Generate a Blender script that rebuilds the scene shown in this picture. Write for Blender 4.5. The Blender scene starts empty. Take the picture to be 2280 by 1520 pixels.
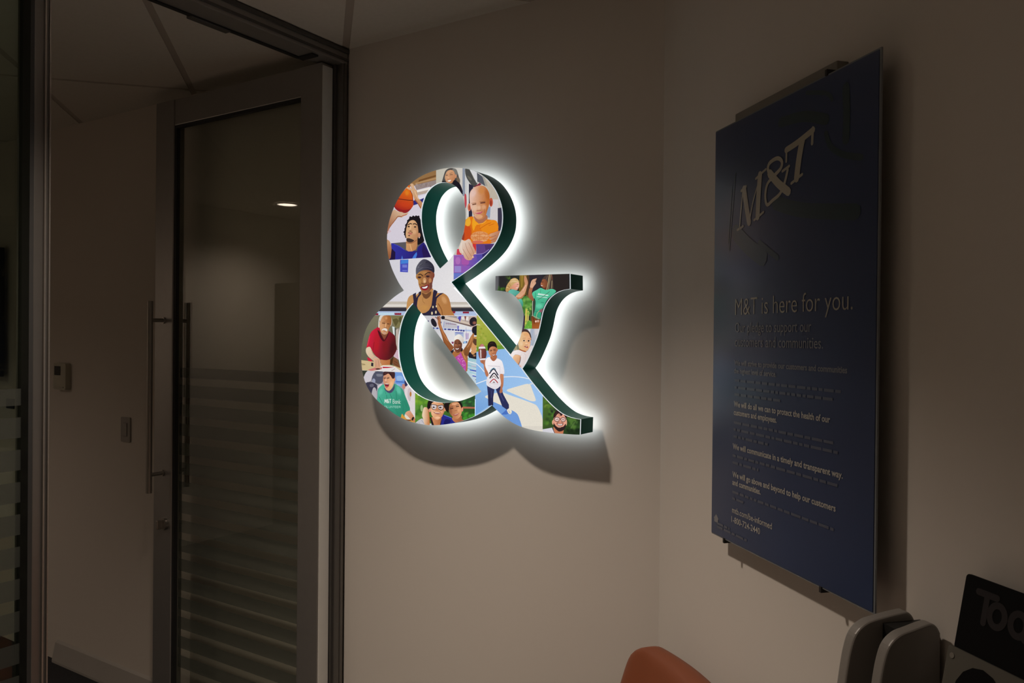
import bpy, bmesh, math, random
import numpy as np
from mathutils import Matrix, Vector
from mathutils.geometry import delaunay_2d_cdt

# ------------------------------------------------------------------ camera, world, lamps, exposure
scn = bpy.context.scene
COL = scn.collection
R_AX, U_AX, F_AX = Vector((0.999955, 0.000050, 0.009456)), Vector((-0.009456, 0.005304, 0.999941)), Vector((0, 0.999986, -0.005304))
cam_d = bpy.data.cameras.new('camera')
cam = bpy.data.objects.new('camera', cam_d)
COL.objects.link(cam)
cam.matrix_world = Matrix(((R_AX.x, U_AX.x, -F_AX.x, 0), (R_AX.y, U_AX.y, -F_AX.y, 0), (R_AX.z, U_AX.z, -F_AX.z, 1.73), (0, 0, 0, 1)))
cam_d.sensor_width = 36.0
cam_d.lens = 1762.156 / 2280 * 36.0
cam_d.clip_start = 0.02
scn.camera = cam

world = bpy.data.worlds.new('world')
scn.world = world
world.use_nodes = True
world.node_tree.nodes['Background'].inputs[0].default_value = (0.010, 0.009, 0.008, 1)
world.node_tree.nodes['Background'].inputs[1].default_value = 1.0

scn.view_settings.view_transform = 'Standard'
scn.view_settings.look = 'None'
scn.view_settings.exposure = 0.0
scn.view_settings.gamma = 1.0
scn.view_settings.use_curve_mapping = False
scn.cycles.max_bounces = 6
scn.cycles.diffuse_bounces = 4
scn.cycles.glossy_bounces = 3
scn.cycles.transmission_bounces = 4
scn.cycles.transparent_max_bounces = 10

WARM = (1.0, 0.835, 0.685)
# (distance along the back wall's line, distance in front of it, watts, cone degrees, label)
DOWNLIGHTS = [
    (0.68, 1.13, 212.0, 108, 'lit recessed ceiling downlight in front of the ampersand sign'),
    (0.55, 3.85, 60.0, 110, 'added fill lamp behind the viewer, built as a ceiling downlight'),  # unseen extra lamp, added to lift the dim ceiling and walls
    (-2.94, 2.42, 130.0, 142, 'lit recessed ceiling downlight in the room beyond the glass door'),
]

# ------------------------------------------------------------------ the frames of the place
CEIL = 2.81
C0 = Vector((-0.62374, 2.98321, 0.0))            # foot of the corner where the back wall meets the door wall
AX, AN = Vector((0.84109, -0.54090, 0)), Vector((-0.54090, -0.84109, 0))   # along the back wall / out of it
K_U = 1.259                                       # where the back wall meets the right wall
K0 = C0 + AX * K_U
BX, BN = Vector((0.23742, -0.97141, 0)), Vector((-0.97141, -0.23742, 0))   # along the right wall / out of it
def frame(o, x, n):                               # local x along the wall, -y out of the wall, z up
    y = -n
    return Matrix(((x.x, y.x, 0, o.x), (x.y, y.y, 0, o.y), (0, 0, 1, o.z), (0, 0, 0, 1)))
def FA(u=0, off=0, z=0): return frame(C0 + AX * u + AN * off + Vector((0, 0, z)), AX, AN)
def FB(v=0, off=0, z=0): return frame(K0 + BX * v + BN * off + Vector((0, 0, z)), BX, BN)

# ------------------------------------------------------------------ materials
def lin(c):
    c = c / 255.0
    return c / 12.92 if c <= 0.04045 else ((c + 0.055) / 1.055) ** 2.4
def L3(r, g, b): return (lin(r), lin(g), lin(b))
def mat(name, col, rough=0.6, metal=0.0, noise=0.0, scale=20.0, bump=0.0, bscale=200.0, alpha=1.0, coat=0.0, spec=0.5, emit=None, estr=0.0):
    m = bpy.data.materials.new(name)
    m.use_nodes = True
    nt = m.node_tree
    b = nt.nodes['Principled BSDF']
    b.inputs['Base Color'].default_value = (*col, 1)
    b.inputs['Roughness'].default_value = rough
    b.inputs['Metallic'].default_value = metal
    b.inputs['Alpha'].default_value = alpha
    b.inputs['Coat Weight'].default_value = coat
    b.inputs['Coat Roughness'].default_value = 0.16
    b.inputs['Specular IOR Level'].default_value = spec
    if emit:
        b.inputs['Emission Color'].default_value = (*emit, 1)
        b.inputs['Emission Strength'].default_value = estr
    tc = nt.nodes.new('ShaderNodeTexCoord')
    if noise > 0:
        n = nt.nodes.new('ShaderNodeTexNoise')
        n.inputs['Scale'].default_value = scale
        n.inputs['Detail'].default_value = 1
        r = nt.nodes.new('ShaderNodeMapRange')
        r.inputs['To Min'].default_value = 1 - noise
        r.inputs['To Max'].default_value = 1 + noise
        mx = nt.nodes.new('ShaderNodeVectorMath')
        mx.operation = 'SCALE'
        mx.inputs[0].default_value = col
        nt.links.new(tc.outputs['Object'], n.inputs['Vector'])
        nt.links.new(n.outputs['Fac'], r.inputs['Value'])
        nt.links.new(r.outputs['Result'], mx.inputs['Scale'])
        nt.links.new(mx.outputs['Vector'], b.inputs['Base Color'])
    if bump > 0:
        n2 = nt.nodes.new('ShaderNodeTexNoise')
        n2.inputs['Scale'].default_value = bscale
        bp = nt.nodes.new('ShaderNodeBump')
        bp.inputs['Strength'].default_value = bump
        bp.inputs['Distance'].default_value = 0.002
        nt.links.new(tc.outputs['Object'], n2.inputs['Vector'])
        nt.links.new(n2.outputs['Fac'], bp.inputs['Height'])
        nt.links.new(bp.outputs['Normal'], b.inputs['Normal'])
    return m
def glass_mat(name, tint, ior=1.5):
    m = bpy.data.materials.new(name)
    m.use_nodes = True
    nt = m.node_tree
    nt.nodes.clear()
    out = nt.nodes.new('ShaderNodeOutputMaterial')
    tr = nt.nodes.new('ShaderNodeBsdfTransparent')
    tr.inputs[0].default_value = (*tint, 1)
    gl = nt.nodes.new('ShaderNodeBsdfGlossy')
    gl.inputs['Roughness'].default_value = 0.0
    fr = nt.nodes.new('ShaderNodeFresnel')
    ge = nt.nodes.new('ShaderNodeNewGeometry')     # same reflectance on both faces of the pane
    io = nt.nodes.new('ShaderNodeMapRange')
    io.inputs['To Min'].default_value = ior
    io.inputs['To Max'].default_value = 1.0 / ior
    nt.links.new(ge.outputs['Backfacing'], io.inputs['Value'])
    nt.links.new(io.outputs['Result'], fr.inputs['IOR'])
    mx = nt.nodes.new('ShaderNodeMixShader')
    nt.links.new(fr.outputs[0], mx.inputs[0])
    nt.links.new(tr.outputs[0], mx.inputs[1])
    nt.links.new(gl.outputs[0], mx.inputs[2])
    nt.links.new(mx.outputs[0], out.inputs[0])
    return m
def emission_mat(name, col, strength):
    m = bpy.data.materials.new(name)
    m.use_nodes = True
    nt = m.node_tree
    nt.nodes.clear()
    out = nt.nodes.new('ShaderNodeOutputMaterial')
    e = nt.nodes.new('ShaderNodeEmission')
    e.inputs[0].default_value = (*col, 1)
    e.inputs[1].default_value = strength
    nt.links.new(e.outputs[0], out.inputs[0])
    return m
M = dict(
    wall=mat('warm_white_wall_paint', (0.62, 0.585, 0.545), 0.75, noise=0.02, scale=1.5, spec=0.25),
    office=mat('beige_office_wall_paint', (0.58, 0.52, 0.46), 0.8, noise=0.02, scale=1.5, spec=0.2),
    tile=mat('mineral_ceiling_tile', (0.60, 0.56, 0.50), 0.9, noise=0.05, scale=60, spec=0.1),
    tbar=mat('painted_ceiling_grid_bar', (0.40, 0.35, 0.30), 0.6, noise=0.02, scale=8),
    carpet=mat('dark_carpet', (0.035, 0.034, 0.036), 0.95, noise=0.3, scale=90, bump=0.5, bscale=400, spec=0.1),
    floor=mat('tan_lobby_flooring', (0.36, 0.325, 0.29), 0.6, noise=0.15, scale=30),
    alu=mat('dull_anodised_aluminium', (0.32, 0.305, 0.29), 0.36, 0.65, noise=0.04, scale=30),
    trimalu=mat('dark_satin_aluminium', (0.19, 0.18, 0.17), 0.36, 0.85, noise=0.04, scale=30),
    dkalu=mat('dark_anodised_aluminium', (0.11, 0.105, 0.10), 0.45, 0.6, noise=0.05, scale=30),
    black=mat('black_rubber', (0.012, 0.012, 0.012), 0.6, noise=0.1, scale=60),
    edge=mat('lightened_hinge_edge', (0.66, 0.66, 0.64), 0.35, 0.1, noise=0.03, scale=30),
    steel=mat('brushed_steel', (0.36, 0.33, 0.30), 0.35, 0.9, noise=0.05, scale=80),
    glass=glass_mat('clear_pane_glass', (0.93, 0.95, 0.92)),
    tintglass=glass_mat('greenish_pane_glass', (0.72, 0.80, 0.74)),
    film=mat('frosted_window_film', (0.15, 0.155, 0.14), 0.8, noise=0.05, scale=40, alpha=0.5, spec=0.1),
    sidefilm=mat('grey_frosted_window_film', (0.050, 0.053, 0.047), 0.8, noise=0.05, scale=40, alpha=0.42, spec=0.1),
    base=mat('grey_baseboard', (0.34, 0.31, 0.28), 0.6, noise=0.03, scale=10),
    lens=emission_mat('lit_downlight_lens', (1.0, 0.82, 0.66), 14.0),
    trimw=mat('white_lamp_trim', (0.75, 0.73, 0.70), 0.4, noise=0.02, scale=20),
)

# ------------------------------------------------------------------ mesh helpers
def box(bm, x0, x1, y0, y1, z0, z1, bev=0.0):
    r = bmesh.ops.create_cube(bm, size=1.0)
    vs = r['verts']
    for v in vs:
        v.co = Vector((x0 + (v.co.x + .5) * (x1 - x0), y0 + (v.co.y + .5) * (y1 - y0), z0 + (v.co.z + .5) * (z1 - z0)))
    if bev > 0:
        es = list({e for v in vs for e in v.link_edges})
        bmesh.ops.bevel(bm, geom=es, offset=bev, segments=2, affect='EDGES', profile=0.5)
def BOX(*a, bev=0.0):
    bm = bmesh.new()
    box(bm, *a, bev=bev)
    return bm
def cyl(bm, p0, p1, r0, r1=None, seg=20):
    p0, p1 = Vector(p0), Vector(p1)
    d = p1 - p0
    q = d.to_track_quat('Z', 'Y').to_matrix().to_4x4()
    bmesh.ops.create_cone(bm, cap_ends=True, segments=seg, radius1=r0, radius2=r0 if r1 is None else r1, depth=d.length,
                          matrix=Matrix.Translation((p0 + p1) / 2) @ q)
def prism(bm, pts, y0, y1):                       # polygon in the x-z plane pushed from y0 to y1
    a = [bm.verts.new((x, y0, z)) for x, z in pts]
    b = [bm.verts.new((x, y1, z)) for x, z in pts]
    n = len(pts)
    bm.faces.new(a)
    bm.faces.new(b[::-1])
    for i in range(n):
        bm.faces.new((a[i], b[i], b[(i + 1) % n], a[(i + 1) % n]))
    bmesh.ops.recalc_face_normals(bm, faces=bm.faces[:])
def link(name, me, parent=None, mw=None):
    o = bpy.data.objects.new(name, me)
    COL.objects.link(o)
    if parent is not None:
        o.parent = parent
    if mw is not None:
        if parent is not None: o.matrix_local = mw
        else: o.matrix_world = mw
    return o
def obj(name, bm, m, parent=None, mw=None, smooth=False):
    me = bpy.data.meshes.new(name)
    bm.normal_update()
    bm.to_mesh(me)
    bm.free()
    me.materials.append(m)
    if smooth:
        me.polygons.foreach_set('use_smooth', [True] * len(me.polygons))
        me.update()
    return link(name, me, parent, mw)
def empty(name, mw):
    o = link(name, None, None, mw)
    o.empty_display_size = 0.05
    return o
def tag(o, label=None, cat=None, group=None, kind=None):
    if label: o['label'] = label
    if cat: o['category'] = cat
    if group: o['group'] = group
    if kind: o['kind'] = kind
    return o
def struct(name, bm, m, mw=None, label=None, parent=None):
    o = obj(name, bm, m, parent, mw)
    return tag(o, label, kind='structure')
def round_rect(w, h, r, seg=6):
    pts = []
    for cx, cz, a0 in ((w - r, h - r, 0), (r, h - r, 90), (r, r, 180), (w - r, r, 270)):
        for i in range(seg + 1):
            a = math.radians(a0 + 90 * i / seg)
            pts.append((cx + r * math.cos(a), cz + r * math.sin(a)))
    return pts
def spline(p, closed, n=4):                       # Catmull-Rom through the points
    p = np.asarray(p, float)
    N = len(p)
    out = []
    rng = range(N) if closed else range(N - 1)
    for i in rng:
        if closed: a, b, c, d = p[(i - 1) % N], p[i], p[(i + 1) % N], p[(i + 2) % N]
        else: a, b, c, d = p[max(i - 1, 0)], p[i], p[i + 1], p[min(i + 2, N - 1)]
        for k in range(n):
            t = k / n
            out.append(0.5 * ((2 * b) + (c - a) * t + (2 * a - 5 * b + 4 * c - d) * t * t + (-a + 3 * b - 3 * c + d) * t ** 3))
    if not closed: out.append(p[-1])
    return np.array(out)
def stroke(p, w, cap=4):                          # outline of a line of width w with round ends
    p = np.asarray(p, float)
    d = np.diff(p, axis=0)
    ln = np.maximum(np.hypot(d[:, 0], d[:, 1]), 1e-9)
    d = d / ln[:, None]
    nrm = np.stack([-d[:, 1], d[:, 0]], 1)
    nv = np.vstack([nrm[:1], (nrm[:-1] + nrm[1:]), nrm[-1:]])
    nv /= np.maximum(np.hypot(nv[:, 0], nv[:, 1]), 0.35)[:, None]
    h = w / 2.0
    left, right = p + nv * h, p - nv * h
    def arc(c, n0):
        a0 = math.atan2(n0[1], n0[0])
        return [c + h * np.array((math.cos(a0 - math.pi * k / cap), math.sin(a0 - math.pi * k / cap))) for k in range(1, cap)]
    return np.array(list(left) + arc(p[-1], nrm[-1]) + list(right[::-1]) + arc(p[0], -nrm[0]))

# ------------------------------------------------------------------ the setting
fl = struct('floor', BOX(-0.045, 5.0, -5.2, 3.4, -0.05, 0.0), M['floor'], FA(), label='tan floor of the lobby')
struct('floor_office', BOX(-3.7, -0.045, -3.7, 0.15, -0.05, 0.0), M['carpet'], FA(), label='dark carpet of the room beyond the glass door')
struct('wall_back', BOX(-0.0, K_U + 0.03, 0.0, 0.05, 0, CEIL), M['wall'], FA(), label='warm off-white wall behind the lit ampersand sign')
struct('wall_right', BOX(0.0, 4.6, 0.0, 0.12, 0, CEIL), M['wall'], FB(), label='warm off-white wall carrying the dark blue poster')
struct('wall_left', BOX(-0.09, 0.0, -4.5, -2.25, 0, CEIL), M['wall'], FA(), label='off-white wall beyond the glass sidelight')
pa, pb = C0 + AN * 4.5, K0 + BX * 4.6
dx = (pb - pa).normalized()
struct('wall_front', BOX(-0.2, (pb - pa).length + 0.2, 0.0, 0.1, 0, CEIL), M['wall'], frame(pa, dx, Vector((-dx.y, dx.x, 0))), label='off-white wall behind the viewer')
struct('wall_office', BOX(-3.6, -0.0, 0.05, 0.15, 0, CEIL), M['office'], FA(), label='beige side wall of the room beyond the glass door')
struct('wall_office_end', BOX(-3.7, -3.6, -3.6, 0.15, 0, CEIL), M['office'], FA(), label='beige end wall of the room beyond')
struct('wall_office_opposite', BOX(-3.7, -0.09, -3.7, -3.6, 0, CEIL), M['office'], FA(), label='beige far side wall of the room beyond')

# ceiling: a hung grid that runs with the right wall
ceil_fr = frame(C0 + Vector((0, 0, CEIL)), BX, BN)   # local x along the right wall, y = -BN
S0, T0, DS, DT = -0.69, 0.012, 1.284, 0.641
ceil = struct('ceiling', BOX(-5.0, 6.2, -5.6, 2.2, 0.0, 0.05), M['tbar'], ceil_fr, label='suspended ceiling of pale tiles in a grid')
hw = 0.013
tile_me = None
for i in range(-3, 5):
    for k in range(-3, 8):
        s0, t0 = S0 + i * DS, T0 + k * DT
        w = C0 + BX * (s0 + DS / 2) + BN * (t0 + DT / 2)
        u, off = (w - C0).dot(AX), (w - C0).dot(AN)
        if u < -4.3 or off > 5.3 or off < -0.9 or (w - K0).dot(BN) < -0.7: continue
        if tile_me is None:
            bm = BOX(0, DS - 2 * hw, -(DT - 2 * hw), 0, -0.0025, 0.02, bev=0.001)
            o = obj('ceiling_tile', bm, M['tile'], ceil, Matrix.Translation((s0 + hw, -(t0 + hw), 0)))
            tile_me = o.data
        else:
            link('ceiling_tile', tile_me, ceil, Matrix.Translation((s0 + hw, -(t0 + hw), 0)))

# ---- storefront between the two rooms (plane u = 0, local y = -off)
HZ = 2.748
hd = struct('trim_1', BOX(-0.092, -0.004, -2.25, 0.0, HZ, CEIL - 0.007, bev=0.002), M['alu'], FA(), label='grey aluminium header above the glass door')
obj('header_lip', BOX(-0.004, 0.004, -2.25, 0.0, CEIL - 0.022, CEIL - 0.007, bev=0.001), M['dkalu'], hd)
obj('header_lip', BOX(-0.003, 0.001, -2.25, 0.0, HZ + 0.012, HZ + 0.020), M['dkalu'], hd)
obj('door_seal', BOX(-0.108, -0.092, -1.08, -0.155, HZ - 0.004, HZ + 0.016), M['black'], hd)
obj('door_seal', BOX(-0.100, -0.02, -0.165, -0.135, HZ - 0.006, HZ + 0.001), M['black'], hd)
jm = struct('trim_2', BOX(-0.092, -0.004, -0.026, -0.001, 0, HZ, bev=0.002), M['trimalu'], FA(), label='slim aluminium jamb in the corner beside the back wall')
obj('jamb_bead', BOX(-0.004, 0.003, -0.022, -0.014, 0, HZ), M['trimalu'], jm)
obj('jamb_stop', BOX(-0.055, -0.036, -0.034, -0.026, 0, HZ), M['dkalu'], jm)
ps = struct('trim_3', BOX(-0.092, -0.004, -1.124, -1.086, 0, HZ, bev=0.002), M['trimalu'], FA(), label='slim aluminium post between door and sidelight')
obj('post_bead', BOX(-0.004, 0.004, -1.101, -1.097, 0, HZ, bev=0.001), M['steel'], ps)
obj('post_bead', BOX(-0.004, 0.003, -1.089, -1.085, 0, HZ, bev=0.001), M['steel'], ps)
obj('glazing_gasket', BOX(-0.060, -0.004, -1.134, -1.124, 0.12, HZ), M['black'], ps)
struct('trim_4', BOX(-0.092, -0.004, -2.25, -2.21, 0, HZ, bev=0.002), M['trimalu'], FA(), label='aluminium end post of the sidelight')
struct('trim_5', BOX(-0.092, -0.004, -2.21, -1.124, 0, 0.12, bev=0.002), M['trimalu'], FA(), label='aluminium bottom rail of the sidelight')

STRIPE_TOP, GAP0, PERIOD, GAP = 1.585, 1.526, 0.0838, 0.031
def stripes(zmin):
    out = [(GAP0 + GAP / 2, STRIPE_TOP)]
    z = GAP0
    while z - PERIOD > zmin:
        out.append((z - PERIOD + GAP / 2, z - GAP / 2))
        z -= PERIOD
    return out
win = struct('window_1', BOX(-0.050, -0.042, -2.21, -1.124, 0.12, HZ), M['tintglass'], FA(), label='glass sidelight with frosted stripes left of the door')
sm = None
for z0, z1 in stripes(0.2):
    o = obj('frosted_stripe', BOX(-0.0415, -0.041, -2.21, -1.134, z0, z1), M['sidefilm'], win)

# the open door leaf, swung back along the office wall: local x along the leaf from its free edge, y thickness
DU0, DU1, DF, DB, DTOP = -1.074, -0.048, 0.090, 0.036, 2.742
door = tag(empty('door_1', FA()), 'open aluminium-framed glass door with long pull bars', kind='structure')
for a, b in ((DU0, DU0 + 0.128), (DU1 - 0.112, DU1)):
    obj('stile', BOX(a, b, -DF, -DB, 0.01, DTOP, bev=0.003), M['alu'], door)
for a, b in ((0.01, 0.16), (DTOP - 0.112, DTOP)):
    obj('rail', BOX(DU0 + 0.128, DU1 - 0.112, -DF + 0.004, -DB - 0.004, a, b, bev=0.003), M['alu'], door)
tag(obj('lit_look_edge', BOX(DU1, DU1 + 0.003, -DF + 0.002, -DB - 0.002, 0.02, DTOP - 0.01, bev=0.001), M['edge'], door), 'hinge edge of the door, lightened in colour to look lit')  # pale colour stands in for sign and lamp light on the hinge edge
g0, g1 = DU0 + 0.128, DU1 - 0.112
obj('glass_pane', BOX(g0, g1, -0.066, -0.060, 0.16, DTOP - 0.112), M['glass'], door)
obj('glazing_bead', BOX(g0, g0 + 0.012, -DF + 0.006, -0.066, 0.16, DTOP - 0.112), M['black'], door)
obj('glazing_bead', BOX(g0 + 0.012, g1, -DF + 0.006, -0.066, DTOP - 0.124, DTOP - 0.112), M['black'], door)
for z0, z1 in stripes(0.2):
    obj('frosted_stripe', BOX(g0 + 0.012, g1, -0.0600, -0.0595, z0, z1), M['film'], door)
for sgn, y0, yb in ((1, -DF, -0.156), (-1, -DB, 0.028)):
    bm = bmesh.new()
    cyl(bm, (-1.006, yb, 1.046), (-1.006, yb, 1.871), 0.0125)
    bar = obj('pull_bar', bm, M['steel'], door, smooth=False)
    for zz in (1.124, 1.789):
        bm = bmesh.new()
        cyl(bm, (-1.006, y0, zz), (-1.006, yb, zz), 0.0085, seg=14)
        cyl(bm, (-1.006, y0, zz), (-1.006, y0 - sgn * 0.006, zz), 0.014, seg=16)
        obj('standoff', bm, M['steel'], bar)
bm = bmesh.new()
cyl(bm, (-0.990, -DF, 0.905), (-0.990, -DF - 0.014, 0.905), 0.027, seg=24)
lock = obj('lock_escutcheon', bm, M['steel'], door)
obj('thumb_turn', BOX(-0.996, -0.984, -DF - 0.040, -DF - 0.012, 0.885, 0.925, bev=0.003), M['steel'], lock)
# concealed closer under the header
cl = tag(empty('door_closer', FA(-0.10, 0.53, HZ)), 'dark metal door closer box under the header', 'door closer')
obj('body', BOX(-0.022, 0.006, -0.075, 0.075, -0.008, 0.028, bev=0.003), M['dkalu'], cl)
obj('arm_block', BOX(-0.016, 0.002, -0.125, -0.075, 0.002, 0.024, bev=0.002), M['black'], cl)

# baseboard of the room beyond
bm = bmesh.new()
prof = [(0.0, 0.0), (-0.030, 0.0), (-0.030, 0.012), (-0.012, 0.100), (0.0, 0.110)]
a = [bm.verts.new((-2.13, y + 0.05, z)) for y, z in prof]
b = [bm.verts.new((-0.35, y + 0.05, z)) for y, z in prof]
bm.faces.new(a); bm.faces.new(b[::-1])
for i in range(len(prof)):
    k = (i + 1) % len(prof)
    bm.faces.new((a[i], a[k], b[k], b[i]))
bmesh.ops.recalc_face_normals(bm, faces=bm.faces[:])
struct('baseboard_office', bm, M['base'], FA(), label='grey baseboard along the beige office wall')

# recessed downlights, with the added fill lamp among them
for u, off, watts, cone, label in DOWNLIGHTS:
    d = tag(empty('downlight', FA(u, off, CEIL - 0.006)), label, 'ceiling light', 'recessed ceiling downlights')
    bm = bmesh.new()
    n = 40
    rings = [(0.098, 0.0), (0.096, -0.006), (0.080, -0.008), (0.074, -0.004), (0.074, 0.0)]
    vs = [[bm.verts.new((r * math.cos(2 * math.pi * i / n), r * math.sin(2 * math.pi * i / n), z)) for i in range(n)] for r, z in rings]
    for q in range(len(rings) - 1):
        for i in range(n):
            bm.faces.new((vs[q][i], vs[q][(i + 1) % n], vs[q + 1][(i + 1) % n], vs[q + 1][i]))
    bmesh.ops.recalc_face_normals(bm, faces=bm.faces[:])
    obj('trim_ring', bm, M['trimw'], d)
    bm = bmesh.new()
    cyl(bm, (0, 0, -0.003), (0, 0, 0.0), 0.074, seg=40)
    obj('lens', bm, M['lens'], d)
    ld = bpy.data.lights.new('downlight_beam', 'SPOT')
    ld.energy = watts
    ld.color = WARM
    ld.spot_size = math.radians(cone)
    ld.spot_blend = 1.0
    ld.shadow_soft_size = 0.06
    lo = link('downlight_beam', ld, d, Matrix.Translation((0, 0, -0.012)))

# ------------------------------------------------------------------ drawing data of the sign face and poster
# all sign drawing below is in tenths of a millimetre on the sign face, origin at the face centre
SIGN_U, SIGN_Z = 0.6818, 1.8368
STUDS = [(-0.34, 0.265), (-0.205, 0.04), (-0.448, -0.173), (0.051, -0.248), (0.271, -0.371)]
OUTLINE = [[-2993,480,-3192,702,-3356,936,-3498,1170,-3603,1386,-3685,1602,-3734,1817,-3760,2049,-3768,2297,-3756,2527,-3712,2737,-3639,2962,-3539,3184,-3421,3396,-3276,3602,-3104,3790,-2896,3963,-2681,4095,-2450,4203,-2212,4286,-1950,4348,-1656,4395,-1365,4415,-1103,4410,-851,4390,-561,4342,-315,4279,-71,4184,163,4049,379,3884,558,3691,701,3493,812,3286,892,3083,937,2900,958,2721,956,2545,935,2369,883,2199,796,2018,681,1844,534,1677,358,1520,153,1369,-98,1206,-380,1043,-679,881,-1027,705],[-1027,705,1305,-1621],[1307,-1621,1523,-1321,1641,-1129,1717,-907,1766,-629,1781,-376,1738,-180,1666,-27,1552,117,1407,231,1247,311,1055,361,734,384],[734,384,736,840],[736,840,3365,818],[3365,818,3376,373],[3376,373,3161,345,2969,288,2793,190,2652,63,2535,-103,2458,-273,2406,-475,2344,-749,2271,-999,2196,-1187,2089,-1414,1970,-1652,1854,-1853,1726,-2027],[1725,-2026,2007,-2338,2285,-2619,2512,-2842,2729,-3030,2937,-3185,3150,-3311,3360,-3387,3567,-3429,3766,-3446],[3766,-3446,3753,-3894],[3753,-3894,3469,-3906,3191,-3909,2839,-3907,2481,-3893,2116,-3866,1783,-3810,1463,-3715,1157,-3565,904,-3397,740,-3278,629,-3190],[628,-3196,374,-3372,-4,-3575,-408,-3739,-820,-3853,-1240,-3935,-1690,-3986,-2127,-3988,-2572,-3942,-3003,-3844,-3396,-3700,-3772,-3509,-4106,-3327,-4348,-3142,-4543,-2953,-4692,-2742,-4792,-2529,-4868,-2277,-4911,-1988,-4919,-1697,-4893,-1443,-4832,-1152,-4737,-898,-4618,-699,-4450,-501,-4269,-329,-4047,-145,-3812,19,-3543,192,-3280,345,-2993,475]]
COUNTERS = [[[-1481,1141,-1664,1356,-1840,1602,-1995,1849,-2130,2131,-2221,2411,-2278,2690,-2294,2932,-2274,3171,-2206,3406,-2099,3630,-1952,3788,-1771,3900,-1565,3962,-1351,3968,-1131,3927,-928,3840,-760,3714,-635,3556,-546,3389,-486,3195,-452,3010,-441,2827,-451,2629,-482,2432,-533,2236,-605,2042,-698,1854,-821,1687,-965,1534,-1152,1374,-1481,1141]],[[-2604,47,-2796,-117,-2948,-297,-3064,-506,-3153,-751,-3209,-1032,-3229,-1314,-3221,-1595,-3186,-1857,-3114,-2118,-3015,-2354,-2895,-2559,-2743,-2734,-2539,-2899,-2315,-3027,-2048,-3131,-1742,-3198,-1462,-3224,-1185,-3220,-849,-3182,-518,-3108,-192,-2999,49,-2895,240,-2792],[240,-2792,-36,-2514,-282,-2269,-614,-1941,-951,-1598,-1292,-1236,-1726,-784,-2213,-303,-2604,47]]]
PHOTOS = [
    ('photo of a man shooting a basketball', [-5528,5424,-1665,4968,-1651,3787,-1101,2570,-1832,1547,-3672,1536,-5483,1518]),
    ('photo of a smiling woman with long grey hair', [-1665,4968,-585,4840,-555,2244,-1282,2289,-1651,3787]),
    ('photo of a boy in an orange shirt', [-585,4840,1954,4541,1988,1539,683,481,-896,522,-919,2557,-562,2821]),
    ('photo of a woman in a dark swim cap', [-5483,1526,-3672,1536,-1832,1547,-909,1685,-896,522,179,-400,-4331,-347,-5462,-331]),
    ('photo of an older man in a red polo shirt', [-5462,-331,-4331,-347,-2191,-370,-2170,-2221,-3066,-2289,-4815,-2280,-5440,-2275]),
    ('photo of a laughing man in a green hoodie', [-5440,-2275,-4815,-2280,-3066,-2289,-2472,-2276,-2446,-4544,-5411,-4777]),
    ('photo of two young men, one wearing glasses', [-2472,-2276,-5,-2197,-3,-4353,-2446,-4544]),
    ('photo of a woman lifting dumbbells by a pool', [-2383,-373,39,-400,28,-2495,7,-2924,-2353,-3037]),
    ('photo of a boy holding a football on a court', [36,-72,1306,-1628,1719,-2015,2487,-2536,2498,-4427,0,-4638,2,-2853,28,-2495]),
    ('photo of a bearded man wearing glasses', [2484,-2266,4449,-2196,4472,-4260,2498,-4427]),
    ('photo of two women in green shirts giving a high five', [624,1186,3833,1053,3854,-800,1464,-805,637,61]),
    ('photo of a toddler in a white dress', [1464,-805,3854,-800,1727,-2023,1306,-1628,1275,-1559]),
]
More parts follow.
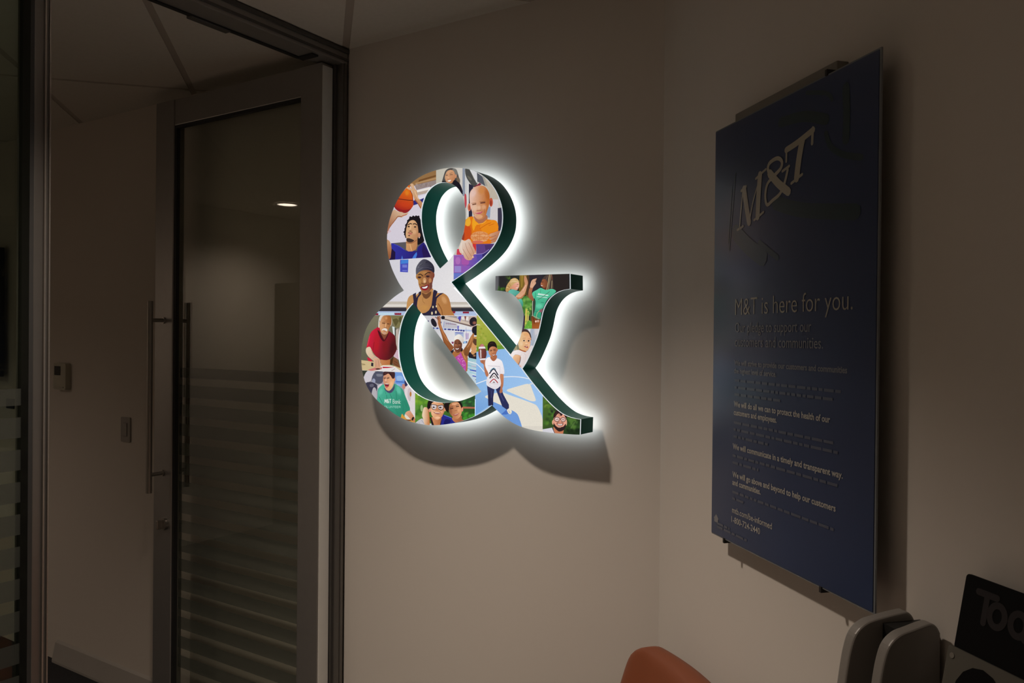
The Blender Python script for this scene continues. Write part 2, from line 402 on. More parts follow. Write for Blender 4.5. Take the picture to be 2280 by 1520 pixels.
# (photo, kind: s smooth / p polygon / l line, sRGB colour or two-colour ramp, points, line width)
PRINT = [
    (0,'p',[216,209,221],[-5813,5567,-1347,5031,-1304,1250,-5765,1433],0),
    (0,'p',[150,113,72],[-3097,3954,-1650,4592,-1626,4060,-2555,3972],0),
    (0,'p',[118,80,44],[-2379,4149,-1637,4244,-1636,4190,-2413,4083],0),
    (0,'p',[178,140,98],[-2520,4066,-1636,4163,-1635,4102,-2555,4014],0),
    (0,'p',[152,136,132],[-2573,3995,-1635,4075,-1633,3912,-2482,3820],0),
    (0,'g',[125,108,108],[-2237,3929,-2254,3915,-2291,3914,-2327,3926,-2341,3944,-2324,3958,-2287,3959,-2251,3947],0),
    (0,'g',[140,120,118],[-1907,3843,-1928,3862,-1933,3897,-1919,3929,-1894,3938,-1873,3920,-1868,3885,-1882,3853],0),
    (0,'g',[176,160,152],[-1944,3889,-1960,3861,-1991,3854,-2020,3871,-2030,3903,-2015,3931,-1983,3939,-1954,3921],0),
    (0,'g',[140,120,118],[-1986,3870,-2005,3888,-2003,3911,-1983,3927,-1955,3925,-1936,3907,-1937,3883,-1958,3868],0),
    (0,'g',[140,120,118],[-1850,3849,-1889,3848,-1918,3867,-1922,3896,-1897,3917,-1858,3918,-1829,3898,-1825,3870],0),
    (0,'g',[176,160,152],[-2211,3981,-2201,3998,-2167,4007,-2130,4002,-2111,3987,-2121,3970,-2155,3961,-2192,3965],0),
    (0,'g',[140,120,118],[-1925,3951,-1960,3948,-1989,3965,-1995,3992,-1975,4013,-1940,4016,-1911,3999,-1905,3972],0),
    (0,'g',[140,120,118],[-2325,3950,-2354,3942,-2385,3955,-2401,3980,-2392,4002,-2363,4009,-2331,3997,-2316,3972],0),
    (0,'g',[176,160,152],[-1945,3957,-1976,3950,-2002,3961,-2008,3983,-1990,4003,-1959,4010,-1933,3999,-1927,3977],0),
    (0,'g',[140,120,118],[-2033,3908,-2050,3886,-2080,3883,-2104,3900,-2108,3928,-2091,3950,-2061,3953,-2037,3936],0),
    (0,'g',[125,108,108],[-2090,3918,-2114,3935,-2117,3959,-2098,3976,-2068,3976,-2044,3959,-2041,3935,-2059,3918],0),
    (0,'g',[140,120,118],[-2099,3879,-2120,3875,-2145,3886,-2160,3906,-2155,3923,-2133,3927,-2108,3916,-2094,3896],0),
    (0,'g',[140,120,118],[-2085,3935,-2109,3945,-2123,3971,-2118,3996,-2098,4007,-2074,3996,-2060,3971,-2065,3945],0),
    (0,'g',[125,108,108],[-2292,3960,-2303,3985,-2286,4021,-2251,4046,-2219,4047,-2209,4022,-2225,3986,-2260,3961],0),
    (0,'g',[176,160,152],[-2452,3947,-2492,3959,-2521,3995,-2521,4036,-2492,4056,-2452,4045,-2423,4008,-2423,3967],0),
    (0,'g',[140,120,118],[-2016,3946,-2056,3942,-2093,3963,-2105,3996,-2086,4023,-2046,4026,-2009,4006,-1997,3972],0),
    (0,'p',[240,233,222],[-2490,3798,-1814,3864,-1848,3803,-2463,3745],0),
    (0,'p',[188,169,155],[-2463,3740,-1848,3789,-2021,3682,-2426,3640],0),
    (0,'p',[226,222,236],[-2426,3594,-2056,3651,-2142,3501,-2362,3492],0),
    (0,'p',[44,45,122],[-2674,3478,-2300,3494,-2107,3546,-2193,3389,-2264,3381,-2494,3338,-2610,3320,-2646,3385],0),
    (0,'p',[196,192,200],[-3513,3331,-3383,3236,-3566,3066,-3641,3100],0),
    (0,'s',[222,106,28,168,38,32,-2913,3826,-3179,3177],[-2843,4028,-2950,3913,-3131,3776,-3240,3645,-3385,3475,-3458,3382,-3424,3292,-3290,3186,-3124,3128,-2959,3088,-2815,3132,-2686,3236,-2608,3340,-2618,3521,-2655,3691,-2732,3837,-2785,3994],0),
    (0,'g',[226,140,40],[-2772,3757,-2807,3667,-2893,3636,-2980,3683,-3017,3779,-2982,3869,-2896,3900,-2809,3853],0),
    (0,'g',[206,66,30],[-2597,3353,-2702,3256,-2961,3233,-3223,3298,-3334,3414,-3226,3513,-2964,3534,-2705,3468],0),
    (0,'s',[146,34,36],[-3458,3382,-3424,3292,-3290,3186,-3124,3128,-2959,3088,-2815,3132,-2686,3236,-2833,3198,-3088,3209,-3309,3286],0),
    (0,'l',[92,32,27],[-3304,3600,-3092,3559,-2837,3515,-2648,3493],24),
    (0,'l',[112,34,26],[-2751,3838,-2662,3664,-2623,3383],20),
    (0,'s',[216,176,138,196,140,96,-2626,3938,-2316,3316],[-2753,4044,-2663,4055,-2605,4002,-2550,3875,-2463,3781,-2407,3561,-2268,3422,-2231,3351,-2279,3176,-2369,3277,-2441,3379,-2567,3528,-2655,3674,-2692,3800,-2823,3870,-2936,3936,-2915,3976,-2806,3941,-2697,3886,-2668,3881,-2731,3989],0),
    (0,'l',[160,92,58],[-2549,3509,-2423,3380,-2306,3219],37),
    (0,'l',[186,128,88],[-2752,3991,-2670,3879],14),
    (0,'l',[236,200,160],[-2553,3792,-2498,3663,-2407,3517],23),
    (0,'s',[212,178,146,168,112,82,-3234,3126,-3674,2692],[-3420,3236,-3271,3162,-3124,3137,-2977,3083,-2832,3103,-2846,3054,-2918,3009,-3013,2994,-3118,2954,-3269,2971,-3375,2894,-3485,2790,-3596,2698,-3691,2566,-3765,2429,-3934,2425,-3900,2779,-3733,2980,-3582,3138,-3494,3227],0),
    (0,'l',[158,98,66],[-3122,2977,-3288,2996,-3397,2899,-3526,2781,-3655,2649],31),
    (0,'l',[190,100,80],[-2904,3044,-2977,3022,-3104,3004],26),
    (0,'s',[214,190,200],[-3747,2505,-3654,2563,-3578,2508,-3690,2473],0),
    (0,'p',[92,88,92],[-3583,2106,-2894,2113,-2390,2018,-2160,2060,-1946,1706,-3589,1774],0),
    (0,'s',[194,146,106,152,92,58,-3686,2133,-3625,1677],[-3819,2240,-3668,2194,-3600,2086,-3557,1928,-3566,1716,-3594,1596,-3680,1566,-3812,1657,-3873,2016],0),
    (0,'s',[26,22,28],[-2965,2301,-3006,2444,-2971,2567,-2928,2718,-2811,2849,-2766,2943,-2686,2923,-2615,2962,-2489,2936,-2392,2953,-2301,2826,-2211,2613,-2160,2321,-2136,2100,-2245,2035,-2386,1987,-2462,2063,-2446,2284,-2895,2241],0),
    (0,'s',[30,25,30],[-2957,2447,-2969,2426,-2997,2419,-3026,2430,-3038,2453,-3026,2474,-2998,2481,-2969,2470],0),
    (0,'s',[30,25,30],[-2926,2369,-2938,2346,-2969,2338,-3000,2350,-3013,2374,-3000,2397,-2970,2405,-2939,2393],0),
    (0,'s',[30,25,30],[-2902,2548,-2916,2524,-2949,2515,-2983,2528,-2997,2555,-2983,2579,-2950,2588,-2916,2575],0),
    (0,'s',[30,25,30],[-2867,2672,-2882,2645,-2918,2636,-2954,2650,-2969,2679,-2954,2705,-2919,2714,-2883,2700],0),
    (0,'s',[30,25,30],[-2775,2811,-2790,2783,-2829,2773,-2867,2788,-2884,2819,-2868,2847,-2830,2857,-2791,2842],0),
    (0,'s',[30,25,30],[-2693,2923,-2707,2899,-2740,2891,-2773,2904,-2787,2930,-2774,2955,-2741,2963,-2707,2950],0),
    (0,'s',[30,25,30],[-2572,2942,-2584,2919,-2614,2912,-2645,2924,-2658,2948,-2645,2971,-2615,2978,-2584,2966],0),
    (0,'s',[30,25,30],[-2447,2940,-2459,2917,-2489,2910,-2519,2922,-2532,2946,-2520,2969,-2490,2976,-2459,2964],0),
    (0,'s',[30,25,30],[-2340,2925,-2352,2902,-2382,2895,-2412,2907,-2425,2931,-2413,2954,-2383,2961,-2353,2949],0),
    (0,'p',[52,52,160,42,34,112,-3443,2063,-2349,1519],[-3565,2112,-3443,2082,-3221,1997,-3037,1889,-2908,1807,-2441,1783,-2403,1906,-2248,2021,-2143,2056,-2054,1944,-1858,1593,-1769,1452,-3810,1444,-3550,1645],0),
    (0,'p',[40,26,82],[-2177,1992,-1840,1571,-2154,1531,-2228,1775],0),
    (0,'p',[35,23,62],[-3553,1928,-3385,1792,-3396,1525,-3716,1468,-3596,1619],0),
    (0,'l',[70,72,190],[-3443,2063,-3221,1980,-3000,1857],23),
    (0,'p',[70,122,216],[-2644,1547,-2564,1654,-2449,1756,-2436,1662,-2488,1540],0),
    (0,'p',[70,112,202],[-3133,1527,-3089,1671,-3029,1523],0),
    (0,'p',[210,158,108,186,128,84,-2856,2030,-2477,1871],[-2916,2145,-2912,1852,-2817,1789,-2637,1779,-2473,1843,-2421,1965,-2424,2199],0),
    (0,'l',[226,178,126],[-2748,2024,-2674,1826],34),
    (0,'l',[160,104,70],[-2893,2088,-2676,2062,-2462,2146],37),
    (0,'s',[196,142,112],[-2292,2302,-2308,2246,-2348,2225,-2388,2251,-2406,2309,-2390,2364,-2350,2385,-2309,2359],0),
    (0,'s',[226,206,190],[-2323,2221,-2330,2208,-2348,2203,-2365,2210,-2373,2224,-2366,2237,-2348,2242,-2330,2235],0),
    (0,'s',[216,170,126,188,134,94,-2808,2514,-2428,2283],[-2903,2590,-2828,2752,-2721,2821,-2577,2818,-2466,2727,-2411,2585,-2387,2418,-2406,2226,-2495,2159,-2641,2126,-2785,2135,-2895,2227,-2936,2369,-2920,2480],0),
    (0,'s',[26,22,28],[-2878,2672,-2802,2806,-2685,2842,-2560,2828,-2448,2742,-2392,2529,-2298,2522,-2325,2827,-2543,2940,-2772,2915,-2908,2730],0),
    (0,'l',[40,28,26],[-2842,2681,-2738,2718,-2680,2698],31),
    (0,'l',[40,28,26],[-2615,2693,-2526,2698,-2454,2654],31),
    (0,'s',[70,46,40],[-2755,2619,-2770,2604,-2809,2599,-2847,2609,-2863,2627,-2847,2642,-2809,2647,-2771,2637],0),
    (0,'s',[64,42,38],[-2475,2589,-2490,2574,-2528,2569,-2566,2579,-2582,2597,-2566,2612,-2529,2616,-2491,2607],0),
    (0,'s',[30,20,20],[-2778,2624,-2784,2612,-2800,2608,-2815,2614,-2822,2627,-2815,2638,-2800,2642,-2785,2636],0),
    (0,'s',[30,20,20],[-2503,2594,-2509,2583,-2525,2579,-2540,2585,-2546,2597,-2540,2608,-2525,2612,-2510,2606],0),
    (0,'l',[238,200,156],[-2716,2675,-2729,2551,-2775,2518],23),
    (0,'l',[152,98,68],[-2789,2502,-2688,2479],20),
    (0,'g',[228,180,136],[-2434,2421,-2469,2344,-2554,2316,-2640,2355,-2676,2436,-2641,2514,-2556,2541,-2471,2502],0),
    (0,'l',[122,78,58],[-2832,2413,-2735,2451,-2641,2409],23),
    (0,'s',[192,108,98],[-2651,2377,-2675,2357,-2734,2351,-2792,2364,-2817,2387,-2793,2407,-2734,2412,-2676,2400],0),
    (0,'s',[96,64,54],[-2740,2316,-2753,2302,-2784,2297,-2814,2305,-2827,2321,-2815,2335,-2784,2339,-2753,2331],0),
    (0,'s',[62,46,42],[-2899,2225,-2795,2233,-2642,2185,-2566,2136,-2673,2087,-2803,2094,-2890,2141],0),
    (3,'p',[216,214,222,230,228,230,-3418,1236,-1110,340],[-5551,1907,28,1626,51,-473,-5524,-445],0),
    (3,'p',[196,188,178],[-5531,158,46,39,46,-40,-5530,55],0),
    (3,'p',[222,217,210],[-5530,55,46,-40,47,-119,-5528,-55],0),
    (3,'p',[120,112,108],[-5529,-48,47,-119,48,-158,-5528,-77],0),
    (3,'p',[50,48,58],[-5528,-77,48,-152,49,-257,-5527,-195],0),
    (3,'p',[172,190,222],[-5527,-195,49,-257,51,-473,-5524,-445],0),
    (3,'p',[190,216,232],[-4153,-259,-3419,-265,-3428,-350,-4191,-337],0),
    (3,'p',[138,32,52],[-3401,-275,-3097,-278,-3105,-345,-3391,-343],0),
    (3,'p',[138,32,52],[-4345,-278,-4134,-280,-4133,-345,-4344,-343],0),
    (3,'l',[180,150,170],[-3336,-273,-3336,-294],20),
    (3,'l',[180,150,170],[-3253,-274,-3253,-295],20),
    (3,'l',[180,150,170],[-3170,-274,-3170,-295],20),
    (3,'p',[140,42,62],[-952,-240,-810,-248,-834,-315,-951,-307],0),
    (3,'p',[140,42,62],[-520,-258,-274,-260,-274,-319,-519,-317],0),
    (3,'p',[74,80,186],[-3174,1524,-2803,1521,-2823,1085,-3169,1111],0),
    (3,'p',[70,132,216],[-3123,1510,-2813,1513,-2823,1391,-3143,1382],0),
    (3,'l',[140,150,226],[-3066,1341,-2869,1329],18),
    (3,'l',[140,150,226],[-3065,1306,-2869,1294],18),
    (3,'l',[140,150,226],[-3065,1271,-2868,1259],18),
    (3,'l',[140,150,226],[-3064,1152,-2867,1141],18),
    (3,'s',[196,146,90,178,122,70,-2676,235,-1188,-197],[-2247,433,-2391,329,-2641,323,-2775,251,-2846,99,-2870,-179,-2776,-487,-949,-495,-977,-200,-1031,43,-1122,230,-1292,341,-1535,363,-1743,408,-1761,517],0),
    (3,'g',[216,164,112],[-1153,171,-1112,29,-1168,-56,-1287,-34,-1401,83,-1442,226,-1385,311,-1266,288],0),
    (3,'l',[142,88,46],[-1523,10,-1384,-182,-1339,-385],37),
    (3,'g',[196,144,80],[-1826,-109,-1901,-199,-2084,-235,-2270,-195,-2348,-102,-2272,-11,-2087,24,-1903,-16],0),
    (3,'l',[160,112,64],[-2143,280,-2176,116,-2087,32],20),
    (3,'p',[44,38,60],[-2605,342,-2459,397,-2469,273,-2321,419,-2240,439,-2246,337,-2361,229,-2403,92,-2419,-46,-2346,-226,-2224,-302,-2240,-475,-2776,-473,-2563,95],0),
    (3,'p',[196,146,90],[-2436,348,-2329,366,-2447,217],0),
    (3,'p',[44,38,60],[-1726,465,-1653,466,-1549,406,-1634,229,-1429,357,-1293,357,-1462,277,-1578,187,-1614,11,-1543,-194,-1386,-385,-1372,-493,-2249,-489,-2224,-302,-2045,-279,-1906,-203,-1803,-54,-1771,136],0),
    (3,'s',[226,206,166],[-1708,-96,-1716,-125,-1736,-137,-1757,-125,-1766,-96,-1758,-67,-1737,-55,-1716,-67],0),
    (3,'s',[226,206,166],[-1573,-74,-1581,-101,-1599,-111,-1617,-100,-1625,-73,-1618,-46,-1599,-35,-1581,-47],0),
    (3,'s',[226,206,166],[-1743,-300,-1753,-337,-1777,-352,-1802,-337,-1813,-300,-1803,-263,-1779,-248,-1754,-264],0),
    (3,'s',[226,206,166],[-1581,-268,-1591,-304,-1614,-319,-1637,-304,-1647,-267,-1638,-231,-1615,-216,-1591,-231],0),
    (3,'s',[112,72,46],[-2218,392,-2038,333,-1826,424,-1859,271,-2015,179,-2142,236],0),
    (3,'s',[122,52,52],[-1683,951,-1694,892,-1720,868,-1747,893,-1759,953,-1749,1013,-1722,1037,-1695,1011],0),
    (3,'s',[176,126,72,128,70,54,-2361,781,-1746,708],[-2435,1060,-2472,895,-2382,807,-2359,668,-2283,514,-2179,388,-2038,357,-1895,409,-1810,543,-1760,735,-1710,925,-1712,1061,-1890,1149,-2241,1149],0),
    (3,'g',[194,142,86],[-1860,1032,-1921,982,-2071,966,-2223,993,-2286,1047,-2224,1098,-2073,1114,-1923,1086],0),
    (3,'g',[194,146,84],[-2223,760,-2249,693,-2313,666,-2378,697,-2405,766,-2379,834,-2315,860,-2251,830],0),
    (3,'s',[186,130,84],[-1806,778,-1823,720,-1867,698,-1912,723,-1931,782,-1913,839,-1869,862,-1825,836],0),
    (3,'s',[110,66,58],[-1773,600,-1789,513,-1830,478,-1872,515,-1891,603,-1874,689,-1833,724,-1791,687],0),
    (3,'s',[204,154,104],[-2031,785,-2052,717,-2103,691,-2156,721,-2178,789,-2158,857,-2106,883,-2053,853],0),
    (3,'s',[226,186,146],[-2060,758,-2070,729,-2095,718,-2120,731,-2131,760,-2121,789,-2096,800,-2071,788],0),
    (3,'s',[92,92,104,44,42,58,-2402,1266,-1890,1177],[-2470,1006,-2476,1199,-2388,1348,-2244,1466,-2121,1496,-1960,1453,-1802,1350,-1714,1238,-1687,1114,-1712,1028,-1820,1089,-1977,1131,-2170,1124,-2328,1081,-2425,1010],0),
    (3,'l',[122,122,132],[-2392,1224,-2243,1328,-2076,1389],26),
    (3,'l',[86,84,100],[-2439,1098,-2277,1203,-2048,1221,-1803,1170],17),
    (3,'l',[104,104,116],[-2347,1153,-2189,1216],20),
    (3,'l',[36,34,46],[-2331,1263,-2155,1365,-1980,1399],17),
    (3,'l',[62,40,32],[-2366,985,-2274,1002,-2178,938],31),
    (3,'l',[62,40,32],[-2087,984,-1976,1040,-1868,1036],34),
    (3,'s',[96,62,56],[-2241,899,-2266,873,-2326,864,-2386,877,-2412,904,-2387,930,-2327,939,-2267,926],0),
    (3,'s',[96,62,56],[-1877,919,-1903,891,-1967,881,-2032,895,-2059,925,-2032,954,-1968,963,-1904,949],0),
    (3,'s',[40,26,26],[-2263,888,-2278,876,-2315,872,-2353,879,-2369,892,-2353,904,-2316,908,-2278,901],0),
    (3,'s',[40,26,26],[-1910,912,-1926,899,-1966,895,-2005,902,-2022,916,-2006,929,-1966,933,-1926,926],0),
    (3,'l',[96,56,42],[-2236,706,-2130,675,-2018,699],21),
    (3,'l',[130,84,52],[-2324,670,-2253,640],20),
    (3,'l',[112,66,46],[-1937,659,-1901,576],23),
    (3,'s',[150,26,46],[-2273,583,-2146,599,-1947,648,-1949,533,-2036,464,-2145,467,-2219,499],0),
    (3,'s',[60,18,24],[-2234,585,-2094,592,-1964,629,-1977,537,-2093,512,-2188,528],0),
    (3,'s',[238,231,230],[-2208,567,-2093,578,-1975,611,-1998,545,-2093,520,-2181,534],0),
    (1,'p',[196,192,178,210,204,196,-1560,4243,-633,4148],[-1828,5088,-478,4926,-445,2010,-1794,2088],0),
    (1,'s',[76,73,71],[-1436,3920,-1354,4155,-1271,4335,-1136,4398,-968,4388,-831,4334,-763,4188,-722,4064,-674,3966,-709,3836,-862,3845,-1436,3906],0),
    (1,'l',[112,110,106],[-1203,4354,-1269,4213,-1335,4045],20),
    (1,'s',[122,120,114],[-988,4361,-848,4349,-780,4203,-825,4106,-929,4202],0),
    (1,'s',[112,96,80],[-798,4098,-674,3966,-719,3837,-803,3896],0),
    (1,'s',[212,160,120,196,132,92,-1168,4203,-931,4005],[-1271,4036,-1289,4172,-1203,4311,-1068,4343,-947,4300,-879,4173,-878,4063,-927,3961,-1047,3903,-1199,3948],0),
    (1,'s',[202,142,108],[-812,4110,-822,4068,-848,4052,-874,4073,-885,4118,-875,4160,-849,4175,-823,4155],0),
    (1,'l',[84,54,42],[-1256,4177,-1178,4182],18),
    (1,'l',[84,54,42],[-1087,4184,-983,4184],18),
    (1,'l',[120,86,66],[-1101,4225,-1000,4239],13),
    (1,'l',[120,86,66],[-1259,4218,-1202,4222],13),
    (1,'g',[226,178,140],[-1082,4087,-1101,4055,-1149,4046,-1198,4065,-1218,4100,-1199,4132,-1150,4141,-1102,4122],0),
    (1,'l',[150,90,70],[-1183,4054,-1116,4047],13),
    (1,'s',[242,232,228],[-1186,4000,-1082,4020,-1038,3999,-1111,3963],0),
    (1,'s',[30,26,36],[-979,3889,-904,4002,-797,3949,-676,3846,-588,3665,-550,3476,-794,3738],0),
    (1,'s',[24,22,28],[-1403,4011,-1250,3980,-1266,3917,-1402,3930],0),
    (2,'p',[202,198,190],[-675,4950,2155,4610,2203,356,-1261,439,-1287,2733,-551,2680],0),
    (2,'p',[122,132,152],[-804,4565,-496,4531,-474,3443,-791,3471],0),
    (2,'p',[152,160,174],[-555,4538,-519,4534,-497,3445,-535,3448],0),
    (2,'p',[206,206,206],[-492,4464,-309,4444,-298,3453,-474,3469],0),
    (2,'s',[76,76,73],[-471,4343,-340,4316,-205,4104,-106,3936,9,3793,-135,3694,-266,3820,-398,3991,-469,4157],0),
    (2,'s',[104,102,92],[-403,4084,-305,4048,-206,3932,-303,3942],0),
    (2,'p',[46,43,62],[-326,3826,-155,3743,-189,2706,-319,2716],0),
    (2,'p',[216,216,216],[-392,3832,-328,3826,-326,2782,-388,2787],0),
    (2,'s',[192,72,82],[-494,3484,-429,3478,-406,3198,-437,3066,-477,3098],0),
    (2,'p',[216,216,219],[-324,4301,17,4172,-24,3809,-139,4031],0),
    (2,'p',[84,88,98],[-15,4149,198,3997,335,3670,182,3763,5,3859],0),
    (2,'p',[130,42,62],[-155,3691,101,3810,169,3751,23,3700],0),
    (2,'p',[192,182,166],[187,4044,751,3541,817,3212,504,3239,437,3570,310,3699],0),
    (2,'p',[164,160,150],[187,4044,275,3976,405,3677,317,3698],0),
    (2,'p',[210,205,207],[488,3254,816,3225,840,2528,495,2656],0),
    (2,'p',[142,157,182],[372,3029,525,3017,501,2669,365,2705],0),
    (2,'p',[60,56,76],[792,2954,1005,2965,1044,2180,806,2195],0),
    (2,'s',[208,124,94],[-233,3065,-252,2977,-300,2944,-349,2985,-370,3076,-351,3165,-303,3198,-254,3157],0),
    (2,'s',[176,80,60],[-261,3054,-270,2999,-292,2978,-316,3003,-326,3060,-317,3115,-294,3136,-271,3111],0),
    (2,'s',[194,88,62],[612,3152,592,3055,541,3018,490,3064,467,3165,487,3262,538,3299,589,3253],0),
    (2,'s',[150,56,40],[568,3130,559,3067,535,3042,510,3071,499,3136,508,3199,533,3224,557,3195],0),
    (2,'s',[172,112,84],[-104,2792,352,2784,401,2624,236,2512,36,2511,-65,2645],0),
    (2,'s',[230,192,174,188,108,48,-232,3368,440,3336],[-300,3374,-282,3531,-170,3653,-10,3716,150,3722,294,3674,409,3559,474,3411,485,3254,459,3061,401,2908,339,2756,245,2672,82,2650,-31,2705,-128,2804,-211,2969,-265,3134],0),
    (2,'g',[232,200,192],[-9,3444,-107,3336,-233,3323,-312,3414,-297,3555,-198,3664,-72,3676,6,3585],0),
    (2,'g',[172,92,40],[515,3421,539,3232,478,3143,365,3208,268,3389,244,3579,306,3667,419,3602],0),
    (2,'g',[206,132,60],[324,3541,275,3421,154,3380,31,3443,-21,3573,28,3694,150,3734,272,3670],0),
    (2,'g',[232,196,168],[69,3028,28,2926,-73,2890,-175,2942,-219,3051,-178,3153,-76,3189,26,3136],0),
    (2,'g',[226,176,138],[398,3014,361,2930,271,2901,179,2945,140,3035,177,3119,268,3148,359,3104],0),
    (2,'g',[232,190,158],[185,3019,156,2939,83,2910,9,2950,-23,3035,7,3115,80,3144,154,3103],0),
    (2,'s',[222,166,124],[225,2735,188,2697,98,2687,7,2710,-31,2754,6,2792,97,2802,187,2778],0),
    (2,'l',[164,112,80],[-217,3188,-36,3189],17),
    (2,'l',[150,92,58],[108,3205,323,3208],18),
    (2,'l',[112,70,50],[-171,3145,-42,3152],34),
    (2,'l',[96,52,44],[144,3168,306,3170],37),
    (2,'l',[168,104,78],[-7,2937,153,2940],20),
    (2,'l',[176,112,76],[-146,2940,-104,2805],14),
    (2,'l',[170,100,64],[286,2971,287,2854],17),
    (2,'s',[188,78,104],[-77,2869,80,2875,230,2900,148,2836,48,2828],0),
    (2,'l',[226,170,166],[-32,2868,160,2882],11),
    (2,'p',[226,122,26],[-468,2670,-292,2765,-159,2771,-61,2630,85,2515,244,2543,370,2638,512,2615,701,2550,779,2454,831,2267,733,2157,813,1933,470,1849,-23,1877,-169,1903,-268,2022,-496,2009,-588,2074,-528,2210,-484,2406],0),
    (2,'s',[206,78,30],[-587,2070,-524,2236,-453,2497,-322,2527,-229,2323,-248,2032,-398,2022],0),
    (2,'s',[150,60,40],[-587,2070,-524,2236,-480,2273,-497,2049],0),
    (2,'s',[236,172,52],[-450,2523,-425,2667,-305,2759,-238,2574,-322,2466],0),
    (2,'s',[242,164,36],[-146,2726,-48,2600,53,2528,-46,2456,-125,2308,-182,2518],0),
    (2,'s',[234,140,30],[146,2482,525,2598,760,2543,816,2281,529,2209,435,2176,212,2268],0),
    (2,'l',[202,98,22],[116,2353,353,2465,541,2517],20),
    (2,'l',[206,100,22],[464,2434,652,2473],17),
    (2,'l',[252,190,70],[34,2503,241,2527,367,2597],17),
    (2,'l',[190,80,24],[-241,2495,-205,2256,-236,2073],20),
    (2,'s',[224,154,98],[488,2079,384,1962,128,1926,-132,1992,-241,2123,-134,2242,124,2277,381,2209],0),
    (2,'l',[204,112,52],[-197,2189,-43,2219,110,2170,261,2200,435,2150],13),
    (2,'l',[204,112,52],[-220,2125,-74,2090,110,2111,294,2061,468,2083],13),
    (2,'l',[204,112,52],[-195,2044,-42,2061,111,2013,278,2036,437,1994],13),
    (2,'l',[204,112,52],[109,2262,112,1921],13),
    (2,'l',[204,112,52],[-44,2259,-107,2157,-26,2060,-73,1958],13),
    (2,'l',[204,112,52],[260,2239,341,2143,262,2043,327,1948],13),
    (2,'l',[204,112,52],[37,2240,22,2084,56,1951],13),
    (2,'l',[240,196,150],[-156,2147,22,2149],11),
    (2,'l',[240,196,150],[182,2140,404,2113],11),
    (2,'l',[240,196,150],[-138,2001,40,1984],11),
    (2,'l',[240,196,150],[184,1983,374,1959],11),
    (2,'s',[214,108,86],[264,1928,199,1899,41,1894,-119,1917,-186,1954,-120,1984,40,1988,198,1965],0),
    (2,'s',[212,160,126,182,118,86,530,2144,766,1962],[492,2159,623,2193,825,2239,934,2222,844,1996,689,1899,583,1887,545,1933,657,1981,532,1978,487,2030,641,2062,512,2078],0),
    (2,'l',[150,92,64],[547,2065,734,2106],14),
    (2,'l',[150,92,64],[563,1961,735,2015],14),
    (2,'p',[205,52,58],[-169,1903,-20,1884,-17,1601,-102,1657],0),
    (2,'p',[206,62,82],[-774,1758,-665,1768,-580,1567,-792,1578],0),
    (2,'p',[96,66,132],[-20,1882,845,1846,629,1698,276,1565,-4,1553],0),
    (2,'p',[76,52,106],[312,1832,721,1848,535,1690,346,1674],0),
    (2,'p',[154,94,176,82,76,172,-588,1416,222,1380],[-909,1567,-4,1555,276,1573,472,1672,721,1809,475,1433,-63,1064,-978,616,-914,829],0),
    (2,'p',[86,76,164],[-20,1546,271,1571,628,1750,537,1534,302,1363,63,1295],0),
    (2,'p',[52,46,110],[220,1550,315,1584,628,1750,380,1503,238,1405],0),
    (2,'s',[170,88,170],[-283,1336,-327,1236,-438,1197,-550,1245,-597,1350,-552,1452,-441,1489,-330,1441],0),
    (2,'s',[176,112,186],[-637,1379,-666,1295,-735,1263,-806,1301,-837,1387,-808,1471,-738,1503,-667,1465],0),
    (2,'p',[100,118,198],[-896,999,-354,980,-664,821,-893,734],0),
    (2,'p',[152,134,204],[-865,1215,-602,1204,-600,1007,-862,1017],0),
    (2,'p',[140,90,180],[-569,1203,-226,1189,-387,1003,-567,1010],0),
    (2,'l',[110,76,162],[-898,1250,-97,1217],14),
    (2,'l',[92,92,178],[-896,994,-386,976],14),
    (2,'l',[132,84,172],[-603,1537,-596,925],11),
    (2,'l',[150,110,190],[-902,1564,-4,1553],17),
    (2,'l',[170,150,210],[-4,1555,268,1571,472,1680],14),
    (2,'s',[228,210,196,208,154,124,-627,1884,-165,1529],[-585,2041,-463,2010,-317,2059,-232,2007,-165,1858,-34,1654,-17,1572,-97,1549,-129,1527,-96,1457,-160,1431,-186,1395,-260,1378,-358,1390,-457,1447,-541,1584,-644,1629,-695,1754,-660,1885,-615,1989],0),
    (2,'l',[168,114,88],[-443,1926,-359,1710,-189,1493],13),
    (2,'l',[168,114,88],[-312,1939,-196,1752,-97,1557],13),
    (2,'l',[168,114,88],[-526,1743,-439,1606,-310,1417],13),
    (2,'l',[236,222,210],[-594,1935,-609,1776,-541,1640],28),
    (2,'s',[236,206,186],[-112,1476,-122,1462,-145,1457,-168,1464,-177,1479,-168,1494,-145,1499,-122,1492],0),
    (2,'s',[236,206,186],[-30,1581,-38,1571,-59,1567,-79,1573,-88,1584,-79,1595,-59,1599,-38,1593],0),
    (4,'p',[124,120,98,98,98,80,-4443,-310,-4718,-1755],[-5836,-4,-2054,-55,-2026,-2523,-5805,-2665],0),
    (4,'p',[124,118,78],[-3552,-317,-2944,-322,-3121,-755,-3342,-784,-3492,-600],0),
    (4,'s',[84,80,50],[-3198,-446,-3089,-419,-3105,-601,-3178,-587],0),
    (4,'p',[92,86,52],[-3494,-501,-3309,-460,-3197,-545,-3342,-741],0),
    (4,'p',[216,226,226],[-3500,-736,-3394,-753,-3380,-1051,-3451,-1010],0),
    (4,'p',[60,64,60],[-3383,-784,-3334,-798,-3331,-1079,-3372,-1051],0),
    (4,'p',[190,176,166],[-3334,-854,-3213,-798,-3204,-1528,-3315,-1487],0),
    (4,'p',[206,176,190],[-3333,-1530,-3168,-1513,-3145,-1892,-3433,-1757],0),
    (4,'p',[204,184,140],[-5090,-1909,-4367,-1950,-3124,-2116,-2994,-2308,-5086,-2317],0),
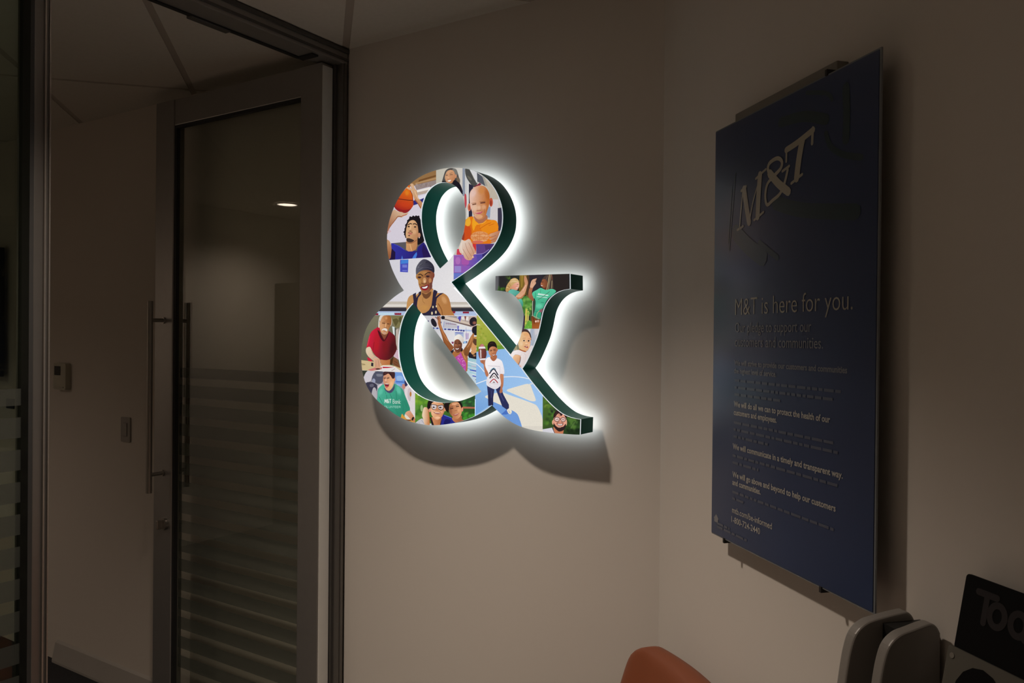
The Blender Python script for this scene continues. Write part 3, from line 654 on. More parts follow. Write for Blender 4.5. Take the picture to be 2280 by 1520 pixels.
    (4,'l',[120,104,66],[-4911,-2050,-4754,-2060],20),
    (4,'l',[120,104,66],[-4891,-2093,-4715,-2077],11),
    (4,'p',[226,223,223],[-4441,-2218,-3926,-2096,-3364,-2105,-3031,-2281,-3660,-2301,-4421,-2268],0),
    (4,'p',[186,42,62],[-3914,-2121,-3390,-2123,-3661,-2162,-3914,-2175],0),
    (4,'p',[202,122,118],[-4604,-2247,-4268,-2162,-3925,-2138,-3962,-2214,-4460,-2286],0),
    (4,'l',[240,238,236],[-3926,-2088,-3476,-2086],16),
    (4,'l',[170,110,120],[-3511,-2254,-3363,-2179],13),
    (4,'l',[226,223,226],[-4849,-2292,-3848,-2310,-2994,-2302],37),
    (4,'s',[122,78,52],[-3482,-1857,-3371,-1798,-3233,-1894,-3169,-2047,-3106,-2143,-3383,-2072,-3481,-1959],0),
    (4,'l',[80,46,34],[-3385,-1926,-3236,-1992],17),
    (4,'l',[80,46,34],[-3402,-1997,-3235,-2062],14),
    (4,'p',[196,130,84,176,108,62,-4003,-1955,-3589,-1945],[-4061,-1885,-3567,-1868,-3584,-2047,-3964,-2077],0),
    (4,'p',[72,46,26],[-3571,-1868,-3420,-1751,-3491,-2047,-3588,-2032],0),
    (4,'p',[200,32,62],[-4647,-1812,-4511,-1846,-4374,-1958,-4588,-1943],0),
    (4,'s',[204,32,60,84,25,28,-4511,-1175,-3481,-1589],[-4070,-753,-4265,-811,-4456,-926,-4570,-1117,-4656,-1407,-4667,-1483,-4527,-1446,-4449,-1534,-4332,-1664,-4157,-1818,-3928,-1885,-3665,-1879,-3438,-1746,-3284,-1501,-3329,-1305,-3372,-1066,-3507,-968,-3676,-895,-3862,-1055,-4015,-970],0),
    (4,'g',[186,30,40],[-3996,-1284,-4052,-1666,-4195,-1828,-4344,-1672,-4409,-1289,-4353,-904,-4208,-745,-4060,-903],0),
    (4,'g',[122,26,30],[-3617,-1421,-3674,-1693,-3816,-1808,-3961,-1698,-4025,-1427,-3968,-1154,-3825,-1040,-3680,-1151],0),
    (4,'g',[66,22,26],[-3310,-1496,-3413,-1730,-3557,-1816,-3658,-1702,-3656,-1455,-3552,-1221,-3408,-1137,-3308,-1251],0),
    (4,'l',[226,60,90],[-4531,-1088,-4625,-1392],28),
    (4,'l',[140,20,32],[-4317,-1288,-4371,-1547],23),
    (4,'s',[74,20,28],[-4168,-856,-4015,-970,-3860,-1200,-3764,-1083,-3691,-912,-3674,-1025,-3860,-1254,-4051,-1113],0),
    (4,'s',[128,76,54],[-3995,-984,-3709,-969,-3782,-1097,-3861,-1171,-3957,-1058],0),
    (4,'s',[216,211,201],[-4131,-759,-4119,-513,-4059,-371,-3942,-311,-3791,-330,-3788,-600,-4055,-759],0),
    (4,'s',[192,182,166],[-3616,-385,-3508,-515,-3525,-671,-3592,-719],0),
    (4,'s',[214,160,114,152,96,52,-3979,-742,-3567,-600],[-4061,-599,-3945,-400,-3791,-355,-3603,-374,-3538,-490,-3544,-643,-3599,-744,-3672,-858,-3690,-969,-3821,-1015,-3939,-987,-4035,-885,-4078,-742],0),
    (4,'g',[168,104,56],[-3529,-487,-3572,-615,-3678,-668,-3787,-615,-3833,-486,-3790,-357,-3683,-305,-3575,-359],0),
    (4,'g',[210,150,100],[-3689,-451,-3713,-510,-3774,-535,-3835,-510,-3861,-450,-3837,-391,-3776,-366,-3714,-391],0),
    (4,'l',[142,106,92],[-4077,-528,-4056,-645],20),
    (4,'s',[214,172,140],[-4034,-642,-4042,-676,-4063,-690,-4085,-676,-4094,-642,-4086,-608,-4064,-593,-4043,-608],0),
    (4,'l',[86,52,36],[-3946,-631,-3825,-631],24),
    (4,'l',[86,52,36],[-3731,-645,-3634,-651],24),
    (4,'l',[120,80,52],[-3958,-596,-3830,-585],14),
    (4,'l',[228,180,132],[-3784,-642,-3805,-747],40),
    (4,'l',[140,84,56],[-3865,-770,-3752,-776],14),
    (4,'s',[228,223,218],[-3948,-830,-3827,-796,-3721,-841,-3747,-904,-3864,-858,-3963,-876],0),
    (4,'l',[150,82,76],[-3898,-887,-3781,-901],14),
    (4,'s',[196,152,128],[-3758,-963,-3783,-987,-3844,-998,-3905,-988,-3931,-964,-3906,-940,-3845,-930,-3783,-939],0),
    (4,'s',[222,204,176,206,156,126,-4584,-1536,-4136,-2030],[-4686,-1497,-4527,-1446,-4445,-1534,-4347,-1690,-4231,-1774,-4096,-1840,-4038,-1913,-4017,-2069,-4038,-2204,-4191,-2195,-4269,-2137,-4313,-1963,-4410,-1893,-4582,-1784,-4696,-1642],0),
    (4,'l',[190,160,130],[-4448,-1563,-4350,-1719,-4234,-1817],23),
    (4,'l',[182,176,162],[-4391,-1870,-4273,-1789,-4169,-1816],28),
    (4,'l',[150,112,86],[-4229,-1906,-4227,-2121],13),
    (4,'l',[150,112,86],[-4134,-1875,-4089,-2100],13),
    (4,'s',[70,46,40],[-4019,-2204,-4053,-2223,-4133,-2233,-4215,-2228,-4249,-2211,-4215,-2191,-4134,-2181,-4053,-2187],0),
    (4,'p',[40,35,50],[-4444,-1992,-4343,-2006,-4353,-2127,-4454,-2113],0),
    (5,'p',[152,152,164],[-5814,-1930,-1859,-1838,-1831,-4297,-5783,-4591],0),
    (5,'p',[50,55,46],[-4928,-2273,-4607,-2274,-4648,-2438,-4808,-2501,-4926,-2491],0),
    (5,'s',[202,197,206],[-4615,-2285,-4244,-2309,-4357,-2514,-4529,-2667,-4708,-2689,-4792,-2529],0),
    (5,'s',[80,82,100],[-4247,-2304,-3840,-2319,-3897,-2626,-4067,-2721,-4320,-2659,-4422,-2560],0),
    (5,'s',[152,157,182],[-4244,-2625,-4266,-2687,-4320,-2714,-4374,-2691,-4398,-2631,-4376,-2569,-4322,-2542,-4267,-2565],0),
    (5,'s',[120,122,136],[-4189,-2379,-3923,-2385,-3960,-2457,-4169,-2464],0),
    (5,'s',[58,56,74],[-4688,-2714,-4397,-2674,-4162,-2779,-4216,-3040,-4349,-3192,-4607,-2971],0),
    (5,'s',[96,96,112],[-4512,-2765,-4358,-2730,-4318,-2814,-4472,-2850],0),
    (5,'s',[178,174,180],[-4345,-2870,-4218,-2896,-4172,-3181,-4232,-3327,-4411,-3135],0),
    (5,'s',[206,200,204],[-4146,-2807,-3995,-2715,-3899,-2769,-4088,-2891],0),
    (5,'s',[112,152,216],[-3369,-2301,-3082,-2292,-2927,-2463,-2892,-2616,-3058,-2757,-3320,-2691,-3367,-2479],0),
    (5,'s',[150,182,226],[-3286,-2434,-3066,-2412,-2991,-2536,-3248,-2573],0),
    (5,'l',[70,110,190],[-3303,-2617,-2954,-2618],37),
    (5,'l',[170,196,230],[-3283,-2715,-3117,-2723],23),
    (5,'s',[217,210,214],[-2934,-2785,-2772,-2681,-2339,-2926,-2327,-3947,-2635,-3606,-2875,-3187],0),
    (5,'s',[196,184,190],[-2770,-2834,-2626,-2855,-2675,-3247,-2785,-3113],0),
    (5,'s',[182,122,62],[-2617,-3008,-2629,-3067,-2659,-3093,-2690,-3070,-2703,-3012,-2691,-2952,-2661,-2926,-2630,-2949],0),
    (5,'s',[192,132,118],[-3033,-2705,-2935,-2682,-2890,-2811,-2988,-2849],0),
    (5,'s',[50,50,90],[-2926,-2550,-2772,-2667,-2898,-2764],0),
    (5,'p',[206,150,62],[-3125,-3677,-2905,-3734,-2434,-3954,-3159,-3890],0),
    (5,'s',[217,212,198],[-2923,-3735,-2760,-3678,-2604,-3826,-2813,-3862],0),
    (5,'s',[120,70,40],[-2596,-3882,-2643,-3902,-2758,-3917,-2873,-3917,-2921,-3903,-2873,-3882,-2758,-3867,-2643,-3867],0),
    (5,'s',[76,176,150,44,136,110,-3993,-2887,-3089,-3619],[-3843,-2721,-3994,-2787,-4126,-2921,-4142,-3151,-4186,-3368,-4177,-3410,-4024,-3488,-3833,-3580,-3550,-3688,-3308,-3798,-3101,-3847,-3033,-3686,-2919,-3785,-2902,-3678,-2679,-3539,-2761,-3321,-2872,-3117,-2984,-2899,-3098,-2806,-3283,-2715,-3376,-2691],0),
    (5,'g',[104,202,176],[-3046,-2858,-3032,-3021,-3109,-3110,-3234,-3072,-3333,-2930,-3347,-2766,-3269,-2677,-3144,-2716],0),
    (5,'g',[100,196,170],[-3871,-3014,-3961,-3124,-4069,-3153,-4132,-3085,-4113,-2959,-4023,-2849,-3915,-2820,-3852,-2888],0),
    (5,'l',[42,128,104],[-3726,-3088,-3705,-3243],26),
    (5,'l',[42,128,104],[-3577,-3039,-3478,-3192],23),
    (5,'l',[42,128,104],[-3299,-2941,-3274,-3221],23),
    (5,'l',[42,128,104],[-3001,-3264,-2975,-3626],34),
    (5,'l',[42,128,104],[-4065,-3176,-3850,-3450],23),
    (5,'l',[42,128,104],[-2928,-3260,-2817,-3463],23),
    (5,'l',[42,128,104],[-3645,-3552,-3420,-3667],20),
    (5,'l',[42,128,104],[-3310,-3547,-3217,-3697],20),
    (5,'l',[42,128,104],[-3803,-2935,-3764,-3047],17),
    (5,'s',[214,162,132,190,126,90,-2815,-3645,-2507,-3848],[-2888,-3663,-2704,-3566,-2559,-3685,-2468,-3804,-2398,-3952,-2596,-3887,-2741,-3782],0),
    (5,'p',[30,28,30],[-2561,-3763,-2489,-3786,-2556,-3901,-2618,-3858],0),
    (5,'s',[72,72,104],[-3845,-2852,-3765,-2951,-3614,-3018,-3462,-2968,-3370,-2832,-3372,-2682,-3430,-2806,-3615,-2944,-3766,-2880],0),
    (5,'g',[50,50,76],[-3625,-2998,-3634,-3006,-3652,-3009,-3669,-3004,-3675,-2995,-3666,-2987,-3648,-2984,-3631,-2989],0),
    (5,'g',[100,100,132],[-3648,-3012,-3666,-3007,-3678,-2990,-3676,-2970,-3662,-2960,-3644,-2964,-3632,-2981,-3634,-3001],0),
    (5,'g',[100,100,132],[-3619,-2950,-3631,-2956,-3646,-2954,-3657,-2946,-3656,-2935,-3645,-2929,-3629,-2931,-3619,-2940],0),
    (5,'g',[100,100,132],[-3554,-2965,-3564,-2976,-3585,-2979,-3605,-2974,-3612,-2963,-3602,-2953,-3581,-2949,-3561,-2954],0),
    (5,'g',[50,50,76],[-3507,-2969,-3525,-2973,-3548,-2965,-3562,-2949,-3559,-2935,-3541,-2931,-3518,-2940,-3504,-2955],0),
    (5,'g',[50,50,76],[-3611,-2962,-3629,-2960,-3641,-2948,-3638,-2932,-3624,-2923,-3605,-2925,-3594,-2937,-3596,-2953],0),
    (5,'g',[100,100,132],[-3596,-2939,-3610,-2945,-3627,-2941,-3637,-2930,-3635,-2919,-3621,-2913,-3604,-2917,-3594,-2928],0),
    (5,'g',[100,100,132],[-3626,-2962,-3646,-2966,-3662,-2959,-3666,-2944,-3654,-2931,-3634,-2927,-3617,-2934,-3614,-2949],0),
    (5,'g',[100,100,132],[-3495,-2966,-3498,-2951,-3483,-2935,-3460,-2927,-3442,-2932,-3439,-2947,-3454,-2963,-3477,-2971],0),
    (5,'g',[100,100,132],[-3639,-2940,-3639,-2925,-3625,-2915,-3607,-2916,-3595,-2927,-3595,-2942,-3608,-2952,-3626,-2952],0),
    (5,'s',[212,142,112],[-3337,-2537,-3350,-2589,-3384,-2612,-3418,-2592,-3433,-2541,-3420,-2488,-3386,-2465,-3351,-2486],0),
    (5,'s',[206,146,116,228,174,128,-3845,-2595,-3468,-2723],[-3887,-2497,-3847,-2408,-3697,-2346,-3509,-2410,-3412,-2480,-3399,-2649,-3464,-2810,-3593,-2932,-3747,-2910,-3827,-2768,-3886,-2626],0),
    (5,'g',[236,186,140],[-3414,-2692,-3445,-2788,-3523,-2830,-3602,-2794,-3635,-2701,-3604,-2605,-3526,-2563,-3447,-2599],0),
    (5,'s',[66,39,42],[-3880,-2426,-3874,-2306,-3660,-2279,-3377,-2290,-3371,-2479,-3467,-2519,-3542,-2431,-3655,-2350,-3771,-2399],0),
    (5,'l',[96,60,56],[-3772,-2323,-3772,-2380],17),
    (5,'l',[44,24,30],[-3622,-2304,-3509,-2427],28),
    (5,'l',[70,45,40],[-3860,-2528,-3766,-2516],24),
    (5,'l',[70,45,40],[-3717,-2523,-3616,-2502],24),
    (5,'l',[60,40,36],[-3868,-2491,-3770,-2479],13),
    (5,'l',[60,40,36],[-3714,-2488,-3609,-2468],13),
    (5,'l',[238,194,166],[-3766,-2536,-3769,-2610],34),
    (5,'l',[160,98,80],[-3816,-2640,-3716,-2642],14),
    (5,'s',[110,26,42],[-3813,-2708,-3629,-2698,-3647,-2789,-3729,-2835,-3790,-2781],0),
    (5,'l',[238,232,228],[-3783,-2710,-3648,-2707],20),
    (5,'s',[202,82,92],[-3671,-2796,-3685,-2814,-3719,-2822,-3754,-2817,-3769,-2800,-3755,-2782,-3720,-2774,-3685,-2780],0),
    (5,'l',[228,236,232],[-3806,-3359,-3801,-3234,-3766,-3327,-3734,-3232,-3727,-3357],21),
    (5,'l',[228,236,232],[-3625,-3354,-3689,-3262,-3674,-3231,-3654,-3255,-3700,-3319,-3676,-3355,-3645,-3334,-3626,-3292],21),
    (5,'l',[228,236,232],[-3604,-3229,-3526,-3226],21),
    (5,'l',[228,236,232],[-3565,-3227,-3564,-3352],21),
    (5,'l',[216,230,224],[-3440,-3227,-3439,-3363,-3393,-3361,-3372,-3329,-3394,-3293,-3439,-3295],13),
    (5,'l',[216,230,224],[-3440,-3227,-3398,-3226,-3380,-3257,-3397,-3294],13),
    (5,'l',[216,230,224],[-3287,-3277,-3286,-3358],13),
    (5,'l',[216,230,224],[-3287,-3290,-3312,-3273,-3340,-3301,-3339,-3337,-3311,-3359,-3286,-3335],13),
    (5,'l',[216,230,224],[-3254,-3276,-3254,-3357],13),
    (5,'l',[216,230,224],[-3254,-3298,-3227,-3273,-3198,-3292,-3198,-3355],13),
    (5,'l',[216,230,224],[-3163,-3219,-3162,-3354],13),
    (5,'l',[216,230,224],[-3107,-3272,-3162,-3316,-3102,-3352],13),
    (5,'l',[160,214,198],[-3882,-3466,-3847,-3527,-3814,-3463],11),
    (5,'l',[160,214,198],[-3757,-3461,-3723,-3480,-3723,-3501,-3757,-3523,-3791,-3504,-3791,-3483,-3757,-3461],11),
    (5,'l',[160,214,198],[-3701,-3459,-3700,-3521,-3643,-3519],11),
    (5,'l',[160,214,198],[-3611,-3455,-3611,-3501,-3577,-3516,-3543,-3498,-3544,-3452],11),
    (5,'l',[160,214,198],[-3521,-3514,-3521,-3452,-3454,-3511,-3454,-3449],11),
    (5,'l',[160,214,198],[-3432,-3448,-3365,-3445],11),
    (5,'l',[160,214,198],[-3399,-3447,-3398,-3509],11),
    (5,'l',[160,214,198],[-3283,-3442,-3343,-3445,-3342,-3507,-3283,-3504],11),
    (5,'l',[160,214,198],[-3343,-3476,-3293,-3474],11),
    (5,'l',[160,214,198],[-3195,-3439,-3254,-3441,-3254,-3503,-3194,-3500],11),
    (5,'l',[160,214,198],[-3254,-3472,-3204,-3470],11),
    (5,'l',[160,214,198],[-3165,-3499,-3166,-3438,-3117,-3436,-3103,-3450,-3116,-3466,-3166,-3468],11),
    (5,'l',[160,214,198],[-3139,-3467,-3099,-3497],11),
    (6,'p',[84,132,46,40,76,36,-2367,-3105,-72,-3651],[-2919,-2014,310,-1929,338,-4408,-2889,-4667],0),
    (6,'g',[130,172,52],[-2417,-3342,-2424,-3255,-2334,-3166,-2199,-3128,-2099,-3162,-2091,-3249,-2181,-3338,-2315,-3376],0),
    (6,'g',[72,128,44],[-2256,-3444,-2348,-3428,-2424,-3341,-2440,-3234,-2387,-3170,-2295,-3186,-2219,-3274,-2203,-3380],0),
    (6,'g',[104,156,48],[-2187,-3384,-2261,-3458,-2414,-3482,-2558,-3442,-2606,-3361,-2531,-3286,-2377,-3263,-2235,-3303],0),
    (6,'g',[72,128,44],[-2215,-3430,-2288,-3453,-2408,-3428,-2505,-3368,-2521,-3309,-2447,-3286,-2326,-3312,-2230,-3371],0),
    (6,'g',[72,128,44],[-2305,-3255,-2320,-3185,-2258,-3114,-2157,-3083,-2076,-3110,-2061,-3179,-2122,-3250,-2223,-3281],0),
    (6,'g',[130,172,52],[-2114,-3102,-2101,-3036,-2000,-2953,-1871,-2902,-1789,-2912,-1801,-2978,-1902,-3060,-2031,-3112],0),
    (6,'g',[104,156,48],[-2072,-3338,-2101,-3273,-2054,-3165,-1959,-3077,-1872,-3061,-1844,-3125,-1890,-3233,-1985,-3321],0),
    (6,'g',[104,156,48],[-1966,-3347,-2090,-3328,-2163,-3237,-2142,-3127,-2040,-3063,-1917,-3082,-1845,-3173,-1865,-3283],0),
    (6,'g',[130,172,52],[-2469,-3354,-2562,-3296,-2571,-3204,-2490,-3132,-2368,-3122,-2276,-3180,-2268,-3271,-2347,-3344],0),
    (6,'g',[130,172,52],[-2296,-3173,-2423,-3196,-2548,-3135,-2596,-3026,-2539,-2932,-2410,-2910,-2286,-2971,-2239,-3079],0),
    (6,'g',[104,156,48],[-2124,-3118,-2138,-3047,-2070,-2969,-1962,-2930,-1877,-2952,-1864,-3022,-1930,-3100,-2038,-3140],0),
    (6,'g',[104,156,48],[-2038,-3314,-2112,-3368,-2256,-3375,-2384,-3330,-2422,-3260,-2347,-3206,-2203,-3199,-2075,-3244],0),
    (6,'g',[72,128,44],[-2144,-3274,-2171,-3197,-2106,-3084,-1987,-3002,-1885,-2998,-1859,-3074,-1923,-3186,-2042,-3269],0),
    (6,'g',[104,156,48],[-2504,-3392,-2511,-3328,-2453,-3271,-2364,-3255,-2297,-3289,-2290,-3353,-2347,-3409,-2436,-3425],0),
    (6,'g',[44,90,36],[-2469,-3739,-2497,-3687,-2462,-3615,-2385,-3565,-2311,-3566,-2284,-3618,-2319,-3690,-2395,-3740],0),
    (6,'g',[44,90,36],[-2347,-3634,-2403,-3562,-2374,-3475,-2276,-3426,-2168,-3443,-2113,-3515,-2142,-3601,-2239,-3651],0),
    (6,'g',[60,116,44],[-2237,-3511,-2319,-3469,-2335,-3404,-2274,-3355,-2172,-3350,-2090,-3392,-2075,-3456,-2136,-3505],0),
    (6,'g',[92,142,60],[-2538,-3602,-2550,-3533,-2478,-3446,-2364,-3392,-2276,-3402,-2265,-3471,-2337,-3558,-2450,-3612],0),
    (6,'g',[92,142,60],[-2611,-3460,-2584,-3384,-2469,-3324,-2335,-3314,-2259,-3361,-2286,-3436,-2400,-3497,-2535,-3507],0),
    (6,'g',[92,142,60],[-2289,-3927,-2385,-3907,-2444,-3823,-2431,-3724,-2354,-3669,-2259,-3689,-2201,-3773,-2213,-3871],0),
    (6,'g',[60,116,44],[-2301,-3811,-2384,-3785,-2443,-3691,-2443,-3584,-2384,-3526,-2301,-3552,-2242,-3646,-2242,-3753],0),
    (6,'g',[92,142,60],[-2334,-3851,-2442,-3866,-2514,-3826,-2507,-3755,-2425,-3695,-2317,-3681,-2246,-3720,-2253,-3791],0),
    (6,'g',[92,142,60],[-2228,-3825,-2258,-3770,-2224,-3670,-2147,-3585,-2072,-3564,-2043,-3619,-2076,-3718,-2153,-3803],0),
    (6,'g',[60,116,44],[-2351,-3643,-2438,-3598,-2454,-3530,-2388,-3478,-2281,-3473,-2194,-3518,-2179,-3586,-2244,-3638],0),
    (6,'s',[150,176,120],[-2124,-3450,-2139,-3529,-2176,-3563,-2214,-3533,-2230,-3456,-2216,-3377,-2178,-3343,-2141,-3373],0),
    (6,'p',[44,74,46],[-650,-3127,33,-2947,37,-3289,-499,-3319],0),
    (6,'g',[50,104,50],[-169,-3234,-145,-3175,-67,-3139,19,-3146,63,-3194,40,-3253,-38,-3289,-125,-3282],0),
    (6,'g',[60,132,58],[-319,-3287,-368,-3342,-451,-3356,-520,-3321,-534,-3256,-485,-3201,-402,-3187,-334,-3223],0),
    (6,'g',[60,132,58],[-531,-3219,-531,-3171,-474,-3112,-393,-3075,-336,-3083,-335,-3130,-392,-3190,-473,-3227],0),
    (6,'g',[50,104,50],[-456,-3283,-449,-3230,-395,-3191,-325,-3189,-280,-3226,-286,-3279,-340,-3318,-410,-3320],0),
    (6,'g',[50,104,50],[-419,-3217,-474,-3188,-491,-3121,-460,-3055,-399,-3029,-345,-3058,-328,-3125,-359,-3191],0),
    (6,'g',[40,84,46],[-20,-3169,-89,-3190,-152,-3166,-171,-3112,-136,-3058,-67,-3037,-5,-3061,15,-3115],0),
    (6,'g',[40,84,46],[-252,-3187,-299,-3152,-305,-3078,-267,-3009,-207,-2985,-160,-3020,-154,-3094,-192,-3163],0),
    (6,'g',[40,84,46],[-310,-3177,-369,-3170,-399,-3136,-382,-3094,-329,-3069,-270,-3076,-240,-3111,-257,-3153],0),
    (6,'g',[50,104,50],[-8,-3209,-54,-3219,-109,-3196,-139,-3152,-127,-3114,-81,-3103,-27,-3127,4,-3171],0),
    (6,'g',[60,132,58],[-306,-3164,-286,-3126,-218,-3095,-141,-3089,-102,-3113,-122,-3151,-190,-3182,-267,-3187],0),
    (6,'g',[62,140,48],[-407,-3778,-467,-3722,-460,-3656,-390,-3618,-298,-3630,-239,-3686,-246,-3752,-315,-3790],0),
    (6,'g',[40,92,40],[-222,-3612,-247,-3562,-221,-3510,-158,-3485,-96,-3502,-71,-3551,-97,-3603,-159,-3628],0),
    (6,'g',[62,140,48],[-582,-3510,-554,-3465,-485,-3442,-414,-3454,-383,-3495,-410,-3540,-480,-3563,-551,-3551],0),
    (6,'g',[82,158,56],[-179,-3669,-242,-3662,-285,-3612,-282,-3550,-235,-3511,-172,-3519,-130,-3568,-133,-3630],0),
    (6,'g',[62,140,48],[-168,-3702,-207,-3635,-172,-3555,-83,-3508,6,-3521,45,-3588,10,-3668,-78,-3715],0),
    (6,'g',[40,92,40],[-424,-3618,-489,-3595,-515,-3534,-487,-3472,-421,-3444,-357,-3467,-331,-3527,-359,-3590],0),
    (6,'g',[82,158,56],[-475,-3763,-516,-3713,-499,-3646,-432,-3601,-356,-3604,-315,-3655,-332,-3722,-398,-3767],0),
    (6,'g',[82,158,56],[-457,-3563,-443,-3512,-369,-3465,-279,-3448,-225,-3472,-239,-3523,-313,-3570,-403,-3587],0),
    (6,'g',[62,140,48],[-383,-3727,-426,-3693,-426,-3635,-381,-3586,-320,-3576,-276,-3610,-277,-3668,-321,-3716],0),
    (6,'g',[62,140,48],[-277,-3627,-355,-3673,-452,-3662,-511,-3600,-496,-3524,-417,-3478,-320,-3489,-262,-3551],0),
    (6,'g',[82,158,56],[38,-3726,-69,-3725,-151,-3652,-159,-3551,-89,-3481,18,-3483,99,-3555,107,-3656],0),
    (6,'g',[62,140,48],[-195,-3597,-190,-3527,-134,-3482,-59,-3489,-9,-3542,-14,-3611,-70,-3656,-145,-3650],0),
    (6,'g',[82,158,56],[-160,-3707,-176,-3633,-122,-3567,-29,-3548,48,-3587,64,-3660,10,-3726,-83,-3746],0),
    (6,'g',[62,140,48],[-513,-3723,-494,-3660,-404,-3607,-297,-3594,-236,-3629,-254,-3691,-343,-3745,-450,-3758],0),
    (6,'g',[40,92,40],[-49,-3703,-115,-3715,-173,-3685,-189,-3629,-154,-3580,-87,-3568,-29,-3599,-13,-3655],0),
    (6,'g',[62,140,48],[-325,-3624,-287,-3559,-189,-3524,-89,-3540,-44,-3598,-81,-3663,-179,-3698,-280,-3682],0),
    (6,'p',[168,102,78],[-533,-3305,37,-3294,38,-3344,-532,-3371],0),
    (6,'s',[192,190,197],[-2464,-3982,-2217,-3811,-2108,-3820,-2001,-3951,-1739,-3933,-1673,-4011,-2427,-4076],0),
    (6,'l',[150,148,156],[-2181,-3853,-2075,-3956],17),
    (6,'l',[160,158,166],[-2305,-3916,-2251,-3981],14),
    (6,'s',[228,202,174,190,122,72,-2096,-3641,-1850,-3654],[-2115,-3491,-2067,-3417,-1958,-3419,-1894,-3492,-1857,-3695,-1838,-3831,-1843,-4022,-2021,-4021,-2111,-3807,-2159,-3686],0),
    (6,'l',[150,86,46],[-1884,-3491,-1853,-3695,-1837,-3899],23),
    (6,'p',[196,132,92,160,98,62,-1658,-3819,-1332,-3798],[-1763,-3730,-1279,-3619,-1345,-3785,-1411,-3993,-1655,-4009,-1761,-3880],0),
    (6,'p',[35,28,32],[-1839,-3735,-1763,-3730,-1638,-4008,-1733,-4015],0),
    (6,'p',[40,32,36],[-1349,-3772,-1315,-3770,-1330,-3987,-1415,-3993],0),
    (6,'s',[38,41,132],[-1333,-3649,-1245,-3614,-978,-3678,-873,-3712,-544,-3787,-791,-3883,-1329,-4001,-1345,-3839],0),
    (6,'l',[82,122,212],[-1228,-3629,-941,-3695],21),
    (6,'s',[26,28,92],[-1179,-3761,-977,-3775,-1009,-3871,-1245,-3927],0),
    (6,'s',[28,20,22],[-1929,-3453,-1931,-3289,-1838,-3174,-1322,-3148,-1215,-3318,-1049,-3295,-1047,-3457,-1182,-3465,-1286,-3322,-1321,-3229,-1492,-3218,-1699,-3229,-1785,-3322,-1821,-3460],0),
    (6,'s',[216,142,128],[-1790,-3500,-1802,-3545,-1834,-3565,-1866,-3549,-1880,-3505,-1867,-3460,-1835,-3439,-1803,-3456],0),
    (6,'s',[226,172,132,196,132,92,-1662,-3479,-1267,-3523],[-1804,-3432,-1785,-3322,-1699,-3229,-1493,-3184,-1287,-3249,-1231,-3400,-1210,-3453,-1263,-3580,-1346,-3707,-1486,-3800,-1606,-3780,-1746,-3664,-1785,-3554],0),
    (6,'s',[214,150,112],[-1169,-3437,-1178,-3481,-1199,-3501,-1221,-3484,-1230,-3440,-1222,-3396,-1200,-3377,-1179,-3393],0),
    (6,'g',[236,188,152],[-1585,-3556,-1611,-3609,-1677,-3635,-1743,-3617,-1771,-3567,-1745,-3513,-1679,-3488,-1613,-3505],0),
    (6,'g',[226,170,130],[-1252,-3523,-1276,-3570,-1334,-3593,-1393,-3577,-1418,-3532,-1394,-3484,-1336,-3462,-1277,-3478],0),
    (6,'s',[232,184,146],[-1401,-3721,-1431,-3752,-1503,-3768,-1576,-3761,-1607,-3734,-1577,-3703,-1504,-3687,-1431,-3694],0),
    (6,'s',[206,196,200],[-1757,-3315,-1567,-3332,-1579,-3436,-1689,-3458,-1756,-3389],0),
    (6,'s',[200,188,190],[-1481,-3338,-1293,-3317,-1295,-3422,-1387,-3452,-1473,-3411],0),
    (6,'s',[60,38,32],[-1607,-3391,-1623,-3408,-1662,-3417,-1701,-3413,-1718,-3397,-1702,-3380,-1663,-3371,-1624,-3376],0),
    (6,'s',[60,38,32],[-1341,-3384,-1357,-3402,-1396,-3410,-1435,-3406,-1451,-3391,-1435,-3373,-1396,-3364,-1358,-3369],0),
    (6,'s',[236,230,228],[-1614,-3383,-1618,-3389,-1628,-3392,-1638,-3390,-1642,-3385,-1638,-3379,-1628,-3376,-1618,-3378],0),
    (6,'l',[25,22,30],[-1767,-3305,-1560,-3321,-1572,-3449,-1693,-3472,-1770,-3395,-1767,-3305],18),
    (6,'l',[25,22,30],[-1487,-3333,-1283,-3308,-1281,-3432,-1387,-3468,-1487,-3417,-1487,-3333],18),
    (6,'l',[25,22,30],[-1560,-3330,-1487,-3336],17),
    (6,'l',[25,22,30],[-1283,-3322,-1218,-3345],16),
    (6,'s',[204,136,96],[-1459,-3456,-1481,-3480,-1537,-3493,-1593,-3487,-1617,-3465,-1594,-3441,-1538,-3428,-1482,-3434],0),
    (6,'l',[150,90,66],[-1610,-3482,-1464,-3481],14),
    (6,'s',[150,80,70],[-1668,-3555,-1505,-3562,-1379,-3544,-1447,-3610,-1591,-3605],0),
    (6,'l',[232,222,212],[-1616,-3571,-1413,-3567],17),
    (6,'l',[170,110,84],[-1695,-3535,-1660,-3574],13),
    (6,'s',[30,20,20],[-1226,-3251,-1017,-3173,-650,-3127,-510,-3253,-496,-3372,-565,-3362,-649,-3220,-733,-3178,-983,-3211,-1065,-3390,-1060,-3538,-1190,-3438],0),
    (6,'s',[186,122,84,160,98,66,-843,-3699,-561,-3748],[-894,-3676,-542,-3600,-521,-3706,-419,-3773,-642,-3860,-859,-3794],0),
    (6,'s',[208,144,114],[-467,-3397,-477,-3446,-503,-3468,-529,-3449,-540,-3401,-530,-3351,-504,-3330,-478,-3348],0),
    (6,'s',[168,106,72,212,152,110,-997,-3440,-614,-3392],[-1035,-3389,-999,-3252,-849,-3180,-683,-3175,-596,-3257,-545,-3361,-527,-3493,-575,-3618,-677,-3707,-810,-3703,-914,-3639,-1016,-3522],0),
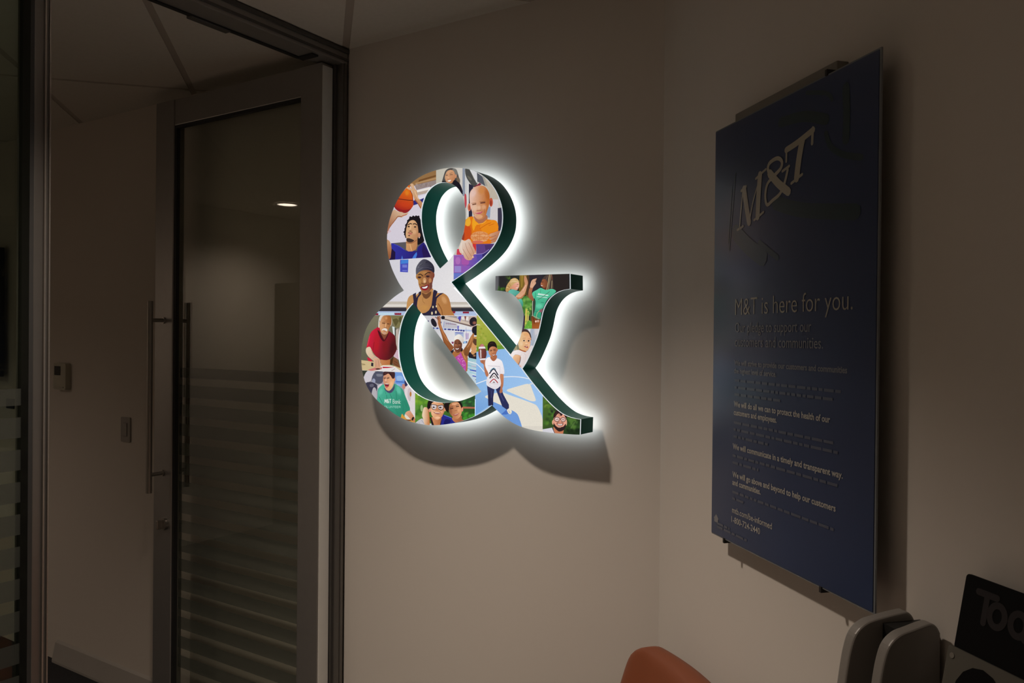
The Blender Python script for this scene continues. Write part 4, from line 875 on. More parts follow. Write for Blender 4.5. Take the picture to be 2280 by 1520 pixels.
    (6,'g',[140,84,56],[-891,-3452,-889,-3594,-935,-3661,-1003,-3614,-1052,-3480,-1055,-3337,-1009,-3270,-941,-3318],0),
    (6,'g',[226,168,124],[-558,-3428,-583,-3481,-646,-3506,-709,-3488,-736,-3439,-711,-3386,-648,-3362,-584,-3379],0),
    (6,'s',[222,164,124],[-699,-3236,-733,-3261,-815,-3275,-898,-3270,-932,-3249,-898,-3224,-816,-3210,-733,-3215],0),
    (6,'l',[58,34,30],[-984,-3405,-877,-3383],27),
    (6,'l',[58,34,30],[-748,-3324,-645,-3303],27),
    (6,'l',[50,30,26],[-998,-3357,-881,-3335],13),
    (6,'l',[50,30,26],[-765,-3280,-649,-3250],13),
    (6,'g',[202,140,98],[-666,-3421,-693,-3456,-759,-3474,-826,-3464,-854,-3432,-827,-3397,-760,-3380,-694,-3390],0),
    (6,'l',[140,84,58],[-813,-3459,-713,-3445],14),
    (6,'s',[172,92,82],[-868,-3596,-728,-3556,-619,-3517,-701,-3602,-811,-3625],0),
    (6,'l',[226,200,190],[-811,-3585,-662,-3544],10),
    (7,'p',[202,201,207,222,222,226,-1507,-605,-992,-1142],[-2745,-46,461,-89,494,-3079,-2709,-3245],0),
    (7,'p',[182,168,162],[-1339,-362,146,-373,149,-608,-155,-759,-1269,-513],0),
    (7,'p',[206,190,176],[-1270,-403,-1000,-418,-173,-647,-172,-702,-1270,-477],0),
    (7,'p',[118,98,94],[-1270,-477,-172,-702,-178,-745,-1269,-513],0),
    (7,'p',[150,138,134],[-1186,-403,-733,-406,-600,-474,-1000,-431],0),
    (7,'p',[226,220,216],[-584,-420,-289,-422,-287,-554,-566,-514],0),
    (7,'p',[82,72,172],[-750,-406,-574,-407,-628,-596],0),
    (7,'p',[132,72,66],[-459,-408,-377,-408,-415,-583],0),
    (7,'p',[160,176,214],[-766,-406,-667,-407,-732,-500],0),
    (7,'p',[190,189,198],[-1286,-554,-747,-653,-725,-793,-1283,-781],0),
    (7,'l',[120,140,200],[-1268,-592,-1300,-767],20),
    (7,'l',[150,120,140],[-1200,-632,-797,-673],23),
    (7,'l',[120,130,170],[-1183,-619,-1169,-673],14),
    (7,'l',[120,130,170],[-1099,-619,-1085,-673],14),
    (7,'l',[120,130,170],[-1015,-619,-1001,-673],14),
    (7,'l',[172,192,226],[-1746,-795,-1164,-821,-170,-871],48),
    (7,'s',[58,58,132],[-1665,-792,-1679,-810,-1711,-818,-1745,-810,-1758,-792,-1745,-774,-1712,-766,-1679,-774],0),
    (7,'s',[58,58,132],[-1502,-794,-1515,-813,-1548,-820,-1581,-813,-1594,-795,-1581,-776,-1548,-769,-1515,-776],0),
    (7,'s',[58,58,132],[-1178,-826,-1191,-844,-1223,-852,-1255,-845,-1269,-826,-1256,-808,-1224,-801,-1191,-808],0),
    (7,'s',[58,58,132],[-1034,-831,-1047,-849,-1079,-857,-1112,-850,-1125,-831,-1112,-813,-1080,-806,-1048,-813],0),
    (7,'s',[58,58,132],[-984,-834,-997,-852,-1029,-859,-1061,-852,-1074,-834,-1061,-816,-1029,-808,-997,-816],0),
    (7,'s',[58,58,132],[-866,-842,-879,-860,-911,-867,-943,-860,-957,-842,-944,-824,-912,-816,-880,-824],0),
    (7,'s',[58,58,132],[-741,-852,-754,-870,-786,-877,-818,-870,-831,-852,-818,-834,-787,-827,-755,-834],0),
    (7,'s',[58,58,132],[-642,-860,-655,-877,-686,-885,-718,-878,-731,-860,-718,-842,-687,-834,-655,-842],0),
    (7,'s',[58,58,132],[-534,-867,-547,-885,-579,-893,-610,-885,-624,-867,-611,-850,-579,-842,-548,-849],0),
    (7,'s',[58,58,132],[-436,-875,-449,-893,-480,-900,-511,-893,-525,-875,-512,-857,-480,-850,-449,-857],0),
    (7,'s',[70,70,110],[-1900,-560,-1909,-577,-1931,-585,-1954,-577,-1963,-560,-1954,-542,-1932,-535,-1910,-543],0),
    (7,'s',[96,100,140],[-1374,-605,-1382,-628,-1404,-637,-1426,-628,-1435,-605,-1426,-582,-1405,-572,-1383,-582],0),
    (7,'p',[162,177,207],[-836,-914,-470,-912,-493,-1218,-800,-1154],0),
    (7,'p',[112,112,192],[-738,-713,-660,-713,-679,-836,-725,-836],0),
    (7,'l',[120,120,190],[-794,-934,-529,-952],26),
    (7,'p',[190,176,206],[-414,-952,-267,-951,-281,-1136,-395,-1163],0),
    (7,'l',[150,140,190],[-383,-766,-362,-1137],14),
    (7,'p',[130,52,92],[-966,-1229,-864,-1232,-886,-1295,-940,-1296],0),
    (7,'p',[60,62,120],[-509,-1218,-329,-1203,-345,-1269,-492,-1284],0),
    (7,'s',[150,190,226],[-371,-1243,-387,-1271,-426,-1283,-466,-1272,-483,-1244,-466,-1216,-427,-1204,-388,-1215],0),
    (7,'s',[205,150,100],[-181,-1333,-85,-1200,45,-1330,14,-1462,63,-1526,-79,-1753,-193,-1689,-179,-1478],0),
    (7,'s',[92,62,46],[-87,-1095,58,-1080,76,-1264,-3,-1338,-124,-1216],0),
    (7,'s',[190,140,80],[-71,-1068,58,-1054,59,-1133,-54,-1121],0),
    (7,'s',[35,32,40],[-224,-1545,-113,-1635,31,-1566,50,-1802,-160,-1794,-291,-1678],0),
    (7,'g',[200,146,100],[26,-1658,5,-1692,-47,-1706,-100,-1694,-122,-1661,-101,-1628,-48,-1614,4,-1626],0),
    (7,'s',[240,215,205],[-153,-1497,-160,-1514,-176,-1521,-192,-1515,-199,-1498,-192,-1481,-176,-1474,-160,-1481],0),
    (7,'p',[158,196,208,190,208,220,-322,-1798,6,-2185],[-340,-1719,98,-1788,110,-2837,-217,-2456,-433,-2172,-353,-1931],0),
    (7,'l',[238,240,242],[-305,-1850,68,-1920],23),
    (7,'l',[126,182,200],[-337,-1964,53,-2039],28),
    (7,'l',[140,196,200],[-323,-1771,51,-1829],20),
    (7,'l',[70,92,186],[-205,-2119,38,-2151],40),
    (7,'l',[90,170,200],[-352,-2063,-156,-2111],20),
    (7,'l',[206,176,196],[-157,-1992,53,-2012],20),
    (7,'l',[150,200,216],[-236,-2192,71,-2261],31),
    (7,'l',[70,84,182],[-105,-2307,104,-2339],31),
    (7,'l',[220,226,230],[-122,-2241,88,-2300],17),
    (7,'l',[60,70,100],[9,-2421,122,-2469],23),
    (7,'s',[30,26,32],[-1239,-446,-1262,-490,-1317,-508,-1373,-489,-1396,-445,-1374,-401,-1318,-384,-1263,-402],0),
    (7,'s',[36,33,43],[-1822,-536,-1767,-475,-1681,-495,-1593,-604,-1571,-700,-1626,-751,-1695,-735,-1783,-659],0),
    (7,'l',[228,182,172],[-1776,-449,-1646,-468,-1552,-605,-1550,-721],28),
    (7,'l',[60,50,54],[-1630,-428,-1508,-510],26),
    (7,'s',[150,96,72],[-1574,-455,-1527,-388,-1441,-388,-1413,-456,-1422,-551,-1507,-591,-1546,-523],0),
    (7,'l',[216,160,140],[-1509,-401,-1440,-469,-1456,-564],17),
    (7,'l',[96,56,44],[-1543,-442,-1475,-456],14),
    (7,'s',[172,110,64,140,82,46,-1439,-605,-1022,-1478],[-1512,-510,-1419,-537,-1400,-659,-1296,-875,-1192,-1010,-1055,-1224,-879,-1396,-911,-1477,-1021,-1554,-1158,-1389,-1278,-1256,-1351,-1065,-1457,-808,-1527,-632],0),
    (7,'l',[204,140,90],[-1434,-700,-1295,-970,-1116,-1197],20),
    (7,'l',[120,70,40],[-1436,-835,-1331,-1064,-1244,-1253,-1090,-1412],23),
    (7,'s',[36,33,41],[49,-575,4,-681,-107,-725,-220,-681,-268,-574,-222,-468,-110,-425,2,-469],0),
    (7,'l',[216,182,172],[-260,-660,-255,-528,-143,-434,51,-435],18),
    (7,'g',[190,120,100],[39,-621,12,-666,-56,-685,-124,-666,-152,-621,-125,-576,-57,-557,11,-576],0),
    (7,'l',[120,70,60],[-108,-621,-11,-634],11),
    (7,'s',[31,31,41],[177,-850,130,-969,12,-1019,-107,-970,-157,-851,-109,-732,9,-683,127,-732],0),
    (7,'l',[217,182,172],[-167,-858,-123,-745,62,-684],21),
    (7,'s',[178,118,72,118,74,42,-136,-1056,-389,-1640],[-168,-1019,-85,-945,-68,-1068,-146,-1309,-225,-1495,-304,-1681,-405,-1741,-475,-1645,-477,-1483,-360,-1335,-264,-1165],0),
    (7,'l',[206,148,98],[-152,-1069,-214,-1254,-327,-1401],20),
    (7,'s',[168,108,62],[-924,-1506,-820,-1542,-588,-1511,-470,-1483,-435,-1641,-317,-1705,-312,-1877,-377,-2197,-936,-1638],0),
    (7,'p',[40,35,45],[-1021,-1551,-848,-1457,-883,-1559,-953,-1633],0),
    (7,'l',[206,146,96],[-522,-1550,-404,-1773],26),
    (7,'p',[182,76,162],[-834,-1751,-620,-1618,-588,-1546,-547,-1644,-360,-1931,-377,-2197,-566,-2030],0),
    (7,'s',[226,170,216],[-614,-1684,-618,-1692,-629,-1695,-639,-1692,-644,-1685,-640,-1677,-629,-1674,-619,-1677],0),
    (7,'s',[216,150,206],[-447,-1981,-451,-1989,-461,-1992,-472,-1989,-476,-1982,-472,-1974,-462,-1971,-451,-1974],0),
    (7,'s',[226,170,216],[-667,-1680,-671,-1688,-682,-1691,-692,-1688,-697,-1681,-693,-1673,-682,-1670,-671,-1673],0),
    (7,'s',[216,150,206],[-419,-1974,-423,-1981,-433,-1985,-444,-1982,-448,-1974,-444,-1967,-434,-1963,-423,-1966],0),
    (7,'s',[226,170,216],[-556,-2069,-560,-2077,-571,-2080,-581,-2078,-586,-2070,-582,-2062,-571,-2059,-561,-2062],0),
    (7,'s',[216,150,206],[-657,-1777,-661,-1785,-672,-1788,-682,-1785,-687,-1778,-683,-1770,-672,-1767,-662,-1770],0),
    (7,'s',[216,150,206],[-423,-2106,-428,-2114,-438,-2117,-449,-2114,-453,-2107,-449,-2099,-438,-2096,-428,-2099],0),
    (7,'s',[150,50,134],[-570,-1713,-575,-1721,-585,-1724,-596,-1721,-600,-1714,-596,-1706,-585,-1703,-575,-1706],0),
    (7,'s',[150,50,134],[-437,-1943,-441,-1951,-451,-1954,-462,-1951,-466,-1944,-462,-1936,-451,-1933,-441,-1936],0),
    (7,'s',[216,150,206],[-723,-1845,-728,-1853,-738,-1856,-749,-1853,-753,-1846,-749,-1838,-738,-1835,-728,-1838],0),
    (7,'s',[150,50,134],[-471,-2054,-475,-2062,-486,-2065,-496,-2063,-501,-2055,-496,-2048,-486,-2044,-476,-2047],0),
    (7,'s',[216,150,206],[-541,-1779,-546,-1786,-556,-1790,-567,-1787,-571,-1780,-567,-1772,-556,-1769,-546,-1771],0),
    (7,'s',[216,150,206],[-491,-1852,-495,-1859,-505,-1863,-516,-1860,-520,-1852,-516,-1845,-505,-1841,-495,-1844],0),
    (7,'s',[150,50,134],[-660,-1875,-664,-1883,-675,-1887,-685,-1884,-690,-1876,-686,-1869,-675,-1865,-664,-1868],0),
    (7,'s',[226,170,216],[-473,-1837,-477,-1844,-488,-1848,-498,-1845,-503,-1837,-498,-1830,-488,-1826,-477,-1829],0),
    (7,'s',[226,170,216],[-414,-1836,-418,-1844,-428,-1847,-439,-1845,-443,-1837,-439,-1830,-429,-1826,-418,-1829],0),
    (7,'s',[216,150,206],[-663,-1780,-667,-1788,-677,-1791,-688,-1788,-692,-1781,-688,-1773,-678,-1770,-667,-1773],0),
    (7,'s',[150,50,134],[-725,-1774,-730,-1781,-740,-1785,-751,-1782,-755,-1774,-751,-1767,-741,-1763,-730,-1766],0),
    (7,'s',[226,170,216],[-499,-1949,-504,-1957,-514,-1960,-525,-1958,-529,-1950,-525,-1943,-514,-1939,-504,-1942],0),
    (7,'s',[150,50,134],[-704,-1748,-708,-1756,-719,-1759,-730,-1756,-734,-1749,-730,-1741,-719,-1738,-709,-1741],0),
    (7,'s',[150,50,134],[-500,-2069,-505,-2076,-515,-2080,-526,-2077,-530,-2069,-526,-2062,-515,-2058,-505,-2061],0),
    (7,'s',[216,150,206],[-469,-1950,-473,-1958,-483,-1962,-494,-1959,-498,-1951,-494,-1944,-484,-1940,-473,-1943],0),
    (7,'s',[216,150,206],[-678,-1763,-682,-1771,-693,-1774,-703,-1771,-708,-1764,-704,-1756,-693,-1753,-682,-1756],0),
    (7,'s',[226,170,216],[-631,-1917,-635,-1925,-646,-1928,-656,-1925,-661,-1918,-657,-1910,-646,-1907,-636,-1910],0),
    (7,'s',[226,170,216],[-502,-2118,-507,-2125,-517,-2129,-528,-2126,-532,-2119,-528,-2111,-517,-2108,-507,-2110],0),
    (7,'s',[216,150,206],[-474,-2003,-478,-2011,-489,-2014,-499,-2012,-504,-2004,-500,-1997,-489,-1993,-479,-1996],0),
    (7,'s',[226,170,216],[-501,-1768,-505,-1776,-516,-1779,-526,-1776,-531,-1769,-526,-1761,-516,-1758,-506,-1761],0),
    (7,'s',[226,170,216],[-623,-1802,-627,-1810,-637,-1813,-648,-1811,-652,-1803,-648,-1795,-638,-1792,-627,-1795],0),
    (7,'s',[216,150,206],[-440,-2113,-444,-2120,-454,-2124,-465,-2121,-469,-2113,-465,-2106,-454,-2102,-444,-2105],0),
    (7,'s',[216,150,206],[-676,-1749,-681,-1757,-691,-1760,-702,-1757,-706,-1750,-702,-1742,-691,-1739,-681,-1742],0),
    (7,'s',[216,150,206],[-404,-1967,-408,-1975,-419,-1978,-429,-1975,-434,-1968,-429,-1960,-419,-1957,-409,-1960],0),
    (7,'s',[226,170,216],[-502,-1768,-507,-1776,-517,-1779,-527,-1776,-532,-1769,-528,-1761,-517,-1758,-507,-1761],0),
    (7,'s',[216,150,206],[-502,-1879,-506,-1886,-517,-1890,-527,-1887,-532,-1880,-527,-1872,-517,-1869,-506,-1871],0),
    (7,'s',[226,170,216],[-459,-1829,-463,-1837,-473,-1840,-484,-1837,-488,-1830,-484,-1822,-474,-1819,-463,-1822],0),
    (7,'s',[150,50,134],[-545,-1902,-549,-1910,-559,-1913,-570,-1910,-574,-1903,-570,-1895,-560,-1892,-549,-1895],0),
    (7,'s',[216,150,206],[-586,-1839,-590,-1846,-600,-1850,-611,-1847,-615,-1839,-611,-1832,-601,-1828,-590,-1831],0),
    (7,'s',[36,24,26],[-589,-1405,-506,-1457,-538,-1537,-605,-1525],0),
    (7,'s',[136,82,58,96,56,42,-789,-1341,-573,-1405],[-860,-1275,-824,-1162,-692,-1134,-555,-1213,-537,-1364,-585,-1514,-703,-1585,-820,-1531,-875,-1409],0),
    (7,'s',[238,234,226,208,202,196,-742,-1073,-509,-1218],[-864,-1235,-845,-1088,-760,-1012,-644,-990,-524,-1058,-472,-1164,-505,-1273,-555,-1266,-642,-1169,-741,-1148,-827,-1186],0),
    (7,'g',[172,112,80],[-726,-1340,-744,-1371,-789,-1384,-833,-1372,-852,-1342,-834,-1311,-790,-1298,-745,-1310],0),
    (7,'g',[160,100,72],[-570,-1335,-589,-1367,-636,-1381,-683,-1369,-704,-1337,-684,-1305,-637,-1291,-589,-1304],0),
    (7,'l',[60,36,32],[-830,-1237,-754,-1226],13),
    (7,'l',[60,36,32],[-682,-1230,-601,-1229],13),
    (7,'l',[46,28,26],[-823,-1277,-753,-1276],20),
    (7,'l',[46,28,26],[-683,-1278,-604,-1277],20),
    (7,'g',[150,94,66],[-672,-1353,-687,-1381,-725,-1393,-763,-1382,-780,-1354,-764,-1326,-726,-1314,-688,-1325],0),
    (7,'s',[84,38,38],[-818,-1424,-738,-1442,-639,-1419,-681,-1500,-777,-1490],0),
    (7,'s',[238,228,225],[-801,-1435,-738,-1452,-655,-1433,-701,-1476,-771,-1472],0),
    (8,'p',[138,182,230,152,192,236,425,-1743,1875,-2305],[-614,325,3202,241,3257,-4753,-552,-5110],0),
    (8,'p',[168,174,72,140,158,56,289,-720,545,-1434],[-200,108,407,-107,1394,-1411,1058,-1418,840,-1454,-181,-1562],0),
    (8,'g',[154,164,62],[109,-841,110,-808,141,-783,184,-781,215,-802,214,-834,183,-859,140,-862],0),
    (8,'g',[132,150,52],[258,-952,270,-928,300,-918,330,-927,343,-951,331,-975,301,-986,271,-976],0),
    (8,'g',[178,178,84],[667,-729,662,-705,677,-686,704,-683,727,-698,733,-722,718,-741,691,-743],0),
    (8,'g',[132,150,52],[648,-945,629,-921,635,-898,662,-888,694,-898,712,-922,707,-946,680,-955],0),
    (8,'g',[160,158,58],[240,-1293,215,-1322,155,-1334,96,-1322,71,-1293,96,-1264,156,-1252,215,-1264],0),
    (8,'g',[178,178,84],[431,-1159,374,-1177,301,-1153,253,-1100,259,-1051,316,-1033,390,-1057,437,-1109],0),
    (8,'g',[132,150,52],[135,-977,162,-941,236,-921,312,-930,347,-961,320,-997,247,-1016,170,-1008],0),
    (8,'g',[154,164,62],[111,-1063,91,-1023,113,-977,166,-950,217,-959,238,-999,215,-1046,163,-1073],0),
    (8,'g',[154,164,62],[372,-754,331,-782,270,-778,226,-744,223,-700,264,-672,324,-677,369,-711],0),
    (8,'g',[132,150,52],[150,-1152,137,-1118,162,-1076,209,-1050,252,-1055,264,-1089,240,-1131,192,-1157],0),
    (8,'g',[132,150,52],[246,-862,197,-860,157,-825,151,-778,182,-746,231,-748,271,-783,277,-830],0),
    (8,'g',[178,178,84],[410,-1186,373,-1213,339,-1213,327,-1187,345,-1149,382,-1122,416,-1122,427,-1148],0),
    (8,'g',[178,178,84],[70,-1119,79,-1094,123,-1062,177,-1042,209,-1046,200,-1071,156,-1104,102,-1123],0),
    (8,'g',[154,164,62],[601,-635,562,-641,496,-617,441,-579,429,-548,467,-543,534,-566,589,-605],0),
    (8,'g',[154,164,62],[203,-1241,181,-1202,196,-1168,239,-1157,285,-1176,306,-1214,291,-1249,248,-1260],0),
    (8,'g',[154,164,62],[630,-823,613,-806,609,-766,621,-728,641,-714,659,-731,662,-770,651,-809],0),
    (8,'g',[132,150,52],[50,-886,50,-853,73,-834,105,-840,128,-868,127,-901,104,-920,72,-914],0),
    (8,'g',[132,150,52],[146,-1090,134,-1067,147,-1038,177,-1021,208,-1025,220,-1049,207,-1077,176,-1094],0),
    (8,'g',[154,164,62],[705,-593,674,-584,662,-563,676,-544,708,-538,740,-548,752,-568,737,-587],0),
    (8,'g',[160,158,58],[135,-973,104,-983,62,-969,33,-941,34,-914,65,-905,107,-918,136,-947],0),
    (8,'g',[154,164,62],[567,-623,540,-637,491,-632,448,-611,437,-586,464,-572,513,-577,556,-598],0),
    (8,'g',[132,150,52],[378,-1082,337,-1063,326,-1034,352,-1013,400,-1011,441,-1031,452,-1059,426,-1081],0),
    (8,'g',[154,164,62],[427,-588,403,-569,403,-545,425,-530,458,-533,482,-553,483,-577,460,-591],0),
    (8,'g',[132,150,52],[451,-1303,414,-1297,395,-1272,405,-1244,438,-1229,475,-1235,494,-1260,484,-1288],0),
    (8,'g',[160,158,58],[135,-982,98,-953,95,-901,128,-855,177,-844,214,-873,217,-926,184,-971],0),
    (8,'g',[178,178,84],[172,-1044,148,-1007,164,-959,213,-930,264,-936,289,-974,272,-1021,224,-1050],0),
    (8,'p',[106,148,50],[-183,-1417,420,-1334,1153,-1324,1202,-1416,840,-1454,-181,-1562],0),
    (8,'g',[92,138,46],[173,-1436,159,-1412,172,-1381,204,-1362,236,-1365,249,-1389,237,-1420,205,-1439],0),
    (8,'g',[92,138,46],[693,-1414,674,-1424,638,-1422,607,-1408,598,-1391,617,-1380,653,-1382,684,-1396],0),
    (8,'g',[120,158,54],[864,-1415,845,-1426,810,-1424,780,-1410,771,-1393,790,-1382,825,-1384,855,-1398],0),
    (8,'g',[92,138,46],[54,-1428,48,-1411,58,-1383,81,-1359,101,-1354,108,-1370,97,-1399,75,-1423],0),
    (8,'g',[120,158,54],[303,-1436,277,-1440,243,-1424,222,-1398,225,-1377,251,-1372,284,-1388,306,-1414],0),
    (8,'g',[92,138,46],[1000,-1413,986,-1429,957,-1433,931,-1423,922,-1406,936,-1390,965,-1386,991,-1396],0),
    (8,'g',[120,158,54],[63,-1423,58,-1402,77,-1373,109,-1355,136,-1357,142,-1379,123,-1407,91,-1426],0),
    (8,'g',[120,158,54],[1021,-1402,1011,-1423,986,-1432,961,-1424,950,-1403,961,-1382,985,-1373,1010,-1381],0),
    (8,'g',[92,138,46],[133,-1444,115,-1433,112,-1413,126,-1396,148,-1392,166,-1403,169,-1423,156,-1440],0),
    (8,'g',[120,158,54],[466,-1394,453,-1408,427,-1413,401,-1405,391,-1390,404,-1375,431,-1370,456,-1378],0),
    (8,'g',[92,138,46],[107,-1409,111,-1390,135,-1376,164,-1376,181,-1389,177,-1408,153,-1422,124,-1422],0),
    (8,'g',[92,138,46],[308,-1449,316,-1429,348,-1413,385,-1412,405,-1425,397,-1445,365,-1461,328,-1462],0),
    (8,'g',[120,158,54],[853,-1412,838,-1428,811,-1431,788,-1418,783,-1398,798,-1382,825,-1379,848,-1391],0),
    (8,'g',[92,138,46],[452,-1477,435,-1459,439,-1429,461,-1404,489,-1400,505,-1418,502,-1449,480,-1473],0),
    (8,'l',[222,222,214],[37,-679,163,-688],13),
    (8,'l',[226,231,240],[-25,-1881,178,-2016,340,-2163],29),
    (8,'l',[226,231,240],[-17,-2571,433,-2418],29),
    (8,'l',[226,231,240],[1056,-2302,1403,-2280,1711,-2287,1979,-2325],25),
    (8,'p',[140,182,228,116,162,218,434,-2561,319,-3386],[-91,-2748,511,-2762,516,-3232,-107,-3618],0),
    (8,'s',[224,220,208],[1198,-2699,1312,-2650,1853,-2496,1970,-2484,2049,-2508,2134,-2690,2237,-2921,2229,-2988,2114,-3002,1952,-2967,1313,-2767,1217,-2739],0),
    (8,'s',[214,216,214],[2129,-2473,2113,-2488,2074,-2495,2035,-2491,2018,-2478,2034,-2463,2073,-2456,2113,-2460],0),
    (8,'s',[224,220,208],[379,-2957,450,-2900,782,-2811,1025,-2776,1266,-2841,2115,-3057,2304,-3153,2420,-3343,2481,-3496,2536,-3961,1730,-4021,1666,-3547,1415,-3363,1272,-3311,687,-3092,464,-2998],0),
    (8,'p',[214,210,200],[1751,-3780,2511,-3728,2512,-3845,1752,-3900],0),
    (8,'s',[108,152,216],[677,-3105,883,-3147,1271,-3275,1558,-3394,1669,-3567,1742,-3861,1276,-3733,985,-3550,640,-3286],0),
    (8,'p',[72,112,192],[984,-3473,1228,-3277,1287,-3423,1177,-3461],0),
    (8,'p',[46,50,92,34,38,74,584,-2657,590,-3167],[449,-2591,741,-2671,691,-2958,693,-3202,506,-3232,487,-2866],0),
    (8,'p',[42,47,88],[771,-2669,955,-2593,1079,-2858,1279,-3150,1281,-3258,1200,-3307,1030,-3216,906,-2947],0),
    (8,'l',[66,72,122],[928,-2784,1076,-3040],31),
    (8,'l',[28,30,60],[560,-2760,564,-3127],22),
    (8,'l',[66,72,122],[610,-2758,617,-2961],18),
    (8,'s',[226,221,206],[1205,-3319,1295,-3269,1387,-3344,1350,-3435,1273,-3427],0),
    (8,'l',[150,140,130],[1272,-3331,1321,-3409],13),
    (8,'s',[196,132,96,170,106,76,995,-2235,988,-2741],[941,-2177,1062,-2189,1066,-2536,1028,-2658,1044,-2747,977,-2810,923,-2768,960,-2641,944,-2439],0),
    (8,'s',[178,114,84],[191,-1798,386,-1785,408,-1989,539,-2149,511,-2321,401,-2284,334,-2073,308,-1930,207,-1880],0),
    (8,'l',[136,78,58],[276,-1808,302,-1910],16),
    (8,'l',[206,146,112],[365,-1949,454,-2131],22),
    (8,'s',[242,239,243,222,218,226,551,-1944,974,-2539],[395,-1768,548,-1695,673,-1815,799,-1731,946,-1772,1034,-1871,1101,-2196,931,-2221,978,-2519,878,-2645,751,-2695,608,-2660,429,-2565,456,-2335,510,-2231,378,-1990],0),
    (8,'l',[206,202,212],[931,-1975,941,-2217],18),
    (8,'l',[210,206,216],[457,-2397,509,-2558,682,-2653],18),
    (8,'l',[40,42,60],[544,-2206,700,-2062,859,-2244],40),
    (8,'l',[92,150,172],[568,-2123,695,-2032,774,-2080],22),
    (8,'l',[30,30,45],[561,-2352,714,-2192,874,-2349],40),
    (8,'l',[120,100,80],[630,-2350,707,-2276,801,-2354],22),
    (8,'l',[172,42,52],[562,-2491,709,-2379,852,-2488],31),
    (8,'l',[60,40,50],[680,-2494,710,-2469,739,-2492],22),
    (8,'l',[176,170,182],[472,-1971,919,-1979],11),
    (8,'l',[190,186,196],[503,-2037,552,-2038],9),
    (8,'l',[190,186,196],[822,-2028,895,-2028],9),
    (8,'l',[186,180,190],[520,-2517,877,-2533],9),
    (8,'s',[170,165,176],[518,-2272,516,-2278,510,-2280,505,-2278,503,-2272,505,-2267,510,-2264,515,-2266],0),
    (8,'s',[170,165,176],[915,-2258,913,-2264,908,-2267,902,-2264,900,-2259,902,-2253,907,-2251,913,-2253],0),
    (8,'s',[170,165,176],[518,-2309,516,-2314,511,-2317,505,-2315,503,-2309,505,-2303,511,-2301,516,-2303],0),
    (8,'s',[170,165,176],[915,-2295,913,-2301,908,-2303,903,-2301,901,-2295,903,-2289,908,-2287,913,-2289],0),
    (8,'s',[170,165,176],[518,-2345,516,-2351,511,-2354,506,-2352,504,-2346,506,-2340,511,-2337,516,-2340],0),
    (8,'s',[170,165,176],[916,-2331,914,-2337,908,-2340,903,-2337,901,-2332,903,-2326,908,-2323,913,-2326],0),
    (8,'s',[170,165,176],[519,-2382,517,-2388,512,-2391,506,-2388,504,-2383,506,-2377,511,-2374,517,-2376],0),
    (8,'s',[170,165,176],[916,-2368,914,-2373,909,-2376,904,-2374,901,-2368,904,-2362,909,-2360,914,-2362],0),
    (8,'s',[170,165,176],[519,-2419,517,-2425,512,-2427,507,-2425,504,-2419,507,-2414,512,-2411,517,-2413],0),
    (8,'s',[170,165,176],[916,-2404,914,-2410,909,-2412,904,-2410,902,-2405,904,-2399,909,-2396,914,-2398],0),
    (8,'s',[170,165,176],[520,-2456,518,-2461,512,-2464,507,-2462,505,-2456,507,-2450,512,-2448,517,-2450],0),
    (8,'s',[170,165,176],[917,-2440,915,-2446,910,-2449,904,-2447,902,-2441,904,-2435,909,-2433,915,-2435],0),
    (8,'s',[170,165,176],[520,-2492,518,-2498,513,-2501,508,-2499,505,-2493,507,-2487,513,-2484,518,-2487],0),
    (8,'s',[170,165,176],[917,-2477,915,-2483,910,-2485,905,-2483,903,-2477,905,-2472,910,-2469,915,-2471],0),
    (8,'s',[168,102,72],[578,-1678,798,-1629,804,-1735,697,-1822,593,-1764],0),
    (8,'s',[186,118,84],[845,-1462,837,-1499,816,-1515,795,-1500,786,-1463,795,-1426,815,-1410,836,-1425],0),
    (8,'s',[200,138,98,168,102,70,571,-1495,793,-1572],[491,-1460,544,-1357,771,-1354,811,-1491,773,-1617,696,-1721,597,-1682,507,-1582],0),
    (8,'s',[35,25,25],[467,-1468,465,-1293,567,-1206,715,-1212,794,-1301,810,-1410,741,-1370,618,-1364,533,-1418,502,-1500],0),
    (8,'l',[60,46,44],[543,-1271,666,-1249],18),
    (8,'l',[46,28,24],[556,-1504,625,-1494],18),
    (8,'l',[46,28,24],[689,-1481,762,-1472],18),
    (8,'l',[46,28,24],[546,-1475,625,-1462],11),
    (8,'l',[46,28,24],[678,-1453,762,-1439],11),
    (8,'l',[220,160,120],[657,-1504,665,-1555],18),
    (8,'l',[130,76,54],[633,-1575,699,-1570],11),
    (8,'s',[120,50,50],[626,-1608,695,-1619,763,-1585,730,-1647,676,-1664],0),
    (8,'s',[238,226,222],[641,-1612,695,-1625,749,-1598,720,-1635,676,-1644],0),
    (8,'s',[132,72,62,92,48,46,173,-1543,398,-1580],[117,-1478,141,-1358,245,-1283,346,-1364,415,-1518,417,-1661,356,-1777,251,-1804,160,-1753,108,-1606],0),
    (8,'s',[192,122,122],[161,-1370,245,-1283,331,-1356],0),
    (8,'p',[234,228,232],[121,-1379,351,-1368,382,-1429,114,-1441],0),
    (8,'p',[234,228,232],[155,-1753,395,-1736,366,-1789,186,-1798],0),
    (8,'l',[240,234,234],[185,-1473,210,-1731],18),
    (8,'l',[110,60,54],[180,-1492,215,-1491],7),
    (8,'l',[238,232,232],[167,-1492,223,-1489],9),
    (8,'l',[238,232,232],[168,-1521,223,-1517],9),
    (8,'l',[238,232,232],[168,-1549,223,-1546],9),
    (8,'l',[238,232,232],[168,-1578,224,-1575],9),
    (8,'l',[238,232,232],[169,-1607,224,-1604],9),
    (8,'l',[238,232,232],[169,-1636,224,-1633],9),
    (8,'l',[238,232,232],[169,-1664,225,-1661],9),
    (8,'l',[238,232,232],[170,-1693,225,-1690],9),
